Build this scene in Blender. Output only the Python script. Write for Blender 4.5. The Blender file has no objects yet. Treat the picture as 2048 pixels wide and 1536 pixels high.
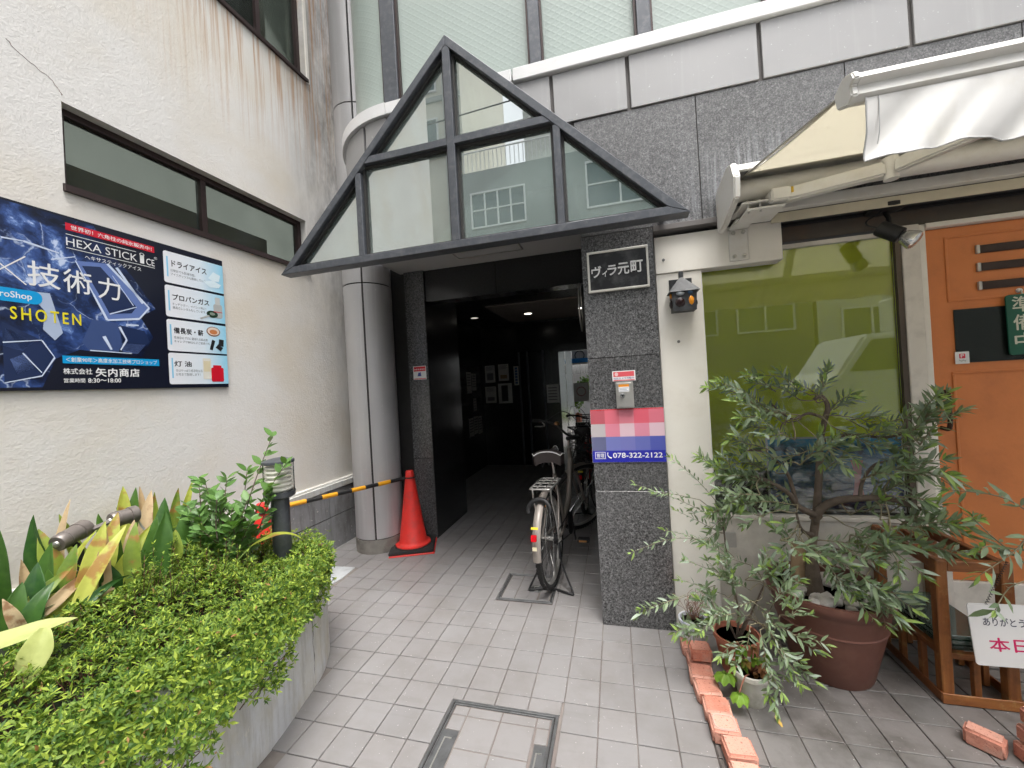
import bpy, bmesh, math, random
from mathutils import Vector, Matrix
random.seed(7)
R = math.radians
PI = math.pi
scn = bpy.context.scene
col = scn.collection

# ------------------------------------------------------------------ camera
cam_d = bpy.data.cameras.new('camera')
cam = bpy.data.objects.new('camera', cam_d)
col.objects.link(cam)
cam_d.sensor_fit = 'HORIZONTAL'; cam_d.sensor_width = 36.0
cam_d.lens = 36.0 * 788.4 / 2048.0
cam_d.clip_start = 0.05; cam_d.clip_end = 600.0
def cam_axes(yaw, pitch, roll):
    F = Vector((math.sin(yaw)*math.cos(pitch), math.cos(yaw)*math.cos(pitch), math.sin(pitch)))
    Rt = Vector((math.cos(yaw), -math.sin(yaw), 0)); U = Rt.cross(F)
    c, s = math.cos(roll), math.sin(roll)
    return c*Rt + s*U, -s*Rt + c*U, F
_r, _u, _f = cam_axes(-0.2554, 0.0061, -0.0576)
cam.matrix_world = Matrix(((_r.x,_u.x,-_f.x,0),(_r.y,_u.y,-_f.y,0),(_r.z,_u.z,-_f.z,1.4044),(0,0,0,1)))
scn.camera = cam

# ------------------------------------------------------------------ sky, sun, exposure (bright overcast day)
SUN_EL, SUN_AZ = R(72), R(150)          # azimuth from +Y (north) clockwise: behind the camera, to the right
w = bpy.data.worlds.new('World'); scn.world = w; w.use_nodes = True
nt = w.node_tree; nt.nodes.clear()
wo = nt.nodes.new('ShaderNodeOutputWorld'); bg = nt.nodes.new('ShaderNodeBackground')
sky = nt.nodes.new('ShaderNodeTexSky'); sky.sky_type = 'NISHITA'; sky.sun_disc = False
sky.sun_elevation = SUN_EL; sky.sun_rotation = SUN_AZ
sky.air_density = 1.0; sky.dust_density = 6.0; sky.ozone_density = 1.0
hsv = nt.nodes.new('ShaderNodeHueSaturation'); hsv.inputs['Saturation'].default_value = 0.25
nt.links.new(sky.outputs[0], hsv.inputs['Color']); nt.links.new(hsv.outputs[0], bg.inputs[0])
bg.inputs[1].default_value = 0.15
nt.links.new(bg.outputs[0], wo.inputs[0])
sun_d = bpy.data.lights.new('sun', 'SUN'); sun_d.energy = 1.5; sun_d.angle = R(30); sun_d.color = (1.0, 0.97, 0.92)
sun = bpy.data.objects.new('sun', sun_d); col.objects.link(sun)
sdir = Vector((math.sin(SUN_AZ)*math.cos(SUN_EL), math.cos(SUN_AZ)*math.cos(SUN_EL), math.sin(SUN_EL)))
sun.rotation_euler = sdir.to_track_quat('Z', 'Y').to_euler(); sun.location = sdir*30
scn.view_settings.view_transform = 'Standard'; scn.view_settings.look = 'None'
scn.view_settings.gamma = 1.0; scn.view_settings.use_curve_mapping = False
scn.view_settings.exposure = 1.15
scn.render.engine = 'CYCLES'
scn.cycles.use_denoising = True
scn.cycles.max_bounces = 5; scn.cycles.transparent_max_bounces = 10
scn.cycles.diffuse_bounces = 3; scn.cycles.glossy_bounces = 3; scn.cycles.transmission_bounces = 3
scn.cycles.use_adaptive_sampling = True; scn.cycles.adaptive_threshold = 0.05
scn.cycles.caustics_reflective = False; scn.cycles.caustics_refractive = False
scn.cycles.sample_clamp_indirect = 6.0

# ------------------------------------------------------------------ node materials
def newmat(name):
    m = bpy.data.materials.new(name); m.use_nodes = True
    t = m.node_tree; p = t.nodes['Principled BSDF']
    return m, t, p
def nd(t, kind, **kw):
    n = t.nodes.new(kind)
    for k, v in kw.items():
        if k in n.inputs: n.inputs[k].default_value = v
        else: setattr(n, k, v)
    return n
def ramp(t, src, stops):
    r = t.nodes.new('ShaderNodeValToRGB'); e = r.color_ramp.elements
    while len(e) < len(stops): e.new(0.5)
    for i, (p, c) in enumerate(stops):
        e[i].position = p; e[i].color = (c[0], c[1], c[2], 1) if not isinstance(c, (int, float)) else (c, c, c, 1)
    t.links.new(src, r.inputs[0]); return r.outputs[0]
def mixc(t, fac, a, b, mode='MIX'):
    n = t.nodes.new('ShaderNodeMix'); n.data_type = 'RGBA'; n.blend_type = mode
    for s, v in ((n.inputs[0], fac), (n.inputs[6], a), (n.inputs[7], b)):
        if isinstance(v, (int, float)): s.default_value = v
        elif isinstance(v, tuple): s.default_value = (v[0], v[1], v[2], 1)
        else: t.links.new(v, s)
    return n.outputs[2]
def math_(t, op, a, b=None, clamp=False):
    n = t.nodes.new('ShaderNodeMath'); n.operation = op; n.use_clamp = clamp
    for i, v in enumerate((a, b)):
        if v is None: continue
        if isinstance(v, (int, float)): n.inputs[i].default_value = v
        else: t.links.new(v, n.inputs[i])
    return n.outputs[0]
def coord(t, scale=None, loc=None):
    c = t.nodes.new('ShaderNodeTexCoord'); o = c.outputs['Object']
    if scale or loc:
        m = t.nodes.new('ShaderNodeMapping')
        if scale: m.inputs['Scale'].default_value = scale
        if loc: m.inputs['Location'].default_value = loc
        t.links.new(o, m.inputs[0]); o = m.outputs[0]
    return o
def noise(t, vec, scale, detail=4, rough=0.55):
    n = nd(t, 'ShaderNodeTexNoise', Scale=scale, Detail=detail, Roughness=rough); t.links.new(vec, n.inputs['Vector']); return n.outputs[0]
def bump(t, p, h, strength=0.3, dist=0.01):
    b = nd(t, 'ShaderNodeBump', Strength=strength, Distance=dist); t.links.new(h, b.inputs['Height'])
    t.links.new(b.outputs[0], p.inputs['Normal']); return b
def rnd(t):      # a random number per separate piece (object or mesh island)
    a = t.nodes.new('ShaderNodeNewGeometry').outputs['Random Per Island']
    b = t.nodes.new('ShaderNodeObjectInfo').outputs['Random']
    return math_(t, 'FRACT', math_(t, 'ADD', a, b))
def lighten(c, k): return tuple(min(1, x*k) for x in c)
def mat(name, c, rough=0.5, metal=0.0, var=0.12, vs=9.0, bs=0.0, bscale=80.0, coat=0.0, spec=0.5, dirt=None, per=0.0, bdist=0.004):
    m, t, p = newmat(name)
    co = coord(t)
    n1 = noise(t, co, vs)
    cc = mixc(t, n1, lighten(c, 1-var*1.6), lighten(c, 1+var*1.6))
    if dirt:        # (colour, scale, amount)
        d = ramp(t, noise(t, co, dirt[1], 6, 0.65), [(0.48, 0.0), (0.72, dirt[2])])
        cc = mixc(t, d, cc, dirt[0])
    if per:
        k = math_(t, 'MULTIPLY_ADD', rnd(t), per*2); k.node.inputs[2].default_value = 1-per
        cb = t.nodes.new('ShaderNodeCombineColor')
        for i in range(3): t.links.new(k, cb.inputs[i])
        cc = mixc(t, 1.0, cc, cb.outputs[0], 'MULTIPLY')
    t.links.new(cc, p.inputs['Base Color'])
    r = math_(t, 'MULTIPLY_ADD', noise(t, co, vs*2.3), 0.22); r.node.inputs[2].default_value = max(0.02, rough-0.11)
    t.links.new(r, p.inputs['Roughness'])
    p.inputs['Metallic'].default_value = metal; p.inputs['Specular IOR Level'].default_value = spec
    p.inputs['Coat Weight'].default_value = coat
    if bs: bump(t, p, noise(t, co, bscale, 5), bs, bdist)
    return m
def plain(name, c, rough=0.45, metal=0.0, spec=0.5):
    m, t, p = newmat(name); p.inputs['Base Color'].default_value = (*c, 1)
    p.inputs['Roughness'].default_value = rough; p.inputs['Metallic'].default_value = metal; p.inputs['Specular IOR Level'].default_value = spec
    return m
def emis(name, c, s):
    m, t, p = newmat(name); p.inputs['Base Color'].default_value = (*c, 1)
    p.inputs['Emission Color'].default_value = (*c, 1); p.inputs['Emission Strength'].default_value = s
    return m
def leafmat(name, c1, c2, trans=0.35, rough=0.42, tip=None):
    m, t, p = newmat(name); co = coord(t)
    k = rnd(t)
    cc = mixc(t, k, c1, c2)
    cc = mixc(t, ramp(t, noise(t, co, 40, 2), [(0.35, 0.0), (0.75, 0.35)]), cc, lighten(c2, 1.25))
    if tip: cc = mixc(t, ramp(t, noise(t, co, 14, 4), [(0.56, 0.0), (0.66, 0.85)]), cc, tip)
    t.links.new(cc, p.inputs['Base Color']); p.inputs['Roughness'].default_value = rough
    p.inputs['Specular IOR Level'].default_value = 0.32
    tr = t.nodes.new('ShaderNodeBsdfTranslucent'); t.links.new(mixc(t, 1.0, cc, (1.0, 1.0, 0.55), 'MULTIPLY'), tr.inputs[0])
    mx = t.nodes.new('ShaderNodeMixShader'); mx.inputs[0].default_value = trans
    out = t.nodes['Material Output']
    t.links.new(p.outputs[0], mx.inputs[1]); t.links.new(tr.outputs[0], mx.inputs[2]); t.links.new(mx.outputs[0], out.inputs[0])
    return m
def glassmat(name, tint, refl=1.5, film=0.08, filmc=(0.6,0.65,0.62), rough=0.02, base=0.06):
    # pane of real thickness: tinted see-through + mirror reflection by angle + a thin diffuse film (dust, plus painted haze on the canopy)
    m, t, p = newmat(name); out = t.nodes['Material Output']; t.nodes.remove(p)
    tr = nd(t, 'ShaderNodeBsdfTransparent'); tr.inputs[0].default_value = (*tint, 1)
    gl = nd(t, 'ShaderNodeBsdfGlossy', Roughness=rough); gl.inputs[0].default_value = (0.93, 0.98, 0.96, 1)
    df = nd(t, 'ShaderNodeBsdfDiffuse'); df.inputs[0].default_value = (*filmc, 1)
    fr = nd(t, 'ShaderNodeFresnel', IOR=refl)
    m1 = t.nodes.new('ShaderNodeMixShader'); f2 = math_(t, 'ADD', fr.outputs[0], base, True)
    t.links.new(f2, m1.inputs[0]); t.links.new(tr.outputs[0], m1.inputs[1]); t.links.new(gl.outputs[0], m1.inputs[2])
    m2 = t.nodes.new('ShaderNodeMixShader')
    co = coord(t); fl = math_(t, 'MULTIPLY', noise(t, co, 3.0, 5), film*2)
    t.links.new(fl, m2.inputs[0]); t.links.new(m1.outputs[0], m2.inputs[1]); t.links.new(df.outputs[0], m2.inputs[2])
    t.links.new(m2.outputs[0], out.inputs[0])
    return m

# ------------------------------------------------------------------ mesh helpers
def wm(o):
    M = o.matrix_basis.copy()
    if o.parent: M = wm(o.parent) @ o.matrix_parent_inverse @ M
    return M
def tag(o, label=None, cat=None, group=None, kind=None):
    if label: o['label'] = label
    if cat: o['category'] = cat
    if group: o['group'] = group
    if kind: o['kind'] = kind
    return o
def attach(o, parent, local=False):
    o.parent = parent
    if not local: o.matrix_parent_inverse = wm(parent).inverted()
def thing(name, label, cat, loc=(0,0,0), rz=0.0, group=None):
    o = bpy.data.objects.new(name, None); col.objects.link(o)
    o.empty_display_size = 0.1; o.location = loc; o.rotation_euler = (0,0,rz)
    o.matrix_basis = Matrix.Translation(Vector(loc)) @ Matrix.Rotation(rz, 4, 'Z')
    return tag(o, label, cat, group)
class MB:
    def __init__(s): s.v = []; s.f = []
    def add(s, vs, fs, M=None):
        b = len(s.v)
        s.v += [tuple(M @ Vector(p)) if M else tuple(p) for p in vs]
        s.f += [tuple(i+b for i in q) for q in fs]; return s
    def box(s, x0, x1, y0, y1, z0, z1, M=None):
        return s.add([(x0,y0,z0),(x1,y0,z0),(x1,y1,z0),(x0,y1,z0),(x0,y0,z1),(x1,y0,z1),(x1,y1,z1),(x0,y1,z1)],
                     [(0,3,2,1),(4,5,6,7),(0,1,5,4),(1,2,6,5),(2,3,7,6),(3,0,4,7)], M)
    def bar(s, a, b, w, h, up=(0,0,1)):     # rectangular bar from a to b
        a = Vector(a); b = Vector(b); d = (b-a).normalized(); u = Vector(up)
        x = d.cross(u)
        if x.length < 1e-4: x = d.cross(Vector((1,0,0)))
        x.normalize(); y = x.cross(d).normalized()
        q = [(-w/2,-h/2),(w/2,-h/2),(w/2,h/2),(-w/2,h/2)]
        vs = [a+x*i+y*j for i,j in q]+[b+x*i+y*j for i,j in q]
        return s.add(vs, [(3,2,1,0),(4,5,6,7),(0,1,5,4),(1,2,6,5),(2,3,7,6),(3,0,4,7)])
    def tube(s, pts, r, n=8, closed=False, M=None):
        pts = [Vector(p) for p in pts]; N = len(pts); rs = r if isinstance(r, (list, tuple)) else [r]*N
        vs = []; fs = []; px = None
        for i, p in enumerate(pts):
            if closed: d = pts[(i+1)%N]-pts[i-1]
            else: d = pts[min(i+1,N-1)]-pts[max(i-1,0)]
            d.normalize()
            if px is None:
                px = d.cross(Vector((0,0,1)))
                if px.length < 1e-3: px = d.cross(Vector((1,0,0)))
            px = (px - d*px.dot(d))
            if px.length < 1e-6: px = d.orthogonal()
            px.normalize(); py = d.cross(px)
            for k in range(n):
                a = 2*PI*k/n; vs.append(p + px*math.cos(a)*rs[i] + py*math.sin(a)*rs[i])
        for i in range(N if closed else N-1):
            j = (i+1) % N
            for k in range(n): fs.append((i*n+k, i*n+(k+1)%n, j*n+(k+1)%n, j*n+k))
        if not closed: fs.append(tuple(range(n-1,-1,-1))); fs.append(tuple((N-1)*n+k for k in range(n)))
        return s.add(vs, fs, M)
    def lathe(s, prof, n=24, c=(0,0,0), M=None):
        vs = []; fs = []
        for r, z in prof:
            for k in range(n):
                a = 2*PI*k/n; vs.append((c[0]+r*math.cos(a), c[1]+r*math.sin(a), c[2]+z))
        for i in range(len(prof)-1):
            for k in range(n): fs.append((i*n+k, i*n+(k+1)%n, (i+1)*n+(k+1)%n, (i+1)*n+k))
        ring = prof[0] == prof[-1]
        if prof[0][0] > 1e-6 and not ring: fs.append(tuple(range(n-1,-1,-1)))
        if prof[-1][0] > 1e-6 and not ring: fs.append(tuple((len(prof)-1)*n+k for k in range(n)))
        return s.add(vs, fs, M)
    def torus(s, rad, r, n=40, m=8, M=None):
        return s.tube([(rad*math.cos(2*PI*i/n), rad*math.sin(2*PI*i/n), 0) for i in range(n)], r, m, True, M)
    def prism(s, poly, h0, h1, M=None):     # polygon (x,y) extruded from z=h0 to z=h1
        n = len(poly)
        vs = [(p[0],p[1],h0) for p in poly]+[(p[0],p[1],h1) for p in poly]
        fs = [tuple(range(n-1,-1,-1)), tuple(range(n,2*n))]+[(i,(i+1)%n,n+(i+1)%n,n+i) for i in range(n)]
        return s.add(vs, fs, M)
    def arc_shell(s, c, r, a0, a1, z0, z1, th, n=14):   # part of a cylinder wall, thickness th inwards
        vs = []; fs = []
        for i in range(n+1):
            a = a0+(a1-a0)*i/n
            for rr in (r, r-th):
                for z in (z0, z1): vs.append((c[0]+rr*math.cos(a), c[1]+rr*math.sin(a), z))
        for i in range(n):
            b = i*4; e = b+4
            fs += [(b,e,e+1,b+1),(b+2,b+3,e+3,e+2),(b+1,e+1,e+3,b+3),(b,b+2,e+2,e)]
        fs += [(0,1,3,2),(n*4,n*4+2,n*4+3,n*4+1)]
        return s.add(vs, fs)
    def mesh(s, name, smooth=None, bev=0.0, seg=1):
        me = bpy.data.meshes.new(name); me.from_pydata(s.v, [], s.f)
        bm = bmesh.new(); bm.from_mesh(me)
        if bev:
            ed = [e for e in bm.edges if len(e.link_faces) == 2 and e.calc_face_angle(0) > 0.6]
            bmesh.ops.bevel(bm, geom=ed, offset=bev, segments=seg, affect='EDGES', clamp_overlap=True)
        bmesh.ops.recalc_face_normals(bm, faces=bm.faces)
        bm.to_mesh(me); bm.free()
        if smooth:
            me.polygons.foreach_set('use_smooth', [True]*len(me.polygons))
            me.set_sharp_from_angle(angle=R(smooth))
        me.update(); return me
    def build(s, name, m, parent=None, smooth=None, bev=0.0, seg=1, local=False):
        return mobj(name, s.mesh(name, smooth, bev, seg), m, parent, local)
def mobj(name, me, m, parent=None, local=False):
    if m is not None:
        if isinstance(m, (list, tuple)):
            for k in m: me.materials.append(k)
        elif len(me.materials) == 0: me.materials.append(m)
    o = bpy.data.objects.new(name, me); col.objects.link(o)
    if parent: attach(o, parent, local)
    return o
def B(name, m, parent, x0, x1, y0, y1, z0, z1, bev=0.0, seg=1, M=None, local=False, smooth=None):
    return MB().box(x0,x1,y0,y1,z0,z1,M).build(name, m, parent, smooth, bev, seg, local)
def copy_tree(o, parent=None):
    c = o.copy(); col.objects.link(c)
    if parent: c.parent = parent
    for ch in list(o.children): copy_tree(ch, c)
    return c
def frame(origin, xd, yd):          # plane frame: x right, y up, z out of the plane
    x = Vector(xd).normalized(); y = Vector(yd).normalized(); z = x.cross(y)
    return Matrix(((x.x,y.x,z.x,origin[0]),(x.y,y.y,z.y,origin[1]),(x.z,y.z,z.z,origin[2]),(0,0,0,1)))
_tx = bpy.data.scenes.new('text_workshop')
def text_mesh(s, bold=0.0, spacing=1.0):
    c = bpy.data.curves.new('t', 'FONT'); c.body = s; c.offset = bold; c.resolution_u = 3; c.space_character = spacing
    o = bpy.data.objects.new('t', c); _tx.collection.objects.link(o)
    vl = _tx.view_layers[0]; vl.update(); dg = vl.depsgraph
    me = bpy.data.meshes.new_from_object(o.evaluated_get(dg)); 
    bpy.data.objects.remove(o); bpy.data.curves.remove(c)
    vs = [v.co.copy() for v in me.vertices]; fs = [tuple(p.vertices) for p in me.polygons]; bpy.data.meshes.remove(me)
    return vs, fs
def text(s, fr, box, off, m, parent, name='lettering', bold=0.0, depth=0.0, spacing=1.0, aspect=None):
    # lettering laid into the rectangle box=(x0,y0,x1,y1) of a plane frame, off above the plane
    vs, fs = text_mesh(s, 0.0, spacing)
    if not vs: return None
    x0 = min(v.x for v in vs); x1 = max(v.x for v in vs); y0 = min(v.y for v in vs); y1 = max(v.y for v in vs)
    sx = (box[2]-box[0])/(x1-x0); sy = (box[3]-box[1])/(y1-y0)
    P = [Vector((box[0]+(v.x-x0)*sx, box[1]+(v.y-y0)*sy, off)) for v in vs]
    mb = MB()
    if depth:
        n = len(P); from collections import Counter
        ec = Counter()
        for f in fs:
            for i in range(len(f)): ec[(f[i], f[(i+1)%len(f)])] += 1
        V = P+[p+Vector((0,0,depth)) for p in P]; Fc = [tuple(i+n for i in f) for f in fs]
        for (a, b) in ec:
            if (b, a) not in ec: Fc.append((a, b, b+n, a+n))
        mb.add(V, Fc, fr)
    else: mb.add(P, fs, fr)
    if bold > 0:            # heavier strokes: the outline struck again a hair to each side
        base_v, base_f = list(mb.v), list(mb.f); n0 = Matrix(fr.to_3x3())
        for i, (dx, dy) in enumerate(((1,0),(-1,0),(0,1),(0,-1))):
            o_ = n0 @ Vector((dx*bold*sx, dy*bold*sy, 0.00004*(i+1)))
            mb.add([Vector(p)+o_ for p in base_v], base_f)
    me = bpy.data.meshes.new(name); me.from_pydata(mb.v, [], mb.f); me.update()
    return mobj(name, me, m, parent)
def sheet(fr, poly, off, m, parent, name, th=0.0):
    mb = MB()
    if th: mb.prism(poly, off, off+th, fr)
    else: mb.add([(p[0],p[1],off) for p in poly], [tuple(range(len(poly)))], fr)
    me = bpy.data.meshes.new(name); me.from_pydata(mb.v, [], mb.f); me.update()
    return mobj(name, me, m, parent)
def rect(x0, y0, x1, y1): return [(x0,y0),(x1,y0),(x1,y1),(x0,y1)]
def rrect(x0, y0, x1, y1, r, n=4):
    p = []
    for cx, cy, a in ((x1-r,y1-r,0),(x0+r,y1-r,90),(x0+r,y0+r,180),(x1-r,y0+r,270)):
        for i in range(n+1): b = R(a+90*i/n); p.append((cx+r*math.cos(b), cy+r*math.sin(b)))
    return p
def ell(cx, cy, rx, ry, n=20): return [(cx+rx*math.cos(2*PI*i/n), cy+ry*math.sin(2*PI*i/n)) for i in range(n)]
def spline(P, n=6):                 # Catmull-Rom through points
    P = [Vector(p) for p in P]; out = []
    for i in range(len(P)-1):
        a = P[max(i-1,0)]; b = P[i]; c = P[i+1]; d = P[min(i+2,len(P)-1)]
        for k in range(n):
            t = k/n
            out.append(0.5*((2*b)+(c-a)*t+(2*a-5*b+4*c-d)*t*t+(3*b-a-3*c+d)*t*t*t))
    out.append(P[-1]); return out
# ------------------------------------------------------------------ materials of the place
def stucco_mat():
    m, t, p = newmat('white_stucco'); co = coord(t)
    n = noise(t, co, 2.2, 5)
    c = mixc(t, n, (0.69,0.67,0.635), (0.79,0.775,0.755))
    # yellowish weathering down the wall, rust runs and the grey soot of the corner (shapes of their own)
    sep = t.nodes.new('ShaderNodeSeparateXYZ'); t.links.new(co, sep.inputs[0])
    Y, Z = sep.outputs[1], sep.outputs[2]
    yel = math_(t, 'MULTIPLY', ramp(t, noise(t, co, 1.3, 5), [(0.42,0.0),(0.7,0.6)]), 1.0)
    c = mixc(t, yel, c, (0.66,0.58,0.45))
    streak = noise(t, coord(t, (1,9,0.7)), 4.0, 5, 0.6)
    band = math_(t, 'MULTIPLY', ramp(t, Y, [(0.0,0.0),(1.0,1.0)]), 1.0)
    mr = nd(t, 'ShaderNodeMapRange'); t.links.new(Y, mr.inputs[0]); mr.inputs[1].default_value = 2.75; mr.inputs[2].default_value = 3.45
    so = math_(t, 'MULTIPLY', mr.outputs[0], ramp(t, noise(t, coord(t,(1,3,1)), 2.4, 7, 0.7), [(0.34,0.0),(0.62,0.95)]))
    mz = nd(t, 'ShaderNodeMapRange'); t.links.new(Z, mz.inputs[0]); mz.inputs[1].default_value = 1.6; mz.inputs[2].default_value = 3.4
    so = math_(t, 'MULTIPLY', so, math_(t, 'MULTIPLY_ADD', mz.outputs[0], 0.75)); so.node.inputs[1].links[0].from_node.inputs[2].default_value = 0.2
    c = mixc(t, so, c, (0.13,0.125,0.115))
    m1 = nd(t, 'ShaderNodeMapRange'); t.links.new(Y, m1.inputs[0]); m1.inputs[1].default_value = 1.6; m1.inputs[2].default_value = 2.3
    m2 = nd(t, 'ShaderNodeMapRange'); t.links.new(Z, m2.inputs[0]); m2.inputs[1].default_value = 3.35; m2.inputs[2].default_value = 4.2
    ru = math_(t, 'MULTIPLY', math_(t, 'MULTIPLY', m1.outputs[0], m2.outputs[0]), ramp(t, noise(t, coord(t,(1,14,0.35)), 3.0, 4, 0.6), [(0.47,0.0),(0.68,0.85)]))
    c = mixc(t, ru, c, (0.42,0.20,0.06))
    t.links.new(c, p.inputs['Base Color']); p.inputs['Roughness'].default_value = 0.85
    h1 = noise(t, coord(t,(1,1,1.15)), 75, 5, 0.6); h2 = noise(t, co, 24, 4)
    v = nd(t, 'ShaderNodeTexVoronoi', Scale=30.0, feature='SMOOTH_F1'); t.links.new(co, v.inputs['Vector'])
    h = math_(t, 'ADD', math_(t, 'MULTIPLY', h1, 0.8), math_(t, 'ADD', math_(t, 'MULTIPLY', h2, 0.55), math_(t, 'MULTIPLY', v.outputs[0], 0.2)))
    bump(t, p, h, 0.30, 0.010)
    return m
def granite_mat(name, dark, light, rough, scale=150, streaks=False, mid=0.5):
    m, t, p = newmat(name); co = coord(t)
    n1 = noise(t, co, scale, 3, 0.75); n2 = noise(t, coord(t,(1,1,1),(3,1,2)), scale*0.45, 4, 0.7)
    k = math_(t, 'ADD', math_(t, 'MULTIPLY', n1, 0.65), math_(t, 'MULTIPLY', n2, 0.35))
    c = ramp(t, k, [(mid-0.13, dark), (mid+0.02, tuple((a+b)/2.6 for a, b in zip(dark, light))), (mid+0.16, light)])
    c = mixc(t, ramp(t, noise(t, co, 1.8, 4), [(0.4,0.0),(0.75,0.35)]), c, tuple((a+b)/2 for a, b in zip(dark, light)))
    if streaks:
        s = ramp(t, noise(t, coord(t,(26,1,1.6)), 2.0, 6, 0.7), [(0.46,0.0),(0.75,0.7)])
        sp = t.nodes.new('ShaderNodeSeparateXYZ'); t.links.new(co, sp.inputs[0])
        lo_ = nd(t, 'ShaderNodeMapRange'); t.links.new(sp.outputs[2], lo_.inputs[0]); lo_.inputs[1].default_value = 2.72; lo_.inputs[2].default_value = 2.50
        a = math_(t, 'MULTIPLY', lo_.outputs[0], ramp(t, noise(t, coord(t,(1,1,0.6),(2.3,0,0.4)), 2.1, 3), [(0.30,0.25),(0.60,1.0)]))
        for e0, e1 in ((0.30,0.52),(1.15,0.85)):
            xm = nd(t, 'ShaderNodeMapRange'); t.links.new(sp.outputs[0], xm.inputs[0]); xm.inputs[1].default_value = e0; xm.inputs[2].default_value = e1
            a = math_(t, 'MULTIPLY', a, xm.outputs[0])
        c = mixc(t, math_(t, 'MULTIPLY', s, a), c, (0.5,0.53,0.56))
    kk = math_(t, 'MULTIPLY_ADD', rnd(t), 0.30); kk.node.inputs[2].default_value = 0.85
    cb = t.nodes.new('ShaderNodeCombineColor')
    for i in range(3): t.links.new(kk, cb.inputs[i])
    c = mixc(t, 1.0, c, cb.outputs[0], 'MULTIPLY')
    t.links.new(c, p.inputs['Base Color'])
    r = math_(t, 'MULTIPLY_ADD', noise(t, co, 7), 0.15); r.node.inputs[2].default_value = rough
    t.links.new(r, p.inputs['Roughness'])
    if rough > 0.35: bump(t, p, k, 0.25, 0.003)
    return m
def silver_mat(name, c, drip=0.3):
    m, t, p = newmat(name); co = coord(t)
    cc = mixc(t, noise(t, co, 3.0, 4), lighten(c,0.9), lighten(c,1.08))
    d = ramp(t, noise(t, coord(t,(16,16,0.6)), 2.0, 5), [(0.55,0.0),(0.78,drip)])
    cc = mixc(t, d, cc, lighten(c,1.35))
    sc_ = ramp(t, noise(t, co, 45, 3, 0.7), [(0.68,0.0),(0.72,0.5)])
    cc = mixc(t, sc_, cc, (0.7,0.7,0.7))
    t.links.new(cc, p.inputs['Base Color'])
    p.inputs['Metallic'].default_value = 0.25
    r = math_(t, 'MULTIPLY_ADD', noise(t, co, 6), 0.2); r.node.inputs[2].default_value = 0.33
    t.links.new(r, p.inputs['Roughness'])
    return m
def tile_mat(name, c, dark, amount, tint=(0.33,0.28,0.25), rough=0.42):
    m, t, p = newmat(name); co = coord(t)
    wc = t.nodes.new('ShaderNodeNewGeometry').outputs['Position']
    k = rnd(t)
    cc = mixc(t, k, lighten(c,0.94), lighten(c,1.05))
    cc = mixc(t, math_(t, 'MULTIPLY', math_(t, 'FRACT', math_(t, 'MULTIPLY', k, 7.31)), 0.35), cc, tint)
    d = ramp(t, noise(t, wc, 3.6, 7, 0.68), [(0.44,0.0),(0.72,amount)])
    cc = mixc(t, d, cc, dark)
    mp = t.nodes.new('ShaderNodeMapping'); t.links.new(wc, mp.inputs[0]); mp.inputs['Scale'].default_value = (1.1,9,1)
    sm = ramp(t, noise(t, mp.outputs[0], 2.1, 5, 0.6), [(0.58,0.0),(0.72,0.42*amount)])
    cc = mixc(t, sm, cc, lighten(dark,0.8))
    sp = ramp(t, noise(t, wc, 95, 2, 0.5), [(0.735,0.0),(0.745,0.6)])
    cc = mixc(t, sp, cc, (0.62,0.6,0.57))
    t.links.new(cc, p.inputs['Base Color'])
    r = math_(t, 'MULTIPLY_ADD', noise(t, wc, 8), 0.25); r.node.inputs[2].default_value = rough-0.1
    t.links.new(r, p.inputs['Roughness'])
    bump(t, p, noise(t, wc, 60, 5), 0.12, 0.004)
    return m
def wood_mat(name, c1, c2, axis='z', worn=(0.45,0.27,0.10)):
    m, t, p = newmat(name)
    sc = {'z':(28,28,2.2),'x':(2.2,28,28),'y':(28,2.2,28)}[axis]
    g = noise(t, coord(t, sc), 1.6, 6, 0.6)
    cc = mixc(t, ramp(t, g, [(0.32,0.0),(0.68,1.0)]), c1, c2)
    cc = mixc(t, ramp(t, noise(t, coord(t), 16, 6, 0.7), [(0.56,0.0),(0.72,0.75)]), cc, worn)
    cc = mixc(t, ramp(t, noise(t, coord(t,None,(5,2,1)), 9, 5, 0.7), [(0.5,0.0),(0.8,0.7)]), cc, (0.035,0.02,0.012))
    t.links.new(cc, p.inputs['Base Color']); p.inputs['Roughness'].default_value = 0.5
    bump(t, p, g, 0.3, 0.003)
    return m
def pattern_glass_mat():
    m, t, p = newmat('patterned_glass'); co = coord(t)
    cc = mixc(t, noise(t, co, 1.1, 3), (0.30,0.36,0.335), (0.45,0.51,0.475))
    t.links.new(cc, p.inputs['Base Color']); p.inputs['Roughness'].default_value = 0.30; p.inputs['Metallic'].default_value = 0.0; p.inputs['Specular IOR Level'].default_value = 0.5
    hs = []
    for a in (0.9, -0.9):
        mp = t.nodes.new('ShaderNodeMapping'); mp.inputs['Rotation'].default_value = (0, a, 0); t.links.new(co, mp.inputs[0])
        wv = nd(t, 'ShaderNodeTexWave', Scale=9.0, Distortion=0.0); t.links.new(mp.outputs[0], wv.inputs[0]); hs.append(wv.outputs[1])
    h = math_(t, 'POWER', math_(t, 'MAXIMUM', hs[0], hs[1]), 5.0)
    bump(t, p, h, 0.10, 0.004)
    return m
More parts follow.
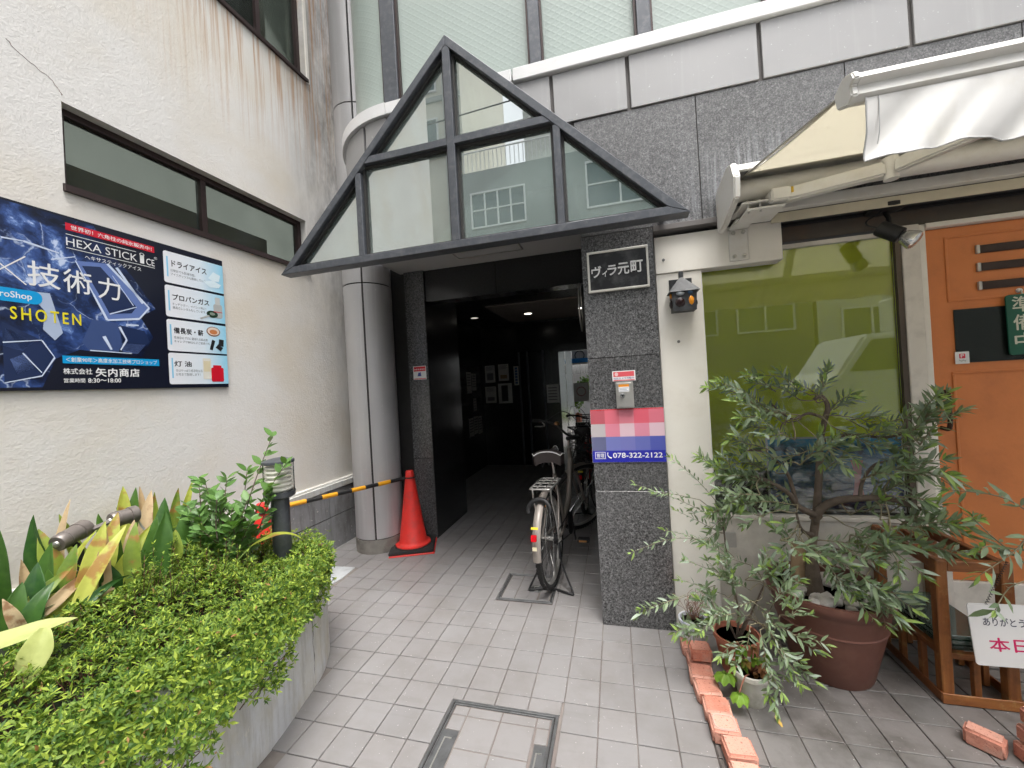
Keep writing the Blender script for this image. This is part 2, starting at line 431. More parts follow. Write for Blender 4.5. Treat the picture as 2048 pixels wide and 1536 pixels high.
def brick_mat():
    m, t, p = newmat('red_brick'); co = coord(t); k = rnd(t)
    cc = mixc(t, k, (0.48,0.16,0.10), (0.66,0.36,0.28))
    cc = mixc(t, ramp(t, noise(t, co, 30, 5), [(0.45,0.0),(0.75,0.45)]), cc, (0.68,0.36,0.27))
    cc = mixc(t, ramp(t, noise(t, co, 120, 3, 0.7), [(0.58,0.0),(0.66,0.85)]), cc, (0.26,0.08,0.055))
    cc = mixc(t, ramp(t, noise(t, co, 11, 5, 0.7), [(0.52,0.0),(0.68,0.6)]), cc, (0.42,0.30,0.25))
    t.links.new(cc, p.inputs['Base Color']); p.inputs['Roughness'].default_value = 0.9
    bump(t, p, noise(t, co, 70, 6, 0.7), 0.9, 0.006)
    return m
def concrete_mat(name, c, stain=(0.30,0.26,0.17), rough=0.85):
    m, t, p = newmat(name); co = coord(t)
    cc = mixc(t, noise(t, co, 5, 7, 0.65), lighten(c,0.68), lighten(c,1.12))
    cc = mixc(t, ramp(t, noise(t, coord(t,(1,1,0.5)), 4, 6, 0.7), [(0.46,0.0),(0.68,0.75)]), cc, stain)
    cc = mixc(t, ramp(t, noise(t, coord(t,(9,9,0.8)), 2.2, 6, 0.7), [(0.50,0.0),(0.72,0.6)]), cc, lighten(stain,0.5))
    cc = mixc(t, ramp(t, noise(t, co, 26, 5, 0.7), [(0.63,0.0),(0.67,0.75)]), cc, (0.62,0.60,0.54))
    t.links.new(cc, p.inputs['Base Color']); p.inputs['Roughness'].default_value = rough
    bump(t, p, noise(t, co, 70, 6), 0.3, 0.006)
    return m
def film_mat():
    m, t, p = newmat('lime_green_film'); co = coord(t)
    cc = mixc(t, noise(t, co, 1.5, 3), (0.80,0.90,0.030), (0.86,0.96,0.045))
    t.links.new(cc, p.inputs['Base Color']); p.inputs['Roughness'].default_value = 0.6
    return m

M = {}
M['stucco'] = stucco_mat()
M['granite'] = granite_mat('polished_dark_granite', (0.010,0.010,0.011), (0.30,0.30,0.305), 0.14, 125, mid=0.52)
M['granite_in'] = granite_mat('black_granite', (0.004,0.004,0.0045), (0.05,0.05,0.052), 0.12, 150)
M['granite_f'] = granite_mat('grey_flamed_granite', (0.04,0.041,0.044), (0.28,0.28,0.285), 0.38, 130, True, 0.5)
M['silver'] = silver_mat('silver_grey_panel', (0.335,0.333,0.335))
M['colsilver'] = silver_mat('silver_column_panel', (0.42,0.415,0.42), 0.4)
M['coping'] = mat('white_coping', (0.72,0.72,0.72), 0.35, 0.1, 0.06)
M['joint'] = mat('dark_sealant', (0.028,0.027,0.026), 0.7)
M['jointgrey'] = mat('grey_sealant', (0.15,0.14,0.135), 0.8)
M['dframe'] = mat('charcoal_metal', (0.08,0.087,0.10), 0.42, 0.3, 0.15, 12, dirt=((0.22,0.22,0.23), 30, 0.35))
M['canopy_glass'] = glassmat('canopy_glass', (0.72,0.88,0.81), 1.9, 0.13, (0.70,0.84,0.78), 0.008, 0.46)  # dust film tinted and raised, a painted haze that brightens the pane
M['pglass'] = pattern_glass_mat()
M['soffit'] = mat('grey_soffit', (0.42,0.42,0.42), 0.7, var=0.05)
M['tile'] = tile_mat('grey_porch_tile', (0.226,0.219,0.220), (0.14,0.126,0.112), 0.42, (0.225,0.210,0.205))
M['tile2'] = tile_mat('stained_porch_tile', (0.165,0.16,0.155), (0.065,0.058,0.05), 0.95, (0.26,0.22,0.21))
M['grout'] = mat('brown_grout', (0.155,0.132,0.122), 0.9, dirt=((0.35,0.33,0.30), 3, 0.5))
M['asphalt'] = mat('asphalt', (0.085,0.085,0.087), 0.9, var=0.2, vs=40, bs=0.4, bscale=220)
M['concrete'] = concrete_mat('grey_concrete', (0.66,0.67,0.68), (0.48,0.44,0.33))
M['plinth'] = concrete_mat('plinth_stone', (0.30,0.30,0.31), (0.13,0.12,0.11))
M['soil'] = mat('dark_soil', (0.075,0.055,0.038), 0.95, var=0.4, vs=60, bs=0.8, bscale=90, bdist=0.02)
M['wframe'] = mat('brown_bronze_frame', (0.05,0.033,0.032), 0.4, 0.4, 0.2, 20)
M['dglass'] = glassmat('dark_window_glass', (0.52,0.54,0.48), 1.2, 0.16, (0.16,0.185,0.17), 0.14, 0.0)
M['doorglass'] = glassmat('door_glass', (0.8,0.82,0.8), 1.25, 0.01, (0.5,0.5,0.5), 0.02, 0.0)
M['black'] = mat('black_plastic', (0.012,0.012,0.013), 0.45, var=0.3)
M['rubber'] = mat('black_rubber', (0.02,0.02,0.02), 0.75, var=0.25, vs=40)
M['chrome'] = plain('chrome', (0.72,0.72,0.72), 0.12, 1.0)
M['steel'] = mat('brushed_steel', (0.52,0.51,0.48), 0.35, 0.7, 0.08, 30)
M['cream'] = mat('cream_paint', (0.86,0.83,0.76), 0.55, var=0.03, vs=3, dirt=((0.55,0.47,0.36), 5, 0.2), bs=0.06, bscale=30)
M['creamwall'] = mat('cream_wall', (0.74,0.70,0.63), 0.75, var=0.07, vs=4, dirt=((0.30,0.27,0.23), 6, 0.45), bs=0.12, bscale=40)
M['orange'] = mat('orange_paint', (0.68,0.225,0.065), 0.5, var=0.09, vs=5, bs=0.16, bscale=70, dirt=((0.46,0.15,0.05),6,0.45))
M['film'] = film_mat()
M['pane'] = glassmat('shop_glass', (0.98,0.99,0.97), 1.45, 0.015, (0.6,0.6,0.6), 0.01, 0.045)
M['white'] = plain('white_print', (0.80,0.80,0.80), 0.5)
M['whitepl'] = mat('white_painted_metal', (0.76,0.75,0.71), 0.4, var=0.04, dirt=((0.50,0.44,0.33), 9, 0.4))
M['red'] = plain('red_print', (0.62,0.012,0.025), 0.4)
M['blackp'] = plain('black_print', (0.012,0.012,0.014), 0.5)
M['brick'] = brick_mat()
M['terra'] = mat('terracotta', (0.42,0.15,0.09), 0.8, var=0.15, vs=12, bs=0.2)
M['wood'] = wood_mat('varnished_wood', (0.20,0.065,0.018), (0.34,0.13,0.035))
M['woodx'] = wood_mat('varnished_wood_rail', (0.20,0.065,0.018), (0.34,0.13,0.035), 'x')
M['woody'] = wood_mat('varnished_wood_side_rail', (0.15,0.05,0.016), (0.28,0.10,0.03), 'y')
M['bark'] = mat('grey_bark', (0.13,0.10,0.075), 0.9, var=0.35, vs=26, bs=0.6, bscale=55, bdist=0.01)

# ------------------------------------------------------------------ ground
tag(MB().add([(-300,-300,-0.03),(300,-300,-0.03),(300,300,-0.03),(-300,300,-0.03)],[(0,1,2,3)]).build('ground', M['asphalt']), kind='structure')
# paved forecourt: grout bed plus tiles laid on a 150 mm grid
S = 0.15
def LX(L): return (L-8.9722)*S
def RY(r): return (15.4976-r)*S
HATCH = [(-0.790,-0.310,1.170,1.650), (-0.842,-0.470,2.490,2.852)]
PLANTER = [(-1.42,-1.2),(-1.42,0.6),(-1.41,0.9),(-1.412,1.2),(-1.427,1.33),(-1.459,1.469),(-1.504,1.645),(-1.56,1.765),(-1.645,1.885),(-1.77,1.955),(-1.93,1.985),(-2.3,1.96),(-2.66,1.93)]
PCURVE = [(p.x,p.y) for p in spline([(a,b,0) for a,b in PLANTER], 5)]
def in_poly(x, y, P):
    c = False
    for i in range(len(P)):
        (x1,y1),(x2,y2) = P[i], P[i-1]
        if (y1 > y) != (y2 > y) and x < (x2-x1)*(y-y1)/(y2-y1)+x1: c = not c
    return c
PPOLY = PCURVE+[(-2.75,1.93),(-2.75,-1.2)]
floor = tag(MB().box(-3.4,0.285,-1.3,10.5,-0.028,-0.003).build('forecourt_floor', M['grout']), kind='structure')
cafe_floor = tag(MB().box(0.287,4.6,-1.3,2.6,-0.028,-0.003).build('cafe_floor', M['grout']), kind='structure')
def tile_mesh(w, d, z=0.006):
    b = 0.0015; me = MB()
    me.add([(-w/2,-d/2,-0.006),(w/2,-d/2,-0.006),(w/2,d/2,-0.006),(-w/2,d/2,-0.006),
            (-w/2,-d/2,z-b-0.002),(w/2,-d/2,z-b-0.002),(w/2,d/2,z-b-0.002),(-w/2,d/2,z-b-0.002),
            (-w/2+b,-d/2+b,z-0.002),(w/2-b,-d/2+b,z-0.002),(w/2-b,d/2-b,z-0.002),(-w/2+b,d/2-b,z-0.002)],
           [(0,1,5,4),(1,2,6,5),(2,3,7,6),(3,0,4,7),(4,5,9,8),(5,6,10,9),(6,7,11,10),(7,4,8,11),(8,9,10,11)])
    return me
def cut(r, h):              # rectangle r minus rectangle h
    x0,x1,y0,y1 = r; a,b,c,d = h
    if a >= x1 or b <= x0 or c >= y1 or d <= y0: return [r]
    o = []
    if a > x0: o.append((x0,a,y0,y1))
    if b < x1: o.append((b,x1,y0,y1))
    xa, xb = max(x0,a), min(x1,b)
    if c > y0: o.append((xa,xb,y0,c))
    if d < y1: o.append((xa,xb,d,y1))
    return o
def lay(parent, m, x_lim, y_lim, Ls, rs, skip, nearest):
    full = tile_mesh(S-0.0044, S-0.0044).mesh('tile'); full.materials.append(m)
    items = []
    for L in Ls:
        for r in rs:
            q = (max(LX(L)+0.0022,x_lim[0]), min(LX(L+1)-0.0022,x_lim[1]), max(RY(r+1)+0.0022,y_lim[0]), min(RY(r)-0.0022,y_lim[1]))
            if q[1]-q[0] < 0.012 or q[3]-q[2] < 0.012: continue
            parts = [q]
            for h in HATCH:
                parts = [k for z in parts for k in cut(z, (h[0]-0.004,h[1]+0.004,h[2]-0.004,h[3]+0.004))]
            for k in parts:
                if k[1]-k[0] < 0.012 or k[3]-k[2] < 0.012: continue
                cx, cy = (k[0]+k[1])/2, (k[2]+k[3])/2
                if skip(cx, cy): continue
                items.append((cx, cy, k[1]-k[0], k[3]-k[2]))
    def vis(i):
        cx, cy = i[0], i[1]
        v = Vector((cx,cy,0))-Vector((0,0,1.4044)); z = v.dot(_f)
        if z < 0.3: return 1e9
        x = v.dot(_r)/z*788.4; y = -v.dot(_u)/z*788.4
        if abs(x) > 1060 or abs(y) > 810: return 1e9
        return z
    items.sort(key=vis)
    rest = MB()
    for n, (cx, cy, w_, d_) in enumerate(items):
        if n < nearest and vis((cx,cy)) < 1e8:
            me = full if abs(w_-(S-0.0044)) < 1e-4 and abs(d_-(S-0.0044)) < 1e-4 else tile_mesh(w_, d_).mesh('tile')
            o = mobj('tile', me, m, parent); o.location = (cx, cy, random.uniform(-0.0006,0.0006)); o.rotation_euler = (random.uniform(-.003,.003),random.uniform(-.003,.003),0)
        else:
            rest.add([(v[0],v[1],v[2]) for v in tile_mesh(w_, d_).v], tile_mesh(w_, d_).f, Matrix.Translation((cx,cy,0)))
    if rest.v: tag(rest.build('tile_field', m, parent), kind='stuff')
def skip_front(x, y):
    if in_poly(x, y, PPOLY): return True
    if x > -0.146 and y > 2.325: return True
    if -2.45 < x < -2.13 and 2.47 < y < 2.80: return True      # the cement patch by the wall
    return False
lay(floor, M['tile'], (-2.72,0.283), (-1.2,10.4), range(-10,12), range(-55,24), skip_front, 300)
lay(cafe_floor, M['tile2'], (0.289,4.5), (-1.2,2.56), range(10,40), range(-4,24), lambda x,y: False, 150)
tag(MB().prism([(-2.44,2.79),(-2.46,2.52),(-2.15,2.46),(-2.12,2.6),(-2.14,2.80)], -0.004, 0.003).build('cement_patch', mat('pale_cement', (0.42,0.44,0.45), 0.8, var=0.15, dirt=((0.2,0.2,0.2),14,0.5))), kind='structure')
# ------------------------------------------------------------------ neighbouring stucco building on the left
WA = 0.034; WO = Vector((-2.609,3.0,0.0))
WL = frame(WO, (math.sin(WA),math.cos(WA),0), (0,0,1))      # x along the wall away from the camera, y up, z out of the wall
lb = thing('stucco_building', 'tall white rough stucco building with brown framed windows along the left', 'building', (-2.7,3.0,0))
def wall_holes(x0, x1, y0, y1, holes, depth):
    xs = sorted({x0,x1}|{h[0] for h in holes}|{h[1] for h in holes}); ys = sorted({y0,y1}|{h[2] for h in holes}|{h[3] for h in holes})
    mb = MB()
    for i in range(len(xs)-1):
        for j in range(len(ys)-1):
            cx, cy = (xs[i]+xs[i+1])/2, (ys[j]+ys[j+1])/2
            if any(h[0]<cx<h[1] and h[2]<cy<h[3] for h in holes): continue
            mb.add([(xs[i],ys[j],0),(xs[i+1],ys[j],0),(xs[i+1],ys[j+1],0),(xs[i],ys[j+1],0)],[(0,1,2,3)], WL)
    for a,b,c,d in holes:
        q = [(a,c),(b,c),(b,d),(a,d)]
        for i in range(4):
            p, n = q[i], q[(i+1)%4]
            mb.add([(p[0],p[1],0),(n[0],n[1],0),(n[0],n[1],-depth),(p[0],p[1],-depth)],[(0,1,2,3)], WL)
    mb.add([(x1,y0,0),(x1,y0,-3),(x1,y1,-3),(x1,y1,0)],[(0,1,2,3)],WL)
    mb.add([(x0,y0,0),(x0,y0,-3),(x0,y1,-3),(x0,y1,0)],[(3,2,1,0)],WL)
    mb.add([(x0,y1,0),(x1,y1,0),(x1,y1,-3),(x0,y1,-3)],[(0,1,2,3)],WL)
    return mb
H1 = (-1.615,-0.020,2.560,3.000); H2 = (-2.3,0.080,4.355,5.75)
me = MB(); w_ = wall_holes(-4.6, 4.2, 0.60, 9.2, [H1,H2], 0.13)
o = MB(); o.v, o.f = w_.v, w_.f
wallmesh = bpy.data.meshes.new('wall'); wallmesh.from_pydata(o.v, [], o.f); wallmesh.update()
mobj('wall', wallmesh, M['stucco'], lb)
# crack running up from the window corner, its lips slightly raised
crk = spline([(-1.607,3.03,0.002),(-1.625,3.06,0.002),(-1.66,3.095,0.002),(-1.71,3.115,0.002),(-1.76,3.14,0.002),(-1.80,3.175,0.002)], 5)
crk = [Vector((p.x+random.uniform(-.004,.004), p.y+random.uniform(-.004,.004), 0.0)) for p in crk]
MB().tube([WL @ p for p in crk], 0.0016, 4).build('crack', mat('crack', (0.22,0.15,0.12), 0.9), lb)
def lwindow(h, mulls, sill, blind):
    a,b,c,d = h; fw = 0.035
    win = MB()
    for q in ((a,b,c,c+fw),(a,b,d-fw,d),(a,a+fw,c+fw,d-fw),(b-fw,b,c+fw,d-fw)):
        win.box(q[0],q[1],q[2],q[3],-0.115,-0.06,WL)
    w0 = win.build('window', M['wframe'], lb)
    for mx in mulls: MB().box(mx-0.018,mx+0.018,c+fw,d-fw,-0.112,-0.064,WL).build('mullion', M['wframe'], w0)
    edges = [a+fw]+[k for mx in mulls for k in (mx-0.018,mx+0.018)]+[b-fw]
    for i in range(0,len(edges),2):
        MB().box(edges[i],edges[i+1],c+fw,d-fw,-0.098-0.004*(i//2%2),-0.092-0.004*(i//2%2),WL).build('pane', M['dglass'], w0)
    s_ = MB(); s_.box(a-0.01,b+0.01,c-0.028,c+0.001,-0.12,0.022,WL); s_.box(a-0.01,b+0.01,c-0.010,c+0.012,-0.118,0.008,WL)
    s_.build('sill', M['wframe'], w0)
    MB().box(a,b,c,d,-1.2,-1.19,WL).build('room_back', mat('dim_room', (0.10,0.10,0.095), 0.9), w0)
    MB().box(a+0.04,b-0.3 if blind else b-0.04,c+0.04,c+(d-c)*0.42,-0.14,-0.13,WL).build('blind', mat('beige_cardboard', (0.62,0.50,0.33), 0.85, var=0.15), w0)
    return w0
lwindow(H1, [-0.87], True, True)
lwindow(H2, [-0.35,-1.3], True, True)
MB().box(H2[1]-0.002,H2[1]+0.028,H2[2]-0.03,H2[3],0.0,0.012,WL).build('window_trim', M['cream'], lb)
# plinth of grey stones under a pale ledge
pl = MB().box(-4.6,4.2,0.0,0.575,-0.3,0.012,WL).build('plinth', M['joint'], lb)
u = -3.2; row = 0
zs = [0.0,0.30,0.545]
for j in range(2):
    u = -2.2+0.31*j
    while u < 1.3:
        L = random.choice((0.55,0.62,0.7))
        MB().box(u+0.004,u+L-0.004,zs[j]+0.004,zs[j+1]-0.004,0.010,0.026+random.uniform(0,0.004),WL).build('stone', M['plinth'], pl, bev=0.003)
        u += L
MB().box(-4.6,4.2,0.548,0.602,-0.05,0.040,WL).build('plinth_cap', M['concrete'], lb, bev=0.004)
MB().box(-4.6,4.2,0.603,0.622,-0.05,0.020,WL).build('pale_ledge', M['whitepl'], lb, bev=0.003)

# ------------------------------------------------------------------ apartment building
ab = thing('apartment_building', 'apartment block with granite pillar, silver rounded band and dark open entrance', 'building', (-1.0,3.0,0))
FY = 2.325
# right pillar / entrance side wall: core and granite slabs with open joints
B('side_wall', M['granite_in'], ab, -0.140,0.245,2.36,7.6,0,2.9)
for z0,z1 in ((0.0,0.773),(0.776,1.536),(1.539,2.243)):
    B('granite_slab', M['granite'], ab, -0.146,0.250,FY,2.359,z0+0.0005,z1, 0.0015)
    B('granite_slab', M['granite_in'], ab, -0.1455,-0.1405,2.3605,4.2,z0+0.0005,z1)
# grey granite fascia over the shop
B('fascia_core', M['jointgrey'], ab, -0.140,3.5,2.335,2.9,2.25,3.22)
xs = [-0.146,0.506,1.190,1.873,2.556,3.24]
for a,b in zip(xs,xs[1:]): B('granite_slab', M['granite_f'], ab, a+0.002,b-0.002,FY,2.334,2.247,2.917, 0.001)
B('drip_flashing', M['jointgrey'], ab, 0.252,3.4,2.312,2.45,2.215,2.245, 0.002)
# silver band: flat panels, rounded corner panels, white coping
CC = (-1.35,2.957); CR = 0.640
px = [-0.263,0.167,0.824,1.465,2.12,2.78,3.44]
B('band_core', M['jointgrey'], ab, -1.35,3.5,2.333,2.9,2.92,3.26)
B('band_core', M['jointgrey'], ab, -1.35,-0.146,2.335,2.9,2.565,2.92)
for a,b in zip([-1.35,-0.80]+px, [-0.80]+px):
    B('silver_panel', M['silver'], ab, a+0.010,b-0.010,2.318,2.332,2.924,3.221, 0.002)
for a,b in ((-1.35,-0.80),(-0.80,-0.16)):
    B('silver_panel', M['silver'], ab, a+0.010,b-0.010,2.318,2.332,2.570,2.912, 0.002)
MB().arc_shell(CC, CR-0.014, PI, 1.5*PI, 2.566, 3.26, 0.3, 18).build('band_core', M['jointgrey'], ab, 40)
for z0,z1 in ((2.570,2.700),(2.712,3.221)):
    for a0,a1 in ((180,252),(253.5,270)):
        MB().arc_shell(CC, CR, R(a0), R(a1-0.6), z0, z1, 0.013, 14).build('silver_panel', M['silver'], ab, 40)
for a,b in ((-1.35,-0.497),(-0.487,3.44)): B('coping', M['coping'], ab, a,b,2.296,2.5,3.226,3.304, 0.004)
MB().arc_shell(CC, CR+0.022, PI, 1.5*PI, 3.226, 3.304, 0.2, 22).build('coping', M['coping'], ab, 40)
# upper floor glazing in charcoal mullions
gw = B('window_band', M['dframe'], ab, -1.345,3.44,2.385,2.47,3.304,3.325)
MU = [(-1.345,0.105),(-0.355,0.070),(0.275,0.075),(0.93,0.075),(1.60,0.075),(2.27,0.075),(2.95,0.075)]
for x,wd in MU:
    B('mullion', M['dframe'], gw, x-wd/2,x+wd/2,2.375,2.47,3.326,5.4, 0.003)
    for sx in (-1,1): B('glazing_bead', M['wframe'], gw, x+sx*(wd/2+0.007)-0.006,x+sx*(wd/2+0.007)+0.006,2.392,2.468,3.326,5.4)
for (a,wa),(b,wb) in zip(MU,MU[1:]): B('pane', M['pglass'], gw, a+wa/2+0.013,b-wb/2-0.013,2.420,2.430,3.326,5.4)
MB().arc_shell(CC, 0.545, R(188), R(268), 3.306, 5.4, 0.01, 16).build('pane', M['pglass'], gw, 40)
B('upper_wall', M['silver'], ab, -1.36,3.5,2.33,3.2,5.4,9.0)
MB().arc_shell(CC, CR, PI, 1.5*PI, 5.4, 9.0, 0.3, 16).build('upper_wall', M['silver'], ab, 40)
B('room_back', mat('dim_room_upstairs', (0.25,0.27,0.26), 0.9), ab, -1.9,3.5,3.15,3.2,3.3,5.4)
# silver corner column, clad in curved panels with dark joints
KC = (-2.184,3.23); KR = 0.2129
ck = MB().lathe([(KR-0.012,0.0),(KR-0.012,9.0)], 40, (*KC,0)).build('column', M['joint'], ab, 40)
MB().lathe([(KR+0.004,0.0),(KR+0.004,0.122)], 48, (*KC,0)).build('column_base', mat('stained_concrete_base', (0.20,0.19,0.17), 0.9, var=0.25, vs=14, dirt=((0.06,0.05,0.04),9,0.7)), ck, 40)
ja = math.atan2(3.02-KC[1], -2.098-KC[0])
for z0,z1 in ((0.130,2.388),(2.400,3.992),(4.004,6.2),(6.21,9.0)):
    for k in range(3):
        a0 = ja+R(2.2)+k*R(120); MB().arc_shell(KC, KR, a0, a0+R(120-4.4), z0, z1, 0.010, 16).build('column_panel', M['colsilver'], ck, 40)
# porch soffit, left jamb, lintel
MB().prism([(-0.1465,2.335),(-1.35,2.335)]+[(CC[0]+0.622*math.cos(R(a)), CC[1]+0.622*math.sin(R(a))) for a in range(270,179,-9)]+[(-1.972,3.6),(-0.1465,3.6)], 2.5605, 2.5655).build('soffit', M['soffit'], ab)
B('return_wall', M['joint'], ab, -2.60,-1.916,3.47,3.60,0.0,2.9)
sf = MB()
for q in ((-1.282,-0.687,3.10,3.115),(-1.282,-0.687,3.252,3.267),(-1.282,-1.267,3.115,3.252),(-0.702,-0.687,3.115,3.252)): sf.box(q[0],q[1],q[2],q[3],2.552,2.5600)
sf.build('hatch_frame', M['steel'], ab)
B('hatch_panel', M['soffit'], ab, -1.266,-0.703,3.116,3.251,2.5565,2.5600)
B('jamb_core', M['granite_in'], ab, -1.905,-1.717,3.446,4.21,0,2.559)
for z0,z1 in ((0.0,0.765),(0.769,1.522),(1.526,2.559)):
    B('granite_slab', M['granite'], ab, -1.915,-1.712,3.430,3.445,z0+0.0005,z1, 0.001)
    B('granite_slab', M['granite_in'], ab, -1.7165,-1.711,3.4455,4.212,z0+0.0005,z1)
for x0,x1 in ((-1.7105,-1.003),(-0.999,-0.1465)): B('lintel_slab', M['granite_in'], ab, x0,x1,3.46,3.62,2.262,2.5595, 0.001)
# dark lobby beyond
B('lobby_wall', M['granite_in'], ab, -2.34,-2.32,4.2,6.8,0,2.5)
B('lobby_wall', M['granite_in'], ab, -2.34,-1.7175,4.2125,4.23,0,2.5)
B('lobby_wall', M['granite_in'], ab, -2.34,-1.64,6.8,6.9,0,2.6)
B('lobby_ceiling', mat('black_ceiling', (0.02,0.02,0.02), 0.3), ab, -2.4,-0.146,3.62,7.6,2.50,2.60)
B('ceiling_panel', mat('pale_ceiling', (0.34,0.30,0.27), 0.7), ab, -1.63,-0.1465,5.05,6.49,2.485,2.499)
dl = emis('downlight_glow', (1.0,0.93,0.82), 2.6); dl2 = emis('faint_downlight_glow', (1.0,0.93,0.82), 0.35)
for x,y,z,mm in ((-1.203,5.80,2.483,dl),(-0.40,5.80,2.483,dl),(-2.05,5.78,2.498,dl2),(-2.22,5.2,2.498,dl2)):
    d = MB().lathe([(0.055,0.0),(0.055,0.0018)], 20, (x,y,z-0.002)).build('downlight', mm, ab)
    MB().lathe([(0.056,-0.002),(0.068,-0.003),(0.068,0.002),(0.056,0.002),(0.056,-0.002)], 20, (x,y,z-0.001)).build('trim_ring', M['steel'], d)
dd = MB()
for x in (-1.62,-1.47,-1.19): dd.box(x-0.014,x+0.014,6.77,6.80,0,2.0)
dd.build('door_frame', M['dframe'], ab)
B('lobby_door', mat('black_door', (0.01,0.01,0.011), 0.2), ab, -1.635,-1.176,6.805,6.85,0,2.0)
B('transom', M['granite_in'], ab, -1.64,-0.146,6.78,6.9,2.0,2.5)
B('lobby_wall', M['granite_in'], ab, -1.1755,-0.86,6.80,6.9,0,1.9995)
for x0,x1,y0 in ((-0.814,-0.720,6.00),(-0.713,-0.618,6.02)): B('chrome_post', M['chrome'], ab, x0,x1,y0,y0+0.09,0,1.89, 0.01, 2)
B('post_header', M['granite_in'], ab, -0.84,-0.146,5.98,6.12,1.893,2.0)
# back court: lit from above, low wall, blue trough and plants
B('back_wall', mat('pale_yard_wall', (0.55,0.55,0.54), 0.8), ab, -3.4,1.2,9.6,9.8,0,1.62)
for k in range(26): B('fence_bar', M['steel'], ab, -1.6+k*0.06,-1.594+k*0.06,9.55,9.556,1.3,1.9)
B('fence_rail', M['steel'], ab, -1.7,0.1,9.54,9.56,1.9,1.93)

B('court_low_wall', M['granite_in'], ab, -0.86,-0.146,6.80,6.9,0,0.72)  # low wall added to darken the lower part of the opening
B('court_roof', M['soffit'], ab, -3.4,1.2,7.61,9.3,2.5,2.58)  # unseen slab added over the court to cut its daylight
# wall-mounted hooded lamp seen edge-on inside the entrance
hl = thing('round_wall_mirror', 'black framed oval fixture seen edge-on on the entrance side wall', 'mirror', (-0.147,3.28,2.1))
Mm = Matrix.Translation((-0.17,3.28,2.02)) @ Matrix.Rotation(PI/2,4,'Y')
MB().lathe([(0.0,-0.05),(0.15,-0.045),(0.17,-0.01),(0.165,0.02),(0.0,0.0225)], 28, (0,0,0), Matrix.Translation((-0.195,3.28,2.02)) @ Matrix.Rotation(-PI/2,4,'Y') @ Matrix.Scale(1.15,4,(1,0,0))).build('mirror_body', M['black'], hl, 40)
MB().tube([(-0.146,3.28,2.02),(-0.18,3.28,2.02)], 0.02, 10).build('bracket', M['black'], hl)
rg = MB(); rg.torus(0.165,0.008,28,6, Matrix.Translation((-0.235,3.28,2.02)) @ Matrix.Rotation(PI/2,4,'Y') @ Matrix.Scale(1.15,4,(1,0,0))).build('guard_ring', M['steel'], hl, 40)

# ------------------------------------------------------------------ glazed gable canopy over the entrance
cp = thing('glass_canopy', 'triangular charcoal metal framed glass gable canopy over the entrance', 'canopy', (-0.845,2.2,2.22))
CY = 2.15; xl, xr, zb = -2.104, 0.418, 2.231; ax, az = -0.850, 3.487
D = 0.085
def tri_frame(w):       # outer triangle and the one inset by w
    a = math.atan2(az-zb, ax-xl); b = math.atan2(az-zb, xr-ax)
    il = (xl + w/math.tan(a/2), zb+w); ir = (xr - w/math.tan(b/2), zb+w); it = (ax, az - w/math.cos(a))
    return [(xl,zb),(xr,zb),(ax,az)], [il,ir,it]
outer, inner = tri_frame(0.044)
FF = frame((0,CY,0),(1,0,0),(0,0,1))
for i,nm in ((0,'bottom_rail'),(1,'gable_rail'),(2,'gable_rail')):
    j = (i+1)%3
    MB().prism([outer[i],outer[j],inner[j],inner[i]], -D, 0.0, FF).build(nm, M['dframe'], cp, bev=0.003)
k = (3.487-2.231)/(ax-xl)
def xe_l(z): return xl+(z-zb)/k
def xe_r(z): return xr-(z-zb)/k
zm0, zm1 = 2.842, 2.882
MB().box(ax-0.024,ax+0.024,CY+0.002,CY+0.083,zb+0.0445,az-0.063).build('mullion', M['dframe'], cp, bev=0.003)
for x in (-1.483,-0.232):
    zt = zb+(x-xl)*k-0.063 if x < ax else zb+(xr-x)*k-0.063
    MB().box(x-0.020,x+0.020,CY+0.002,CY+0.083,zb+0.0445,zt).build('mullion', M['dframe'], cp, bev=0.003)
e_ = 0.044*math.sqrt(2)+0.001
for poly in ([(xe_l(zm0)+e_,zm0),(ax-0.0245,zm0),(ax-0.0245,zm1),(xe_l(zm1)+e_,zm1)],[(ax+0.0245,zm0),(xe_r(zm0)-e_,zm0),(xe_r(zm1)-e_,zm1),(ax+0.0245,zm1)]):
    MB().prism(poly, -0.082, -0.003, FF).build('mid_rail', M['dframe'], cp)
def bead_pane(poly):
    n = len(poly); c = Vector((sum(p[0] for p in poly)/n, sum(p[1] for p in poly)/n))
    ins = []
    for i in range(n):           # inset polygon by 14 mm
        p0, p1, p2 = (Vector(poly[i-1]), Vector(poly[i]), Vector(poly[(i+1)%n]))
        d1 = (p1-p0).normalized(); d2 = (p2-p1).normalized(); n1 = Vector((-d1.y,d1.x)); n2 = Vector((-d2.y,d2.x))
        bis = (n1+n2).normalized(); ins.append(p1+bis*(0.014/max(0.25,bis.dot(n1))))
    p = MB().prism(poly, -0.060, -0.052, FF).build('pane', M['canopy_glass'], cp)
    for i in range(n):
        j = (i+1)%n
        MB().prism([poly[i],poly[j],tuple(ins[j]),tuple(ins[i])], -0.050, -0.030, FF).build('glazing_bead', M['joint'], p)
def inl(z, e=0.066): return xl+(z-zb)/k+e
def inr(z, e=0.066): return xr-(z-zb)/k-e
zl = zb+0.045
bead_pane([(inl(zl,0.066),zl),(-1.504,zl),(-1.504,zb+(-1.504-xl-0.066)*k)])
bead_pane([(-1.462,zl),(ax-0.025,zl),(ax-0.025,zm0-0.001),(-1.462,zm0-0.001)])
bead_pane([(ax+0.025,zl),(-0.253,zl),(-0.253,zm0-0.001),(ax+0.025,zm0-0.001)])
bead_pane([(-0.211,zl),(inr(zl,0.066),zl),(-0.211,zb+(xr-0.066+0.211)*k)])
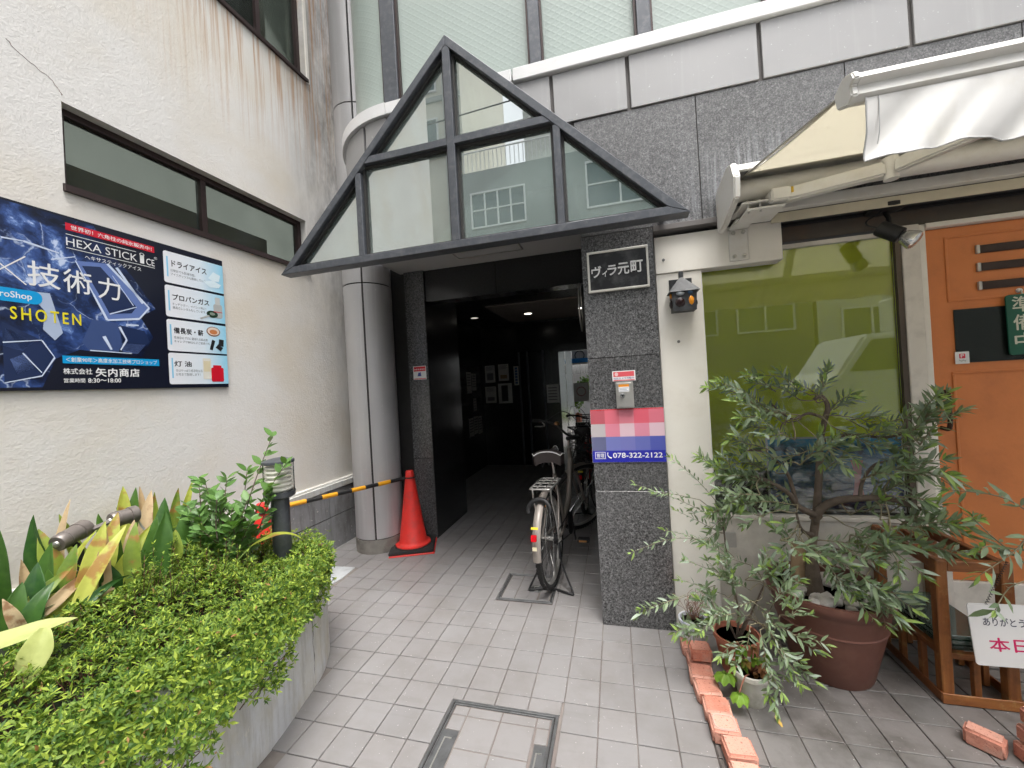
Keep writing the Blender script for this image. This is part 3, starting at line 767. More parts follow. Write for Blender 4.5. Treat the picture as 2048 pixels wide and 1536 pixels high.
bead_pane([(inl(zm1+0.001),zm1+0.001),(ax-0.025,zm1+0.001),(ax-0.025,zb+(ax-0.025-xl-0.066)*k)])
bead_pane([(ax+0.025,zm1+0.001),(inr(zm1+0.001),zm1+0.001),(ax+0.025,zb+(xr-0.066-ax-0.025)*k)])
# stays back to the wall under each end and at the ridge
for x,z in ((-1.95,zb+0.10),(0.30,zb+0.07),(ax,az-0.10)):
    MB().bar((x,CY+0.086,z),(x,2.295 if x<0 else 2.324,z),0.035,0.035).build('wall_stay', M['dframe'], cp)
# ------------------------------------------------------------------ cafe shopfront
sh = thing('cafe_shopfront', 'cream shopfront with lime green window beside the granite pillar', 'shopfront', (1.2,2.42,0))
B('timber_post', M['cream'], sh, 0.256,0.494,2.360,2.45,0.004,1.984, 0.003)
B('timber_board', M['cream'], sh, 0.256,0.885,2.352,2.44,1.986,2.192, 0.003)
for x,z,r in ((0.355,1.60,0.0),(0.30,2.06,0.0)):
    MB().lathe([(0.0,0.0),(0.008,0.0),(0.008,0.004),(0.0,0.004)], 12, (0,0,0), Matrix.Translation((x,2.3595 if z<1.9 else 2.3515,z)) @ Matrix.Rotation(PI/2,4,'X')).build('screw_cap', mat('grey_screw', (0.2,0.2,0.19), 0.5, 0.6), sh)
B('lower_wall', M['creamwall'], sh, 0.4945,1.560,2.430,2.60,0.003,0.598)
sill = B('window_sill', M['creamwall'], sh, 0.4945,1.436,2.415,2.50,0.599,0.622, 0.003)
swd = B('shop_window', M['joint'], sh, 0.4945,1.436,2.47,2.56,0.6225,0.632)
B('window_frame', M['creamwall'], swd, 0.4945,1.436,2.44,2.50,2.062,2.085, 0.002)
B('window_frame', mat('brown_aluminium', (0.10,0.08,0.06), 0.4, 0.5), swd, 1.412,1.436,2.432,2.50,0.6325,2.0615)
B('film', M['film'], swd, 0.505,1.4115,2.4645,2.4665,0.86,2.061)
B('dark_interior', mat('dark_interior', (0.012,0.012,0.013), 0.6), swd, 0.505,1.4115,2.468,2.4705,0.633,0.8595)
B('pane', M['pane'], swd, 0.4945,1.4115,2.452,2.458,0.6325,2.0615)
# night harbour poster stuck inside the glass
pf = frame((0,2.4625,0),(1,0,0),(0,0,1))
def poster_mat():
    m, t, p = newmat('night_harbour_print'); co = coord(t)
    sep = t.nodes.new('ShaderNodeSeparateXYZ'); t.links.new(co, sep.inputs[0])
    mr = nd(t, 'ShaderNodeMapRange'); t.links.new(sep.outputs[2], mr.inputs[0]); mr.inputs[1].default_value = 0.64; mr.inputs[2].default_value = 1.03
    c = ramp(t, mr.outputs[0], [(0.0,(0.006,0.012,0.05)),(0.3,(0.02,0.06,0.26)),(0.5,(0.08,0.22,0.40)),(0.75,(0.05,0.17,0.36)),(0.95,(0.10,0.45,0.80))])
    n = noise(t, coord(t,(6,1,22)), 3, 6, 0.7)
    c = mixc(t, ramp(t, n, [(0.52,0.0),(0.68,0.8)]), c, (0.45,0.62,0.78))
    n2 = noise(t, coord(t,(3,1,5)), 2.4, 4, 0.6)
    c = mixc(t, ramp(t, n2, [(0.5,0.0),(0.6,0.8)]), c, (0.01,0.02,0.06))
    t.links.new(c, p.inputs['Base Color']); p.inputs['Roughness'].default_value = 0.25
    return m
pst = thing('harbour_poster', 'blue night harbour poster with a red tower inside the green window', 'poster', (1.10,2.462,0.64))
sheet(pf, rect(0.785,0.640,1.408,1.040), 0.0, M['white'], pst, 'paper', 0.0006)
sheet(pf, rect(0.795,0.650,1.402,1.030), 0.0008, poster_mat(), pst, 'night_view', 0.0002)
tw = [(-0.030,0.0),(0.030,0.0),(0.018,0.06),(0.013,0.10),(0.020,0.155),(0.029,0.185),(-0.029,0.185),(-0.020,0.155),(-0.013,0.10),(-0.018,0.06)]
sheet(pf, [(1.205+a,0.70+b*1.15) for a,b in tw], 0.0012, plain('tower_print', (0.60,0.16,0.20), 0.4), pst, 'tower', 0.0002)
# right post, lintel and reveals
B('door_post', M['creamwall'], sh, 1.4365,1.512,2.425,2.60,0.20,2.10, 0.003)
B('door_post', M['cream'], sh, 1.5125,1.548,2.445,2.60,0.20,2.10, 0.003)
B('lintel', mat('brown_grey_panel', (0.10,0.085,0.07), 0.6, dirt=((0.18,0.10,0.06),6,0.6)), sh, 0.4945,3.4,2.455,2.60,2.102,2.214)
B('eaves_soffit', mat('dark_grey_soffit', (0.10,0.10,0.105), 0.6), sh, 0.886,3.4,2.31,2.4545,2.190,2.2145)
B('trim_rail', M['cream'], sh, 1.5485,3.4,2.44,2.50,2.078,2.1015, 0.002)
B('conduit', M['black'], sh, 0.886,3.4,2.40,2.418,2.168,2.186, 0.004, 2)
B('door_step', M['creamwall'], sh, 1.4365,3.4,2.47,2.60,0.003,0.300, 0.004)
# outlet cover on the lower wall
oc = B('outlet_cover', M['steel'], sh, 0.545,0.600,2.4195,2.4295,0.440,0.525, 0.003, 2)
# orange door
DY = 2.48
dr = B('door', M['orange'], sh, 1.549,2.42,DY,DY+0.05,0.302,2.076, 0.003)
def recess_frame(x0,x1,z0,z1,wd=0.012):     # moulding round a sunk panel
    mb = MB()
    for q in ((x0,x1,z0,z0+wd),(x0,x1,z1-wd,z1),(x0,x0+wd,z0+wd,z1-wd),(x1-wd,x1,z0+wd,z1-wd)): mb.box(q[0],q[1],DY-0.006,DY-0.0004,q[2],q[3])
    mb.build('panel_moulding', M['orange'], dr, bev=0.002)
recess_frame(1.640,2.33,1.70,2.03); recess_frame(1.640,2.33,0.42,1.35)
for z in (1.948,1.860,1.768):
    s_ = B('door_slot', mat('dark_brown_slot', (0.035,0.018,0.012), 0.6), dr, 1.776,2.2,DY-0.012,DY-0.0002,z-0.019,z+0.019, 0.002)
    B('slot_clip', M['steel'], s_, 1.762,1.7755,DY-0.014,DY-0.0002,z-0.021,z+0.021, 0.002)
dp = B('door_glass', M['doorglass'], dr, 1.660,2.31,DY-0.007,DY-0.004,1.392,1.660)
B('mesh_backing', mat('dark_mesh', (0.02,0.024,0.022), 0.7), dp, 1.661,2.309,DY-0.0035,DY-0.0004,1.393,1.659)
hd = MB(); hd.tube(spline([(1.585,DY,1.245),(1.585,DY-0.05,1.25),(1.585,DY-0.055,1.17),(1.585,DY-0.05,1.075),(1.585,DY,1.07)],5),0.010,8)
hd.build('handle', mat('dark_bronze', (0.04,0.02,0.012), 0.4, 0.5), dr, 40)

# ------------------------------------------------------------------ hanging green board on the door
gs = thing('preparing_board', 'green board with white characters hanging on the orange door', 'sign', (1.92,2.46,1.42))
GF = frame((1.855,2.462,1.417),(1,0,0.012),(-0.012,0,1))
sheet(GF, rrect(0,0,0.135,0.290,0.012), 0.0, mat('green_board', (0.004,0.10,0.055), 0.4, var=0.04), gs, 'board', 0.006)
gm = plain('cream_characters', (0.62,0.63,0.52), 0.5)
for i,c in enumerate('準備中'): text(c, GF, (0.022,0.206-i*0.088,0.100,0.280-i*0.088), 0.0066, gm, gs, bold=0.012)
MB().tube([(1.92,2.46,1.70),(1.92,2.470,1.727)],0.004,6).build('hook', M['steel'], gs)
MB().lathe([(0.0,0.0),(0.012,0.0),(0.010,0.008),(0.0,0.011)],14,(0,0,0),Matrix.Translation((1.92,2.4795,1.728)) @ Matrix.Rotation(PI/2,4,'X')).build('suction_cup', M['white'], gs)
# payment sticker on the door glass
ps = thing('payment_sticker', 'small white square payment sticker with a red mark on door glass', 'sticker', (1.68,2.472,1.39))
SF = frame((1.652,DY-0.0085,1.388),(1,0,0),(0,0,1))
sheet(SF, rect(0,0,0.056,0.060), 0.0, M['white'], ps, 'sticker_paper', 0.0008)
pr_ = plain('pink_red_print', (0.70,0.02,0.06), 0.4)
sheet(SF, rrect(0.016,0.027,0.040,0.050,0.003), 0.0010, pr_, ps, 'mark_square', 0.0002)
text('P', SF, (0.022,0.031,0.035,0.047), 0.0014, M['white'], ps, bold=0.02)
text('PayPay', SF, (0.014,0.010,0.043,0.020), 0.0010, plain('grey_print',(0.2,0.2,0.2)), ps, bold=0.01)

# ------------------------------------------------------------------ retractable awning
aw = thing('awning', 'white retractable awning with cream fabric over the cafe window', 'awning', (0.574,2.3,2.16))
AX0, AX1 = 0.574, 3.3
def prof_x(poly, x0, x1): # profile in (y,z) extruded along x
    return MB().prism(poly, x0, x1, Matrix(((0,0,1,0),(1,0,0,0),(0,1,0,0),(0,0,0,1))))
cap = [(2.322,2.19),(2.315,2.150),(2.215,2.152),(2.010,2.205),(1.992,2.300),(2.030,2.375),(2.10,2.398),(2.30,2.37),(2.322,2.335)]
prof_x(cap, AX0, AX0+0.028).build('end_cap', M['whitepl'], aw, bev=0.006, seg=2)
prof_x([(2.322,2.325),(2.30,2.36),(2.10,2.388),(2.035,2.366),(2.008,2.33),(2.02,2.325),(2.05,2.352),(2.11,2.372),(2.29,2.345),(2.305,2.32)], AX0+0.0285, AX1).build('cassette_hood', M['whitepl'], aw, 50)
MB().tube([(AX0+0.05,2.14,2.285),(AX1,2.14,2.285)],0.050,18).build('roller', M['whitepl'], aw, 40)
B('torsion_bar', M['whitepl'], aw, AX0+0.0285,AX1,2.26,2.305,2.215,2.262, 0.003)
B('front_profile', mat('beige_profile', (0.62,0.57,0.44), 0.5), aw, AX0+0.25,AX1,2.305,2.3115,2.165,2.212)
# fabric, from the roller out and down to the front bar
def fabric_mat():
    m, t, p = newmat('cream_awning_fabric'); p.inputs['Base Color'].default_value = (0.80,0.78,0.69,1); p.inputs['Roughness'].default_value = 0.8
    tr = nd(t, 'ShaderNodeBsdfTranslucent'); tr.inputs[0].default_value = (0.82,0.79,0.70,1)
    mx = t.nodes.new('ShaderNodeMixShader'); mx.inputs[0].default_value = 0.55; out = t.nodes['Material Output']
    t.links.new(p.outputs[0], mx.inputs[1]); t.links.new(tr.outputs[0], mx.inputs[2]); t.links.new(mx.outputs[0], out.inputs[0])
    return m
fb = MB(); n = 10
vs = []; 
for i in range(n+1):
    for j in range(9):
        s_ = j/8; x = 0.648+(3.25-0.648)*i/n
        vs.append((x, 2.105+(1.292-2.105)*s_, 2.338+(2.150-2.338)*s_-0.012*math.sin(PI*s_)))
fs = [(i*9+j,(i+1)*9+j,(i+1)*9+j+1,i*9+j+1) for i in range(n) for j in range(8)]
fb.add(vs, fs); fb.add([(a,b,c+0.002) for a,b,c in vs], [q[::-1] for q in fs])
fb.build('fabric', fabric_mat(), aw, 60)
fhem = MB()
fhem.bar((0.648,2.105,2.339),(0.648,1.292,2.151),0.012,0.0045); fhem.build('fabric_hem', mat('grey_hem', (0.42,0.40,0.36), 0.8), aw)
# front bar with end cap and valance
prof_x([(1.300,2.118),(1.310,2.165),(1.262,2.186),(1.222,2.170),(1.212,2.148),(1.232,2.140),(1.226,2.112),(1.245,2.098)], 0.640, 0.658).build('bar_end_cap', M['whitepl'], aw, bev=0.004, seg=2)
fbm = prof_x([(1.296,2.120),(1.305,2.160),(1.262,2.180),(1.226,2.166),(1.218,2.150),(1.236,2.140),(1.230,2.114),(1.247,2.102)], 0.6585, AX1).build('front_bar', M['whitepl'], aw)
va = MB(); vs = []; NX, NZ = 140, 14
def vfun(i, j):
    x = 0.675+(3.2-0.675)*i/NX; s_ = j/NZ
    a = s_**0.8
    y = 1.237+0.012*a*math.sin(x*19+2.2*s_)+0.010*a*math.sin(x*41+1.0+s_*5)+0.005*a*math.sin(x*83+s_*9)
    return (x, y, 2.104-0.158*s_+0.006*math.sin(x*23)*s_)
for i in range(NX+1):
    for j in range(NZ+1): vs.append(vfun(i,j))
fs = [(i*(NZ+1)+j,(i+1)*(NZ+1)+j,(i+1)*(NZ+1)+j+1,i*(NZ+1)+j+1) for i in range(NX) for j in range(NZ)]
va.add(vs, fs); va.add([(a,b+0.0015,c) for a,b,c in vs], [q[::-1] for q in fs])
va.build('valance', mat('white_vinyl', (0.80,0.79,0.76), 0.35, var=0.03, dirt=((0.6,0.55,0.42),8,0.3)), aw, 60)
hm = MB(); hm.tube([(a,b-0.001,c) for a,b,c in (vfun(0,j) for j in range(NZ+1))],0.0022,5); hm.tube([(a+0.028,b-0.001,c) for a,b,c in (vfun(0,j) for j in range(NZ+1))],0.0012,5)
hm.tube([(a,b-0.001,c) for a,b,c in (vfun(i,NZ) for i in range(NX+1))],0.0022,5); hm.build('valance_seam', mat('grey_thread', (0.5,0.5,0.5), 0.7), aw)
# folding arm: rear arm along the cassette, elbow, fore arm out to the front bar
ar = MB().bar((0.80,2.075,2.205),(1.135,1.99,2.215),0.050,0.058).build('rear_arm', M['whitepl'], aw, bev=0.008, seg=2)
el = MB().lathe([(0.0,-0.045),(0.026,-0.045),(0.026,0.045),(0.0,0.045)],16,(1.155,1.985,2.215)).build('elbow', M['whitepl'], aw, 40)
MB().bar((1.165,1.96,2.215),(1.36,1.32,2.135),0.042,0.055).build('fore_arm', M['whitepl'], aw, bev=0.008, seg=2)
B('shoulder_block', M['whitepl'], aw, 0.735,0.815,2.035,2.115,2.178,2.235, 0.006, 2)
B('yellow_tag', plain('yellow_tag',(0.65,0.42,0.02)), aw, 0.8155,0.825,2.04,2.06,2.205,2.23)
B('shoulder_plate', M['whitepl'], aw, 0.64,0.80,2.06,2.25,2.158,2.168, 0.003)
B('shoulder_plate', M['whitepl'], aw, 0.62,0.74,2.06,2.25,2.192,2.200, 0.003)
bt = MB()
for x in (0.65,0.70): bt.tube([(x,2.075,2.15),(x,2.075,2.21)],0.004,6)
bt.build('stud', M['steel'], aw)
br = B('wall_bracket', M['whitepl'], aw, 0.632,0.725,2.3415,2.3515,2.005,2.19, 0.002)
for x in (0.655,0.702):
    for z in (2.028,2.152):
        bb = MB()
        bb.lathe([(0.0,0.0),(0.011,0.0),(0.011,0.006),(0.0,0.0065)],6,(0,0,0),Matrix.Translation((x,2.3412,z)) @ Matrix.Rotation(PI/2,4,'X'))
        bb.lathe([(0.0,0.006),(0.006,0.006),(0.006,0.016),(0.0,0.0165)],8,(0,0,0),Matrix.Translation((x,2.3412,z)) @ Matrix.Rotation(PI/2,4,'X'))
        bb.build('bolt', M['steel'], br)
B('bracket_arm', M['whitepl'], aw, 0.632,0.725,2.20,2.3405,2.168,2.178, 0.002)

# ------------------------------------------------------------------ spotlight under the awning
sp = thing('spotlight', 'black clip spotlight with a silver reflector bulb above the green window', 'lamp', (1.34,2.36,2.19))
MB().lathe([(0.0,0.0),(0.075,0.0),(0.075,-0.018),(0.06,-0.026),(0.0,-0.027)],24,(1.345,2.375,2.1895)).build('ceiling_plate', M['black'], sp, 40)
MB().tube([(1.345,2.375,2.165),(1.34,2.34,2.12),(1.33,2.32,2.07)],0.010,8).build('arm', M['black'], sp, 40)
sd = Vector((0.60,-0.45,-0.62)).normalized(); sc0 = Vector((1.290,2.31,2.065))
Ms = Matrix.Translation(sc0) @ sd.to_track_quat('Z','Y').to_matrix().to_4x4()
MB().lathe([(0.0,-0.01),(0.034,-0.01),(0.036,0.0),(0.036,0.085),(0.03,0.087),(0.0,0.087)],16,(0,0,0),Ms).build('housing', M['black'], sp, 40)
MB().lathe([(0.020,0.088),(0.030,0.10),(0.042,0.135),(0.043,0.146),(0.034,0.153),(0.0,0.157)],20,(0,0,0),Ms).build('bulb', mat('mirrored_bulb', (0.75,0.76,0.74), 0.18, 0.8, 0.05), sp, 40)
MB().tube(spline([sc0,(1.245,2.32,2.09),(1.25,2.34,2.12),(1.30,2.35,2.15),(1.335,2.36,2.17)],5),0.004,6).build('cable', M['black'], sp, 40)

# ------------------------------------------------------------------ house lantern on the cream post
ln = thing('wall_lantern', 'house-shaped black metal lantern with amber and dark glass lumps', 'lantern', (0.385,2.36,1.75))
rust = mat('aged_black_tin', (0.026,0.028,0.030), 0.5, 0.2, 0.3, 30, dirt=((0.10,0.11,0.12),22,0.5))
B('back_plate', rust, ln, 0.322,0.440,2.354,2.3595,1.80,1.945, 0.001)
MB().prism([(0.325,1.755),(0.440,1.755),(0.445,1.862),(0.320,1.862)], 0.0, 0.003, frame((0,2.265,0),(1,0,0),(0,0,1))).build('front_plate', rust, ln)
for x in (0.325,0.437): B('side_plate', rust, ln, x,x+0.003,2.269,2.3535,1.757,1.860)
B('floor_plate', rust, ln, 0.3285,0.4365,2.269,2.3535,1.7575,1.7605)
rf = MB(); a0 = (0.380,2.325,1.945)
q = [(0.305,2.250,1.858),(0.460,2.250,1.858),(0.460,2.3535,1.858),(0.305,2.3535,1.858)]
rf.add(q+[(a0[0]-0.008,a0[1]-0.008,a0[2]),(a0[0]+0.008,a0[1]-0.008,a0[2]),(a0[0]+0.008,a0[1]+0.008,a0[2]),(a0[0]-0.008,a0[1]+0.008,a0[2])],[(0,1,5,4),(1,2,6,5),(2,3,7,6),(3,0,4,7),(4,5,6,7),(3,2,1,0)])
rfo = rf.build('roof', rust, ln)
MB().prism([(0.373,1.884),(0.393,1.884),(0.383,1.900)], 0, 0.002, frame((0,2.2745,0.0),(1,0,0),(0,0.38,1))).build('roof_vent', M['blackp'], rfo)
B('chimney', rust, rfo, 0.370,0.392,2.315,2.338,1.9455,1.978, 0.001)
amber = plain('amber_glass', (0.75,0.28,0.02), 0.1); dkg = plain('dark_glass', (0.02,0.008,0.008), 0.06)
clg = plain('smoky_glass', (0.30,0.33,0.36), 0.08)
def lump(c, r, m, sc=(1,0.6,1)):
    mb = MB(); prof = [(0.0,-1.0)]+[(math.cos(a)*1.0, math.sin(a)) for a in [R(x) for x in range(-70,71,20)]]+[(0.0,1.0)]
    mb.lathe([(p*r, z*r) for p, z in prof], 12, (0,0,0), Matrix.Translation(c) @ Matrix.Diagonal((*sc,1)))
    mb.v = [(x+random.uniform(-.0015,.0015), y+random.uniform(-.0015,.0015), z+random.uniform(-.0015,.0015)) for x,y,z in mb.v]
    mb.build('glass_lump', m, ln, 50)
lump((0.360,2.264,1.800),0.030,dkg,(0.9,0.32,0.85)); lump((0.416,2.264,1.806),0.022,amber,(0.62,0.35,1.15))
lump((0.362,2.262,1.848),0.020,clg,(1.1,0.5,0.6)); lump((0.412,2.262,1.850),0.016,plain('blue_glass',(0.04,0.09,0.16),0.08),(0.9,0.5,0.7))
lump((0.322,2.31,1.80),0.022,dkg,(0.5,1,1)); lump((0.443,2.31,1.80),0.022,dkg,(0.5,1,1)); lump((0.322,2.31,1.846),0.016,amber,(0.5,1,0.8)); lump((0.443,2.31,1.846),0.016,clg,(0.5,1,0.8))

# ------------------------------------------------------------------ name plate on the granite pillar
PF = frame((0,FY,0),(1,0,0),(0,0,1))
npz = thing('building_name_plate', 'black building name plate with silver frame and raised white characters on pillar', 'sign', (0.05,2.31,1.92))
sheet(PF, rect(-0.104,1.925,0.206,2.133), 0.0005, mat('black_plate', (0.014,0.014,0.016), 0.35, dirt=((0.16,0.16,0.16),14,0.5)), npz, 'plate', 0.012)
fm = MB()
for q in ((-0.116,1.913,0.218,1.925),(-0.116,2.133,0.218,2.145),(-0.116,1.925,-0.104,2.133),(0.206,1.925,0.218,2.133)): fm.box(q[0],q[2],FY-0.022,FY-0.0006,q[1],q[3])
fm.build('plate_frame', mat('bright_aluminium', (0.72,0.70,0.64), 0.35, 0.5, 0.05), npz, bev=0.002)
wl = plain('white_letters', (0.78,0.78,0.77), 0.45)
for c,x0,x1,z0,z1 in (('ヴ',-0.094,-0.040,1.998,2.060),('ィ',-0.034,-0.008,1.998,2.030),('ラ',-0.004,0.044,2.002,2.056),('元',0.052,0.112,2.000,2.062),('町',0.122,0.186,2.002,2.066)):
    text(c, PF, (x0,z0,x1,z1), 0.0128, wl, npz, 'character', bold=0.016, depth=0.008)
# camera notice and warning key box
cs = thing('camera_notice_sticker', 'pink and white camera warning sticker above the steel key box', 'sticker', (0.05,2.32,1.40))
sheet(PF, rect(-0.013,1.399,0.113,1.457), 0.0005, M['white'], cs, 'sticker_paper', 0.0008)
rp = plain('faded_red_print', (0.72,0.10,0.12), 0.45)
sheet(PF, rect(-0.007,1.424,0.107,1.452), 0.0015, rp, cs, 'red_field', 0.0002)
sheet(PF, ell(0.010,1.438,0.010,0.011), 0.0019, plain('pale_pink_print',(0.8,0.55,0.55)), cs, 'emblem', 0.0002)
text('防犯カメラ作動中', PF, (-0.006,1.409,0.106,1.420), 0.0015, plain('violet_print',(0.14,0.08,0.28)), cs, bold=0.01)
sheet(PF, rect(-0.008,1.401,0.108,1.406), 0.0015, rp, cs, 'red_line', 0.0002)
kb = thing('key_box', 'small stainless steel key box with round lock on granite pillar', 'key box', (0.05,2.31,1.245))
B('box', M['steel'], kb, 0.002,0.097,FY-0.030,FY-0.0006,1.246,1.396, 0.003, 2)
B('door_panel', M['steel'], kb, 0.010,0.089,FY-0.0325,FY-0.0303,1.254,1.388, 0.001)
lk = Matrix.Translation((0.037,FY-0.0327,1.318)) @ Matrix.Rotation(PI/2,4,'X')
MB().lathe([(0.0,0.0),(0.014,0.0),(0.014,0.006),(0.011,0.010),(0.0,0.010)],20,(0,0,0),lk).build('lock', M['chrome'], kb, 40)
MB().lathe([(0.0,0.0101),(0.006,0.0101),(0.005,0.012),(0.0,0.012)],14,(0,0,0),lk).build('keyhole', M['black'], kb)
KF = frame((0,FY-0.0327,0),(1,0,0),(0,0,1))
sheet(KF, rect(0.018,1.338,0.074,1.366), 0.0003, M['white'], kb, 'label_paper', 0.0003); sheet(KF, rect(0.018,1.366,0.074,1.380), 0.0003, plain('orange_print',(0.75,0.28,0.02)), kb, 'label_header', 0.0003)
for i in range(3): sheet(KF, rect(0.022,1.358-i*0.008,0.070-0.008*(i%2),1.361-i*0.008), 0.0008, plain('grey_lines',(0.35,0.38,0.45)), kb, 'label_line', 0.0001)
# management company board: mosaic colour cells stand in for the blurred print, the lower line carries the telephone number
mg = thing('management_board', 'faded red, pink and blue telephone board on the granite pillar', 'sign', (0.055,2.31,0.94))
sheet(PF, rect(-0.150,0.938,0.252,1.242), 0.0008, mat('board_edge', (0.7,0.7,0.7), 0.4), mg, 'board', 0.003)
rows = [[(0.50,0.11,0.14),(0.68,0.16,0.21),(0.70,0.22,0.28),(0.69,0.12,0.17),(0.68,0.18,0.24)],
        [(0.50,0.46,0.47),(0.70,0.24,0.32),(0.70,0.50,0.56),(0.68,0.26,0.35),(0.70,0.50,0.57)],
        [(0.13,0.14,0.26),(0.17,0.19,0.47),(0.17,0.18,0.46),(0.13,0.15,0.44),(0.08,0.10,0.40)]]
zz = [1.236,1.158,1.084,1.005]
sheet(PF, rect(-0.149,1.2363,0.251,1.2415), 0.0042, M['red'], mg, 'red_edge', 0.0002)
for j in range(3):
    for i in range(5):
        x0 = -0.149+i*0.080; sheet(PF, rect(x0,zz[j+1],x0+0.080,zz[j]), 0.0042, plain('faded_print', rows[j][i], 0.35), mg, 'print_field', 0.0002)
sheet(PF, rect(-0.149,0.939,0.251,1.005), 0.0042, plain('deep_blue_print', (0.018,0.022,0.36), 0.35), mg, 'blue_field', 0.0002)
text('管理', PF, (-0.126,0.966,-0.084,0.990), 0.0048, M['white'], mg, bold=0.01)
bx = MB()
for q in ((-0.134,0.958,-0.076,0.961),(-0.134,0.995,-0.076,0.998),(-0.134,0.961,-0.131,0.995),(-0.079,0.961,-0.076,0.995)): bx.box(q[0],q[2],FY-0.0050,FY-0.0046,q[1],q[3])
bx.build('label_outline', M['white'], mg)
hs_ = MB(); hs_.tube([PF @ Vector(p) for p in spline([(-0.063,0.994,0.0052),(-0.064,0.980,0.0052),(-0.056,0.968,0.0052),(-0.043,0.962,0.0052)],4)],[0.0045,0.004,0.003,0.0028,0.0026,0.0026,0.0026,0.0028,0.003,0.003,0.004,0.0045,0.005],6)
hs_.build('handset_mark', M['white'], mg)
text('078-322-2122', PF, (-0.034,0.964,0.232,0.992), 0.0048, M['white'], mg, bold=0.015)
# sticker on the left jamb
js = thing('jamb_sticker', 'red and white security sticker on the left granite jamb', 'sticker', (-1.80,3.43,1.52))
JF = frame((0,3.430,0),(1,0,0),(0,0,1))
sheet(JF, rect(-1.868,1.520,-1.732,1.650), 0.0006, M['white'], js, 'sticker_paper', 0.0008)
sheet(JF, rect(-1.862,1.600,-1.738,1.644), 0.0016, M['red'], js, 'red_field', 0.0002)
for i in range(6): sheet(JF, ell(-1.848+i*0.019,1.618,0.006,0.008,10), 0.0020, plain('pale_print',(0.75,0.6,0.6)), js, 'dot', 0.0002)
sheet(JF, [(-1.825,1.552),(-1.785,1.552),(-1.790,1.590),(-1.815,1.585)], 0.0016, plain('blue_print',(0.05,0.07,0.32)), js, 'blue_mark', 0.0002)
sheet(JF, rect(-1.862,1.524,-1.738,1.532), 0.0016, rp, js, 'pink_line', 0.0002)
# notices in the lobby
BF = frame((0,6.80,0),(1,0,0),(0,0,1))
paper = mat('notice_paper', (0.62,0.62,0.60), 0.7, var=0.05); gl_ = plain('grey_text', (0.18,0.18,0.2))
notes = [(-2.268,-2.079,1.494,1.803,'upper left notice with dark photo on the lobby wall','photo'),(-2.017,-1.823,1.511,1.811,'upper right notice with small drawing on the lobby wall','draw'),
         (-2.283,-2.076,1.124,1.423,'lower left typed notice on the lobby wall','text'),(-2.038,-1.779,1.110,1.467,'lower right notice with a black panel on the lobby wall','black'),
         (-1.732,-1.644,1.420,1.758,'narrow vertical notice with blue characters beside the lobby door','blue')]
for x0,x1,z0,z1,lab,kd in notes:
    nn = thing('notice', lab, 'notice', ((x0+x1)/2,6.79,z0), group='notices in the dark lobby')
    sheet(BF, rect(x0,z0,x1,z1), 0.001, paper, nn, 'paper', 0.0008)
    w0, h0 = x1-x0, z1-z0
    if kd == 'black': sheet(BF, rect(x0+0.08*w0*3,z0+0.1*h0,x1-0.3*w0,z1-0.1*h0), 0.0022, M['blackp'], nn, 'black_panel', 0.0004)
    elif kd == 'blue': 
        for i in range(6): sheet(BF, rect(x0+0.25*w0,z0+(0.08+i*0.15)*h0,x1-0.25*w0,z0+(0.19+i*0.15)*h0), 0.0022, plain('blue_text',(0.03,0.10,0.25)), nn, 'print_block', 0.0004)
    else:
        for i in range(4): sheet(BF, rect(x0+0.12*w0,z1-(0.10+0.06*i)*h0,x1-0.12*w0*(1+i%2),z1-(0.075+0.06*i)*h0), 0.0022, gl_, nn, 'print_line', 0.0004)
        sheet(BF, rect(x0+0.18*w0,z0+0.14*h0,x1-0.18*w0,z0+(0.55 if kd=='photo' else 0.36)*h0), 0.0022, gl_ if kd!='draw' else plain('tan_print',(0.3,0.22,0.12)), nn, 'print_block', 0.0004)
SFm = frame((-2.32,0,0),(0,1,0),(0,0,1))
for y0,y1,z0,z1,lab in ((5.99,6.20,1.33,1.68,'taller pale notice on the lobby side wall'),(6.23,6.44,1.37,1.66,'pale notice next along the lobby side wall'),(6.24,6.40,1.02,1.24,'small notice below the pair on the lobby side wall'),
                        (5.99,6.20,0.62,0.92,'first of the three low notices on the lobby side wall'),(6.22,6.42,0.64,0.93,'middle one of the three low lobby notices'),(6.44,6.64,0.62,0.92,'last of the three low lobby notices')):
    nn = thing('notice', lab, 'notice', (-2.32,(y0+y1)/2,z0), group='notices in the dark lobby')
    sheet(SFm, rect(y0,z0,y1,z1), 0.001, paper, nn, 'paper', 0.0008)
    for i in range(5): sheet(SFm, rect(y0+0.02,z1-0.05-0.045*i,y1-0.03,z1-0.035-0.045*i), 0.0022, gl_, nn, 'print_line', 0.0004)
CF = frame((0,5.99,0),(1,0,0),(0,0,1))
for x0,x1,z0,z1,lab in ((-1.02,-0.83,1.12,1.40,'typed notice hung just left of the chrome posts'),(-0.610,-0.385,1.12,1.40,'grey no-parking notice with round mark right of the chrome posts')):
    nn = thing('notice', lab, 'notice', ((x0+x1)/2,5.99,z0), group='notices in the dark lobby')
    sheet(CF, rect(x0,z0,x1,z1), 0.0, paper, nn, 'paper', 0.002)
    if 'round' in lab:
        mb = MB(); mb.torus(0.065,0.008,24,6,Matrix.Translation((-0.498,5.985,1.27)) @ Matrix.Rotation(PI/2,4,'X')); mb.build('round_mark', plain('faded_mark',(0.35,0.2,0.18)), nn)
    else:
        for i in range(5): sheet(CF, rect(x0+0.02,z1-0.06-0.045*i,x1-0.03,z1-0.045-0.045*i), 0.0024, gl_, nn, 'print_line', 0.0004)
    MB().tube([((x0+x1)/2,5.992,z1),((x0+x1)/2,5.998,1.895)],0.0012,4).build('cord', M['blackp'], nn)
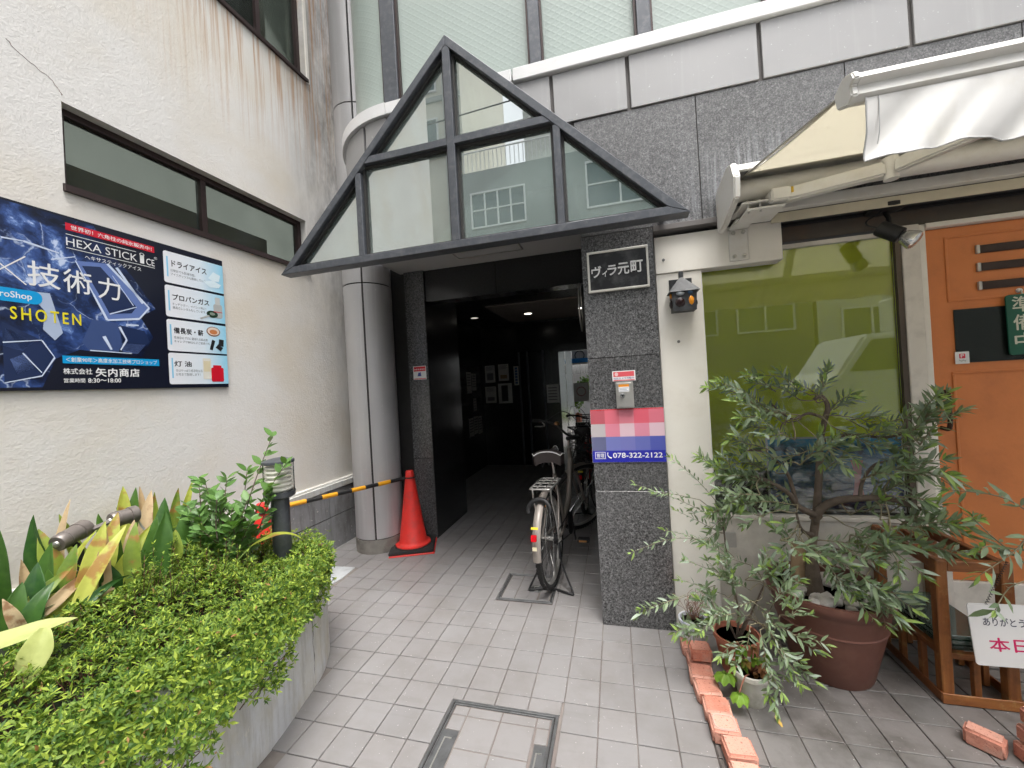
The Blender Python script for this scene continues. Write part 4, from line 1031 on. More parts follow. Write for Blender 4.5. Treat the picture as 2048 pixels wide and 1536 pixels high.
# ------------------------------------------------------------------ ice shop board on the stucco wall
ib = thing('ice_shop_board', 'wide dark blue ice and fuel shop board on the stucco wall', 'signboard', WL @ Vector((-1.7,1.515,0.01)))
def ice_mat():
    m, t, p = newmat('ice_photo_print'); 
    co = coord(t,(1,1,1))
    d = nd(t, 'ShaderNodeTexNoise', Scale=3.2, Detail=5.0); t.links.new(co, d.inputs['Vector'])
    wv = t.nodes.new('ShaderNodeVectorMath'); wv.operation = 'MULTIPLY_ADD'; wv.inputs[1].default_value = (0.35,0.35,0.35)
    t.links.new(d.outputs[1], wv.inputs[0]); t.links.new(co, wv.inputs[2])
    v = nd(t, 'ShaderNodeTexVoronoi', Scale=4.2, feature='F1', distance='CHEBYCHEV'); t.links.new(wv.outputs[0], v.inputs['Vector'])
    v2 = nd(t, 'ShaderNodeTexVoronoi', Scale=5.0, feature='DISTANCE_TO_EDGE'); t.links.new(wv.outputs[0], v2.inputs['Vector'])
    n = noise(t, wv.outputs[0], 9, 7, 0.68)
    k = math_(t, 'ADD', math_(t, 'MULTIPLY', v.outputs[0], 0.62), math_(t, 'MULTIPLY', n, 1.0))
    c = ramp(t, k, [(0.56,(0.004,0.006,0.018)),(0.74,(0.010,0.024,0.085)),(0.88,(0.04,0.085,0.27)),(0.96,(0.15,0.25,0.54)),(1.0,(0.55,0.64,0.85))])
    e = ramp(t, v2.outputs[0], [(0.0,0.85),(0.018,0.0)])
    c = mixc(t, math_(t, 'MULTIPLY', e, ramp(t, n, [(0.45,0.0),(0.65,1.0)])), c, (0.62,0.72,0.90))
    t.links.new(c, p.inputs['Base Color']); p.inputs['Roughness'].default_value = 0.3
    return m
navy = plain('navy_print', (0.008,0.010,0.022), 0.3)
sheet(WL, rect(-2.75,1.515,-0.825,2.402), 0.004, mat('board_alu_edge', (0.03,0.03,0.04), 0.4), ib, 'board', 0.012)
sheet(WL, rect(-2.748,1.517,-0.827,2.400), 0.0165, navy, ib, 'navy_print', 0.0002)
sheet(WL, [(-2.748,1.53),(-1.74,1.53),(-1.69,1.67),(-1.60,1.72),(-1.33,1.70),(-1.27,1.82),(-1.33,1.93),(-1.25,1.99),(-1.36,2.16),(-1.44,2.25),(-1.52,2.39),(-2.748,2.39)], 0.0169, ice_mat(), ib, 'ice_photo', 0.0002)
def P2(c, r=0.3): return plain('print_%d_%d_%d' % tuple(int(x*100) for x in c), c, r)
iw = P2((0.62,0.70,0.86)); ib1 = P2((0.05,0.085,0.22)); ib2 = P2((0.13,0.20,0.46)); ib3 = P2((0.016,0.03,0.09)); cy = P2((0.004,0.33,0.70)); W_ = M['white']
# hexagonal ice stick, lit edges and dark faces
sheet(WL, [(-1.60,2.18),(-1.47,2.20),(-1.283,1.99),(-1.335,1.918),(-1.482,1.890),(-1.535,2.02)], 0.0173, ib2, ib, 'ice_stick', 0.0001)
sheet(WL, [(-1.575,2.16),(-1.50,2.175),(-1.345,1.985),(-1.37,1.945),(-1.47,1.925),(-1.51,2.02)], 0.0176, ib3, ib, 'ice_face', 0.0001)
for a,b,wd in (((-1.47,2.20),(-1.283,1.99),0.012),((-1.43,2.19),(-1.315,2.01),0.014),((-1.283,1.99),(-1.335,1.918),0.010),((-1.335,1.918),(-1.482,1.890),0.012),((-1.482,1.89),(-1.535,2.02),0.012),((-1.47,1.925),(-1.345,1.985),0.006),((-1.535,2.02),(-1.60,2.18),0.006),((-1.36,1.99),(-1.45,2.14),0.004)):
    a = Vector(a); b = Vector(b); n_ = (b-a).normalized(); n_ = Vector((-n_.y,n_.x))*wd/2
    sheet(WL, [tuple(a-n_),tuple(b-n_*0.7),tuple(b+n_*0.7),tuple(a+n_)], 0.0179, iw, ib, 'ice_edge', 0.0001)
for poly,mm in (([(-1.545,1.885),(-1.44,1.88),(-1.40,1.80),(-1.44,1.72),(-1.56,1.715),(-1.59,1.76)],ib1),([(-1.43,1.87),(-1.31,1.85),(-1.29,1.79),(-1.35,1.715),(-1.42,1.73)],ib3),([(-1.425,1.77),(-1.31,1.77),(-1.35,1.715),(-1.42,1.725)],ib2),
                ([(-1.86,1.83),(-1.735,1.755),(-1.694,1.675),(-1.741,1.584),(-1.86,1.55)],ib3),([(-1.85,1.80),(-1.76,1.745),(-1.80,1.70),(-1.86,1.72)],ib1),([(-1.84,1.66),(-1.79,1.69),(-1.765,1.62),(-1.82,1.59)],ib2)):
    sheet(WL, poly, 0.0173, mm, ib, 'ice_face', 0.0001)
for a,b,wd in (((-1.735,1.755),(-1.694,1.675),0.006),((-1.694,1.675),(-1.741,1.584),0.007),((-1.741,1.584),(-1.86,1.552),0.006),((-1.86,1.735),(-1.735,1.757),0.006),((-1.80,1.69),(-1.741,1.60),0.006),((-1.43,1.86),(-1.40,1.79),0.012),((-1.40,1.79),(-1.43,1.73),0.010),((-1.50,1.80),(-1.47,1.73),0.016),((-1.40,1.875),(-1.34,1.88),0.012),((-1.56,1.72),(-1.38,1.715),0.006),((-1.69,2.16),(-1.60,2.20),0.006),((-1.78,2.22),(-1.66,2.20),0.010),((-1.85,2.215),(-1.78,2.22),0.007)):
    a = Vector(a); b = Vector(b); n_ = (b-a).normalized(); n_ = Vector((-n_.y,n_.x))*wd/2
    sheet(WL, [tuple(a-n_),tuple(b-n_*0.6),tuple(b+n_*0.6),tuple(a+n_)], 0.0180, iw, ib, 'ice_edge', 0.0001)
sheet(WL, [(-1.78,1.985),(-1.70,1.99),(-1.66,1.80),(-1.69,1.76),(-1.73,1.81),(-1.72,1.90)], 0.0174, P2((0.42,0.50,0.66)), ib, 'ice_face', 0.0001)
OFF = 0.0185
sheet(WL, rect(-1.632,2.329,-1.242,2.366), OFF, P2((0.60,0.012,0.035)), ib, 'red_ribbon', 0.0002)
text('世界初！六角柱の純氷販売中！', WL, (-1.612,2.336,-1.256,2.359), OFF+0.0005, W_, ib, bold=0.012)
for x0,x1,z in ((-1.632,-1.335,2.306),(-1.632,-1.243,2.236)): sheet(WL, rect(x0,z,x1,z+0.003), OFF, W_, ib, 'rule', 0.0002)
text('HEXA STICK', WL, (-1.632,2.250,-1.330,2.292), OFF, W_, ib, bold=-0.004)
text('CE', WL, (-1.286,2.247,-1.244,2.286), OFF, W_, ib, bold=-0.004)
mb = MB(); mb.torus(0.010,0.002,14,5,WL @ Matrix.Translation((-1.307,2.300,OFF+0.001)) @ Matrix.Scale(0.8,4,(0,1,0))); mb.box(-1.317,-1.297,2.248,2.296,OFF,OFF+0.0006,WL); mb.build('ice_stick_mark', W_, ib)
text('®', WL, (-1.245,2.290,-1.229,2.306), OFF, W_, ib)
text('ヘキサスティックアイス', WL, (-1.562,2.199,-1.314,2.222), OFF, W_, ib, bold=0.008)
for s_,b_ in (('技',(-1.772,2.015,-1.661,2.135)),('術',(-1.650,2.012,-1.540,2.130)),('力',(-1.515,2.005,-1.418,2.122))): text(s_, WL, b_, OFF, W_, ib, 'character', bold=0.006)
for a,b in (((-1.777,2.148),(-1.905,2.018)),((-1.905,2.142),(-1.778,2.013))):
    a = Vector(a); b = Vector(b); n_ = (b-a).normalized(); n_ = Vector((-n_.y,n_.x))*0.0025
    sheet(WL, [tuple(a-n_),tuple(b-n_),tuple(b+n_),tuple(a+n_)], OFF+(0.0002 if b.y<2.015 else 0), W_, ib, 'cross_stroke', 0.0001)
sheet(WL, rrect(-2.30,1.925,-1.727,1.988,0.028), OFF-0.0004, cy, ib, 'blue_pill', 0.0002)
text('roShop', WL, (-1.862,1.936,-1.762,1.974), OFF, W_, ib, bold=0.012)
text('SHOTEN', WL, (-1.833,1.846,-1.590,1.903), OFF, P2((0.78,0.68,0.02)), ib, bold=0.015, spacing=1.35)
sheet(WL, rect(-1.667,1.648,-1.247,1.687), OFF, cy, ib, 'blue_ribbon', 0.0002)
text('＜創業90年＞高度氷加工技術プロショップ', WL, (-1.655,1.656,-1.258,1.680), OFF+0.0005, W_, ib, bold=0.01)
text('株式会社', WL, (-1.666,1.594,-1.556,1.624), OFF, W_, ib, bold=0.015); text('矢内商店', WL, (-1.542,1.583,-1.349,1.628), OFF, W_, ib, bold=0.025, spacing=1.1)
text('営業時間', WL, (-1.666,1.551,-1.586,1.573), OFF, W_, ib, bold=0.01); text('8:30～18:00', WL, (-1.574,1.551,-1.436,1.573), OFF, W_, ib, bold=0.02)
def card_mat():
    m, t, p = newmat('pale_blue_card'); co = coord(t); sep = t.nodes.new('ShaderNodeSeparateXYZ'); t.links.new(co, sep.inputs[0])
    mr = nd(t, 'ShaderNodeMapRange'); t.links.new(sep.outputs[1], mr.inputs[0]); mr.inputs[1].default_value = 1.87; mr.inputs[2].default_value = 2.2
    t.links.new(ramp(t, mr.outputs[0], [(0.0,(0.80,0.82,0.86)),(0.45,(0.72,0.81,0.88)),(1.0,(0.22,0.62,0.84))]), p.inputs['Base Color']); p.inputs['Roughness'].default_value = 0.3
    return m
cm = card_mat(); dk = P2((0.03,0.03,0.035)); g2 = P2((0.16,0.18,0.20))
cards = [(2.168,2.364,'ドライアイス',(-1.151,2.275,-0.940,2.313),['日曜日でも配達可能。','アイスボックスも販売しています。']),
         (1.957,2.153,'プロパンガス',(-1.156,2.066,-0.933,2.102),['キッチンカー、イベント等に！','器具のレンタルもしています。']),
         (1.745,1.941,'備長炭・薪',(-1.158,1.856,-0.982,1.893),['飲食店のプロに選ばれる高品質','キャンプやBBQなどご家庭でも']),
         (1.538,1.733,'灯 油',(-1.164,1.649,-1.065,1.683),['冬はやっぱり経済的な石油スト','お宅まで配達します！'])]
for z0,z1,tt,bx_,sm in cards:
    r_ = 0.014
    poly = [(-0.827,z0),(-0.827,z1)]+[(-1.196+r_+r_*math.cos(R(a)), z1-r_+r_*math.sin(R(a))) for a in range(90,181,18)]+[(-1.196+r_+r_*math.cos(R(a)), z0+r_+r_*math.sin(R(a))) for a in range(180,271,18)]
    c_ = sheet(WL, poly[::-1], OFF, cm, ib, 'card', 0.0002)
    sheet(WL, rect(-1.180,z0+0.038,-1.171,z1-0.032), OFF+0.0005, P2((0.25,0.58,0.82)), c_, 'blue_bar', 0.0001)
    text(tt, WL, bx_, OFF+0.0007, dk, c_, 'lettering', bold=0.022)
    for i,s_ in enumerate(sm):
        text(s_, WL, (-1.158,bx_[1]-0.034-0.024*i,-1.158+0.0145*len(s_),bx_[1]-0.017-0.024*i), OFF+0.0007, g2, c_)
pw = P2((0.72,0.86,0.92)); O2 = OFF+0.0009
for q in ([(-0.93,2.255),(-0.895,2.305),(-0.848,2.290),(-0.858,2.245),(-0.90,2.24)],[(-0.965,2.225),(-0.90,2.245),(-0.845,2.225),(-0.862,2.200),(-0.92,2.195)]): sheet(WL, q, O2+random.uniform(0,.0002), pw, ib, 'dry_ice_picture', 0.0001)
grey = P2((0.45,0.46,0.45)); sheet(WL, rrect(-0.905,1.990,-0.845,2.085,0.014), O2, grey, ib, 'gas_cylinder_picture', 0.0001)
sheet(WL, rrect(-0.893,2.082,-0.858,2.132,0.006), O2+0.0003, P2((0.55,0.57,0.56)), ib, 'gas_valve_picture', 0.0001); sheet(WL, rect(-0.905,2.03,-0.845,2.034), O2+0.0005, M['red'], ib, 'red_band', 0.0001)
sheet(WL, ell(-0.915,2.012,0.038,0.024), O2+0.0004, P2((0.02,0.05,0.03)), ib, 'burner_picture', 0.0001); sheet(WL, ell(-0.915,2.014,0.018,0.010), O2+0.0007, P2((0.25,0.30,0.25)), ib, 'burner_ring', 0.0001); sheet(WL, [(-1.0,1.975),(-0.99,1.968),(-0.93,1.995),(-0.94,2.003)], O2+0.0006, grey, ib, 'burner_hose', 0.0001)
sheet(WL, ell(-0.914,1.893,0.046,0.033), O2, P2((0.25,0.12,0.08)), ib, 'grill_picture', 0.0001); sheet(WL, ell(-0.914,1.895,0.040,0.027), O2+0.0003, P2((0.75,0.62,0.52)), ib, 'grill_net', 0.0001); sheet(WL, ell(-0.914,1.890,0.026,0.016), O2+0.0006, P2((0.60,0.22,0.08)), ib, 'embers', 0.0001)
for q in ([(-0.945,1.77),(-0.925,1.765),(-0.905,1.83),(-0.925,1.838)],[(-0.905,1.785),(-0.87,1.762),(-0.855,1.785),(-0.885,1.81)],[(-0.885,1.80),(-0.85,1.795),(-0.846,1.842),(-0.878,1.845)]): sheet(WL, q, O2+random.uniform(.0002,.0006), M['blackp'], ib, 'charcoal_picture', 0.0001)
sheet(WL, rrect(-0.995,1.570,-0.940,1.708,0.008), O2, P2((0.74,0.72,0.64)), ib, 'heater_picture', 0.0001); sheet(WL, rect(-0.989,1.62,-0.946,1.69), O2+0.0003, P2((0.70,0.62,0.42)), ib, 'heater_glass', 0.0001)
sheet(WL, rrect(-0.942,1.553,-0.858,1.648,0.010), O2+0.0004, P2((0.62,0.012,0.03)), ib, 'fuel_can_picture', 0.0001); sheet(WL, rect(-0.928,1.646,-0.872,1.664), O2+0.0002, P2((0.62,0.012,0.03)), ib, 'fuel_can_handle', 0.0001)

# ------------------------------------------------------------------ concrete planter
pt = thing('concrete_planter', 'curved grey concrete planter against the stucco wall', 'planter', (-1.9,1.0,0))
pin = []
for i,(x,y) in enumerate(PCURVE):
    a = Vector(PCURVE[max(i-1,0)]); b = Vector(PCURVE[min(i+1,len(PCURVE)-1)]); d = (b-a).normalized(); nn = Vector((-d.y,d.x)); pin.append((x+nn.x*0.09, y+nn.y*0.09))
mb = MB(); n = len(PCURVE); vs = []
for (x,y),(xi,yi) in zip(PCURVE,pin):
    vs += [(x,y,0.0),(x,y,0.492),(x+(xi-x)*0.08,y+(yi-y)*0.08,0.502),(xi,yi,0.502),(xi,yi,0.30)]
fs = [(i*5+k,(i+1)*5+k,(i+1)*5+k+1,i*5+k+1) for i in range(n-1) for k in range(4)]
mb.add(vs, fs).build('wall', M['concrete'], pt, 30)
crk = [Vector((-1.4915+random.uniform(-.001,.001), 1.60+random.uniform(-.004,.004), 0.02+0.46*i/14)) for i in range(15)]
MB().tube(crk, 0.0018, 4).build('crack', M['joint'], pt)
mb = MB(); ring = pin+[(-2.63,1.85),(-2.68,-1.2)]
mb.add([(x,y,0.43) for x,y in ring],[tuple(range(len(ring)))]).build('soil', M['soil'], pt)

# ------------------------------------------------------------------ leaves
def leaf_shape(L, wd, fold=0.25, curl=0.15, n=3):
    # pointed leaf along +y, folded on its midrib; n cross rows
    vs = [(0,0,0)]; rows = []
    for i in range(1,n+1):
        s_ = i/(n+1); wv_ = wd/2*math.sin(PI*s_**0.85)**0.8; z = -curl*L*(s_**2); rows.append(len(vs))
        vs += [(-wv_, s_*L, z+fold*wv_), (0, s_*L, z), (wv_, s_*L, z+fold*wv_)]
    vs.append((0,L,-curl*L)); tip = len(vs)-1; fs = [(0,rows[0]+1,rows[0]),(0,rows[0]+2,rows[0]+1)]
    for a,b in zip(rows,rows[1:]): fs += [(a,a+1,b+1,b),(a+1,a+2,b+2,b+1)]
    fs += [(rows[-1],rows[-1]+1,tip),(rows[-1]+1,rows[-1]+2,tip)]
    return vs, fs
def place(mb, shp, p, d, up, sc=1.0):
    d = Vector(d).normalized(); up = Vector(up); x = d.cross(up)
    if x.length < 1e-3: x = d.orthogonal()
    x.normalize(); z = x.cross(d)
    Mx = Matrix(((x.x,d.x,z.x,p[0]),(x.y,d.y,z.y,p[1]),(x.z,d.z,z.z,p[2]),(0,0,0,1)))
    mb.add([(a*sc,b*sc,c*sc) for a,b,c in shp[0]], shp[1], Mx)
def fastbuild(mb, name, m, parent, kind=None):
    me = bpy.data.meshes.new(name); me.from_pydata(mb.v, [], mb.f); me.update(); me.polygons.foreach_set('use_smooth',[True]*len(me.polygons))
    o = mobj(name, me, m, parent)
    if kind: o['kind'] = kind
    return o
def rv(): 
    while True:
        v = Vector((random.uniform(-1,1),random.uniform(-1,1),random.uniform(-1,1)))
        if 0.05 < v.length < 1: return v.normalized()

# azalea hedge filling the front of the planter and spilling over its rim
az = thing('azalea_hedge', 'dense low azalea hedge with small bright green leaves spilling over planter', 'hedge', (-1.8,1.0,0.43))
def rim_x(y):
    best = min(PCURVE, key=lambda q: abs(q[1]-y) + (0 if q[0] > -1.8 else 5)); return best[0]
OV = [(0.0,0.02),(0.60,0.03),(0.70,0.09),(0.75,0.16),(0.81,0.25),(0.94,0.22),(1.06,0.19),(1.15,0.155),(1.3,0.13),(1.42,0.10),(1.6,0.05),(2.5,0.04)]
def overhang(y):
    for (a,b),(c,d) in zip(OV,OV[1:]):
        if a <= y <= c: return b+(d-b)*(y-a)/(c-a)
    return 0.04
def hash2(x, y): return (math.sin(x*7.1+y*3.3)+math.sin(x*13.7-y*9.1+1.7)+math.sin(x*3.1+y*17.3+0.6))/3
def hedge_top(x, y): return 0.592+0.055*hash2(x,y)+0.02*math.sin(x*31+y*27)-max(-0.05,min(0.06,(x+1.9)*0.10))
sh_a = [leaf_shape(L, wd, 0.3, 0.10, 1) for L,wd in ((0.031,0.0105),(0.038,0.0115),(0.025,0.0095))]
lo = [MB(), MB(), MB(), MB()]; stm = MB(); cnt = 0
def whorl(p, up, k, big=1.0):
    up = Vector(up).normalized(); t0 = random.uniform(0,6.28); ax = up.orthogonal().normalized(); ay = up.cross(ax)
    for i in range(k):
        a = t0+i*2.4; e = random.uniform(0.10,1.05); d = (ax*math.cos(a)+ay*math.sin(a))*math.cos(e)+up*math.sin(e)
        place(lo[random.choices((0,1,2,3),(5,3.4,2,0.10))[0]], random.choice(sh_a), p+up*random.uniform(0,0.012), d, up, random.uniform(0.52,0.86)*big)
N = 0
while N < 7200:
    y = random.uniform(0.25,1.98); x = random.uniform(-2.55,-1.05)
    rx = rim_x(y) if y < 1.96 else -1.8
    over = overhang(y)
    if y > 1.88 and x > -1.55: continue
    back = -2.46+0.10*hash2(3*x,y) if y > 1.25 else -2.46+(1.25-y)*1.05
    if x > rx+over or x < back: continue
    e = x-(rx-0.10)
    z = hedge_top(x,y); nrm = Vector((0,0,1))
    if y > 1.84: z -= (y-1.84)**1*0.9; nrm = Vector((0.2,0.6,0.8))
    if e > 0: z -= (e/(over+0.10))**2*0.11; nrm = Vector((0.9*e/(over+0.1)+0.2,0.0,1-0.5*e/(over+0.1)))
    z -= abs(random.gauss(0,0.034)); 
    p = Vector((x,y,z)); up = (nrm.normalized()+rv()*0.45)
    whorl(p, up, random.randint(5,7)); N += 1
    if random.random() < 0.22: stm.tube([p-up.normalized()*0.10-Vector((0,0,0.02)), p+up.normalized()*0.006], [0.0022,0.0013], 3)
# lower leaves hanging at the spilled edge
for i in range(1700):
    y = random.uniform(0.3,1.86); over = overhang(y)
    f_ = random.uniform(-0.3,1.05); x = rim_x(y)+over*f_; z = (0.57-0.06*f_-random.uniform(0,0.05)) if y < 1.45 else random.uniform(0.47,0.57)
    whorl(Vector((x,y,z)), Vector((0.9,-0.2,0.35))+rv()*0.4, random.randint(4,7))
# leaves lying over the rim itself
for i in range(900):
    q = random.choice(PCURVE); 
    if q[1] < 0.25 or q[0] < -2.2: continue
    whorl(Vector((q[0]-0.05+random.uniform(-.07,.07), q[1]+random.uniform(-.09,.09), random.uniform(0.525,0.585))), Vector((0.4,0,1))+rv()*0.5, random.randint(5,7))
for i in range(900):
    y = random.uniform(0.3,1.6); whorl(Vector((rim_x(y)-0.045+random.uniform(-.06,.06), y, random.uniform(0.525,0.58))), Vector((0.4,-0.1,1))+rv()*0.5, random.randint(5,7))
# taller shoots at the back
for i in range(80):
    y = random.uniform(1.2,1.8); x = random.uniform(-2.35,-1.85); h = random.uniform(0.06,0.17); b0 = Vector((x,y,hedge_top(x,y)-0.03)); tip = b0+Vector((random.uniform(-.05,.05),random.uniform(-.05,.05),h))
    stm.tube([b0, tip], [0.002,0.0012], 3)
    for s_ in (0.4,0.6,0.8,1.0): whorl(b0.lerp(tip,s_), tip-b0, 5)
for mb_,c1,c2,nm in ((lo[0],(0.12,0.20,0.026),(0.22,0.32,0.052),'foliage'),(lo[1],(0.040,0.095,0.015),(0.085,0.17,0.024),'foliage'),(lo[2],(0.28,0.38,0.04),(0.40,0.50,0.08),'foliage'),(lo[3],(0.30,0.13,0.05),(0.46,0.28,0.12),'dead_leaves')):
    fastbuild(mb_, nm, leafmat('azalea_leaf', c1, c2, 0.35, 0.55), az, 'stuff')
fastbuild(stm, 'stems', mat('brown_twig', (0.10,0.045,0.025), 0.8), az, 'stuff')
core = MB(); gx = [-2.45+0.09*i for i in range(15)]; gy = [0.2+0.09*i for i in range(20)]  # dark sheet under the leaves, the hedge's inner shade put into its colour
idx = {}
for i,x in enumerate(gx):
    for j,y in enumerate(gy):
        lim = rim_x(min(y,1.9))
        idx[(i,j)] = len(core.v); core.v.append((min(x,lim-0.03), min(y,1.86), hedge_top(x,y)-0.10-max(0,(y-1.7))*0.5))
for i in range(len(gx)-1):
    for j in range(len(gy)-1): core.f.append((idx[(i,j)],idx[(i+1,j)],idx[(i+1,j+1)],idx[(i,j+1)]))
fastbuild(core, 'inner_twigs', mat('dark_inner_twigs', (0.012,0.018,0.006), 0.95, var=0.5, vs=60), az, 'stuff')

# broad-leaved aspidistra along the wall: every big leaf a part
ap = thing('aspidistra', 'aspidistra with broad upright leaves, some yellow with brown tips, along wall', 'plant', (-2.5,1.1,0.43))
def broad(L, wd, bend, n=13):
    vs = []; fs = []; tw0 = random.uniform(-0.9,0.9); ph = random.uniform(0,6.28)
    for i in range(n+1):
        s_ = i/n; wv_ = wd/2*(math.sin(PI*min(1,0.04+s_*0.96)**0.9)**0.75)
        if i == n: wv_ = 0.0012
        th = bend*s_*s_; y_ = L*s_*math.cos(th*0.6); z_ = -L*s_*math.sin(th*0.6)*0.9
        tw = tw0*s_; ct, st = math.cos(tw), math.sin(tw); sway = 0.06*L*math.sin(2.2*s_+ph)*s_
        for k in range(13):         # pleated blade with a sunk midrib and wavy edges
            q = -1+k/6; zz_ = wv_*(0.30*abs(q)**1.4)+(0.0011 if k % 2 else -0.0011)*(1 if 0 < i < n else 0)+0.10*wv_*math.sin(11*s_+ph+2*q)*abs(q)**2
            xx = q*wv_*(1+0.05*math.sin(13*s_+ph*(1 if q > 0 else 2)))
            vs.append((xx*ct-zz_*st+sway, y_, z_+zz_*ct+xx*st))
    for i in range(n):
        for k in range(12): fs.append((i*13+k,i*13+k+1,(i+1)*13+k+1,(i+1)*13+k))
    return vs, fs
gr = leafmat('aspidistra_green', (0.022,0.075,0.018), (0.07,0.15,0.025), 0.2, 0.35)
ye = leafmat('aspidistra_yellow', (0.34,0.40,0.05), (0.50,0.52,0.11), 0.35, 0.45, (0.38,0.18,0.06))
gy_ = leafmat('aspidistra_half_green', (0.10,0.18,0.03), (0.26,0.34,0.05), 0.3, 0.4, (0.36,0.17,0.06))
ye2 = leafmat('aspidistra_pale', (0.40,0.45,0.13), (0.52,0.56,0.22), 0.35, 0.5)
dr_ = leafmat('aspidistra_dry', (0.40,0.27,0.14), (0.56,0.43,0.27), 0.25, 0.75, (0.26,0.13,0.06))
def bigleaf(p, d, L, wd, bend, m, roll=None, lab=None):
    mb_ = MB(); d = Vector(d).normalized(); side = Vector((0.75,-0.55,0.25)) if roll is None else Vector(roll)
    place(mb_, broad(L, wd, bend), p, d, side)
    o = fastbuild(mb_, 'leaf', m, ap)
    mod = None
    if lab: o['label'] = lab
    return o
rs_ = random.Random(21)
AL = [((-2.500,1.420,0.550),(0.02,0.12,1),0.455,0.085,0.25,ye),((-2.460,1.020,0.570),(0.0,-0.10,1),0.419,0.085,0.2,gr),((-2.440,1.160,0.570),(0.0,-0.12,1),0.399,0.085,0.25,gr),((-2.300,1.060,0.530),(0.04,0.0,1),0.339,0.085,0.25,gr),
      ((-2.220,1.160,0.570),(0.02,0.36,1),0.389,0.075,0.3,ye),((-2.160,1.170,0.550),(0.05,0.52,1),0.359,0.060,0.3,ye),((-2.240,1.080,0.550),(0.0,0.12,1),0.299,0.070,0.3,gy_),((-2.260,1.340,0.550),(0.0,0.05,1),0.319,0.06,0.3,dr_),((-2.220,1.400,0.550),(0.04,0.02,1),0.319,0.075,0.3,gr),((-2.300,1.500,0.570),(0.04,0.10,1),0.359,0.085,0.3,gr),((-2.240,1.560,0.550),(0.10,0.05,1),0.319,0.080,0.4,gr),((-2.400,1.620,0.550),(0.0,0.10,1),0.395,0.060,0.2,gy_),
      ((-2.440,1.480,0.600),(-0.05,0.30,1),0.375,0.060,0.3,dr_),((-2.540,1.560,0.600),(0,0.05,1),0.375,0.05,0.3,dr_),((-2.520,1.220,0.600),(0,0.05,1),0.395,0.045,0.3,dr_),((-2.200,0.980,0.550),(0.25,0.62,0.8),0.319,0.060,0.6,ye),((-2.220,0.860,0.550),(0.22,0.60,0.8),0.339,0.055,0.6,gy_),((-2.200,0.960,0.600),(0.30,0.55,0.5),0.255,0.045,0.9,dr_)]
AL += [((-2.14,1.10,0.58),(-0.10,0.22,1),0.36,0.070,0.2,ye),((-2.10,1.04,0.58),(0.0,0.50,1),0.38,0.055,0.3,ye),((-2.12,1.16,0.58),(-0.10,0.10,1),0.31,0.055,0.3,dr_),((-2.18,0.98,0.58),(-0.10,0.02,1),0.25,0.070,0.3,gr),((-2.12,1.26,0.56),(-0.05,0.12,1),0.33,0.060,0.3,gy_),((-2.14,1.38,0.56),(-0.02,0.05,1),0.34,0.080,0.3,gr)]
for i in range(44):
    x = rs_.uniform(-2.60,-2.12); y = rs_.uniform(0.45,1.72); top_ = 0.99-(x+2.6)*0.55-rs_.uniform(0,0.16); L = max(0.22,top_-0.52)
    m_ = rs_.choices((gr,gy_,ye,dr_),(6,2.4,2,1))[0]
    AL.append(((x,y,0.56),(rs_.uniform(-0.1,0.25),rs_.uniform(-0.35,0.45),1),L*(1.0 if m_ is not dr_ else 0.92),rs_.uniform(0.045,0.078)*(0.75 if m_ is dr_ else 1),rs_.uniform(0.1,0.7),m_,(0.85+rs_.uniform(-.5,.3),-0.4+rs_.uniform(-.5,.5),0.25)))
for i in range(9):
    AL.append(((rs_.uniform(-2.3,-2.05),rs_.uniform(0.55,1.05),0.56),(rs_.uniform(0.1,0.6),rs_.uniform(-0.2,0.6),rs_.uniform(0.2,0.6)),rs_.uniform(0.2,0.32),rs_.uniform(0.03,0.055),rs_.uniform(0.6,1.2),rs_.choice((dr_,dr_,ye,gr)),(0.5,-0.3,0.8)))
for a in AL: bigleaf(*a)
bigleaf((-2.02,0.70,0.66),(0.50,0.72,0.16),0.29,0.090,0.25,ye2,(0.35,-0.3,1),'large pale yellow leaf lying over the hedge')
bigleaf((-1.86,0.86,0.70),(0.30,-0.35,-0.55),0.17,0.075,0.4,ye2,(0.6,-0.2,0.7))
# a single yellow blade arching out in front of the bollard lamp
yb = MB(); place(yb, broad(0.25,0.045,0.9), (-1.86,1.62,0.66), (0.55,0.75,0.32), (0,0,1)); fastbuild(yb, 'leaf', ye, ap)
yb = MB(); yb.tube([(-1.95,1.50,0.52),(-1.86,1.62,0.661)],0.004,5); fastbuild(yb, 'leaf_stalk', gy_, ap)

# ovate-leaved shrub in front of the lamp
os_ = thing('young_shrub', 'young shrub with oval mid green leaves in front of bollard lamp', 'shrub', (-1.98,1.62,0.43))
ol = leafmat('oval_leaf_green', (0.085,0.19,0.05), (0.15,0.28,0.075), 0.3, 0.4)
lsh = [leaf_shape(0.074,0.036,0.2,0.12,3), leaf_shape(0.062,0.032,0.2,0.05,3)]
lme = []
for s_ in lsh:
    me = bpy.data.meshes.new('leaf'); me.from_pydata(s_[0],[],s_[1]); me.update(); me.polygons.foreach_set('use_smooth',[True]*len(me.polygons)); me.materials.append(ol); lme.append(me)
def leafobj(parent, me, p, d, up, sc=1.0, name='leaf'):
    d = Vector(d).normalized(); up = Vector(up); x = d.cross(up)
    if x.length < 1e-3: x = d.orthogonal()
    x.normalize(); z = x.cross(d)
    o = bpy.data.objects.new(name, me); col.objects.link(o); attach(o, parent)
    o.matrix_basis = Matrix(((x.x,d.x,z.x,p[0]),(x.y,d.y,z.y,p[1]),(x.z,d.z,z.z,p[2]),(0,0,0,1))) @ Matrix.Scale(sc,4)
    return o
br_ = MB()
base = Vector((-2.02,1.63,0.45))
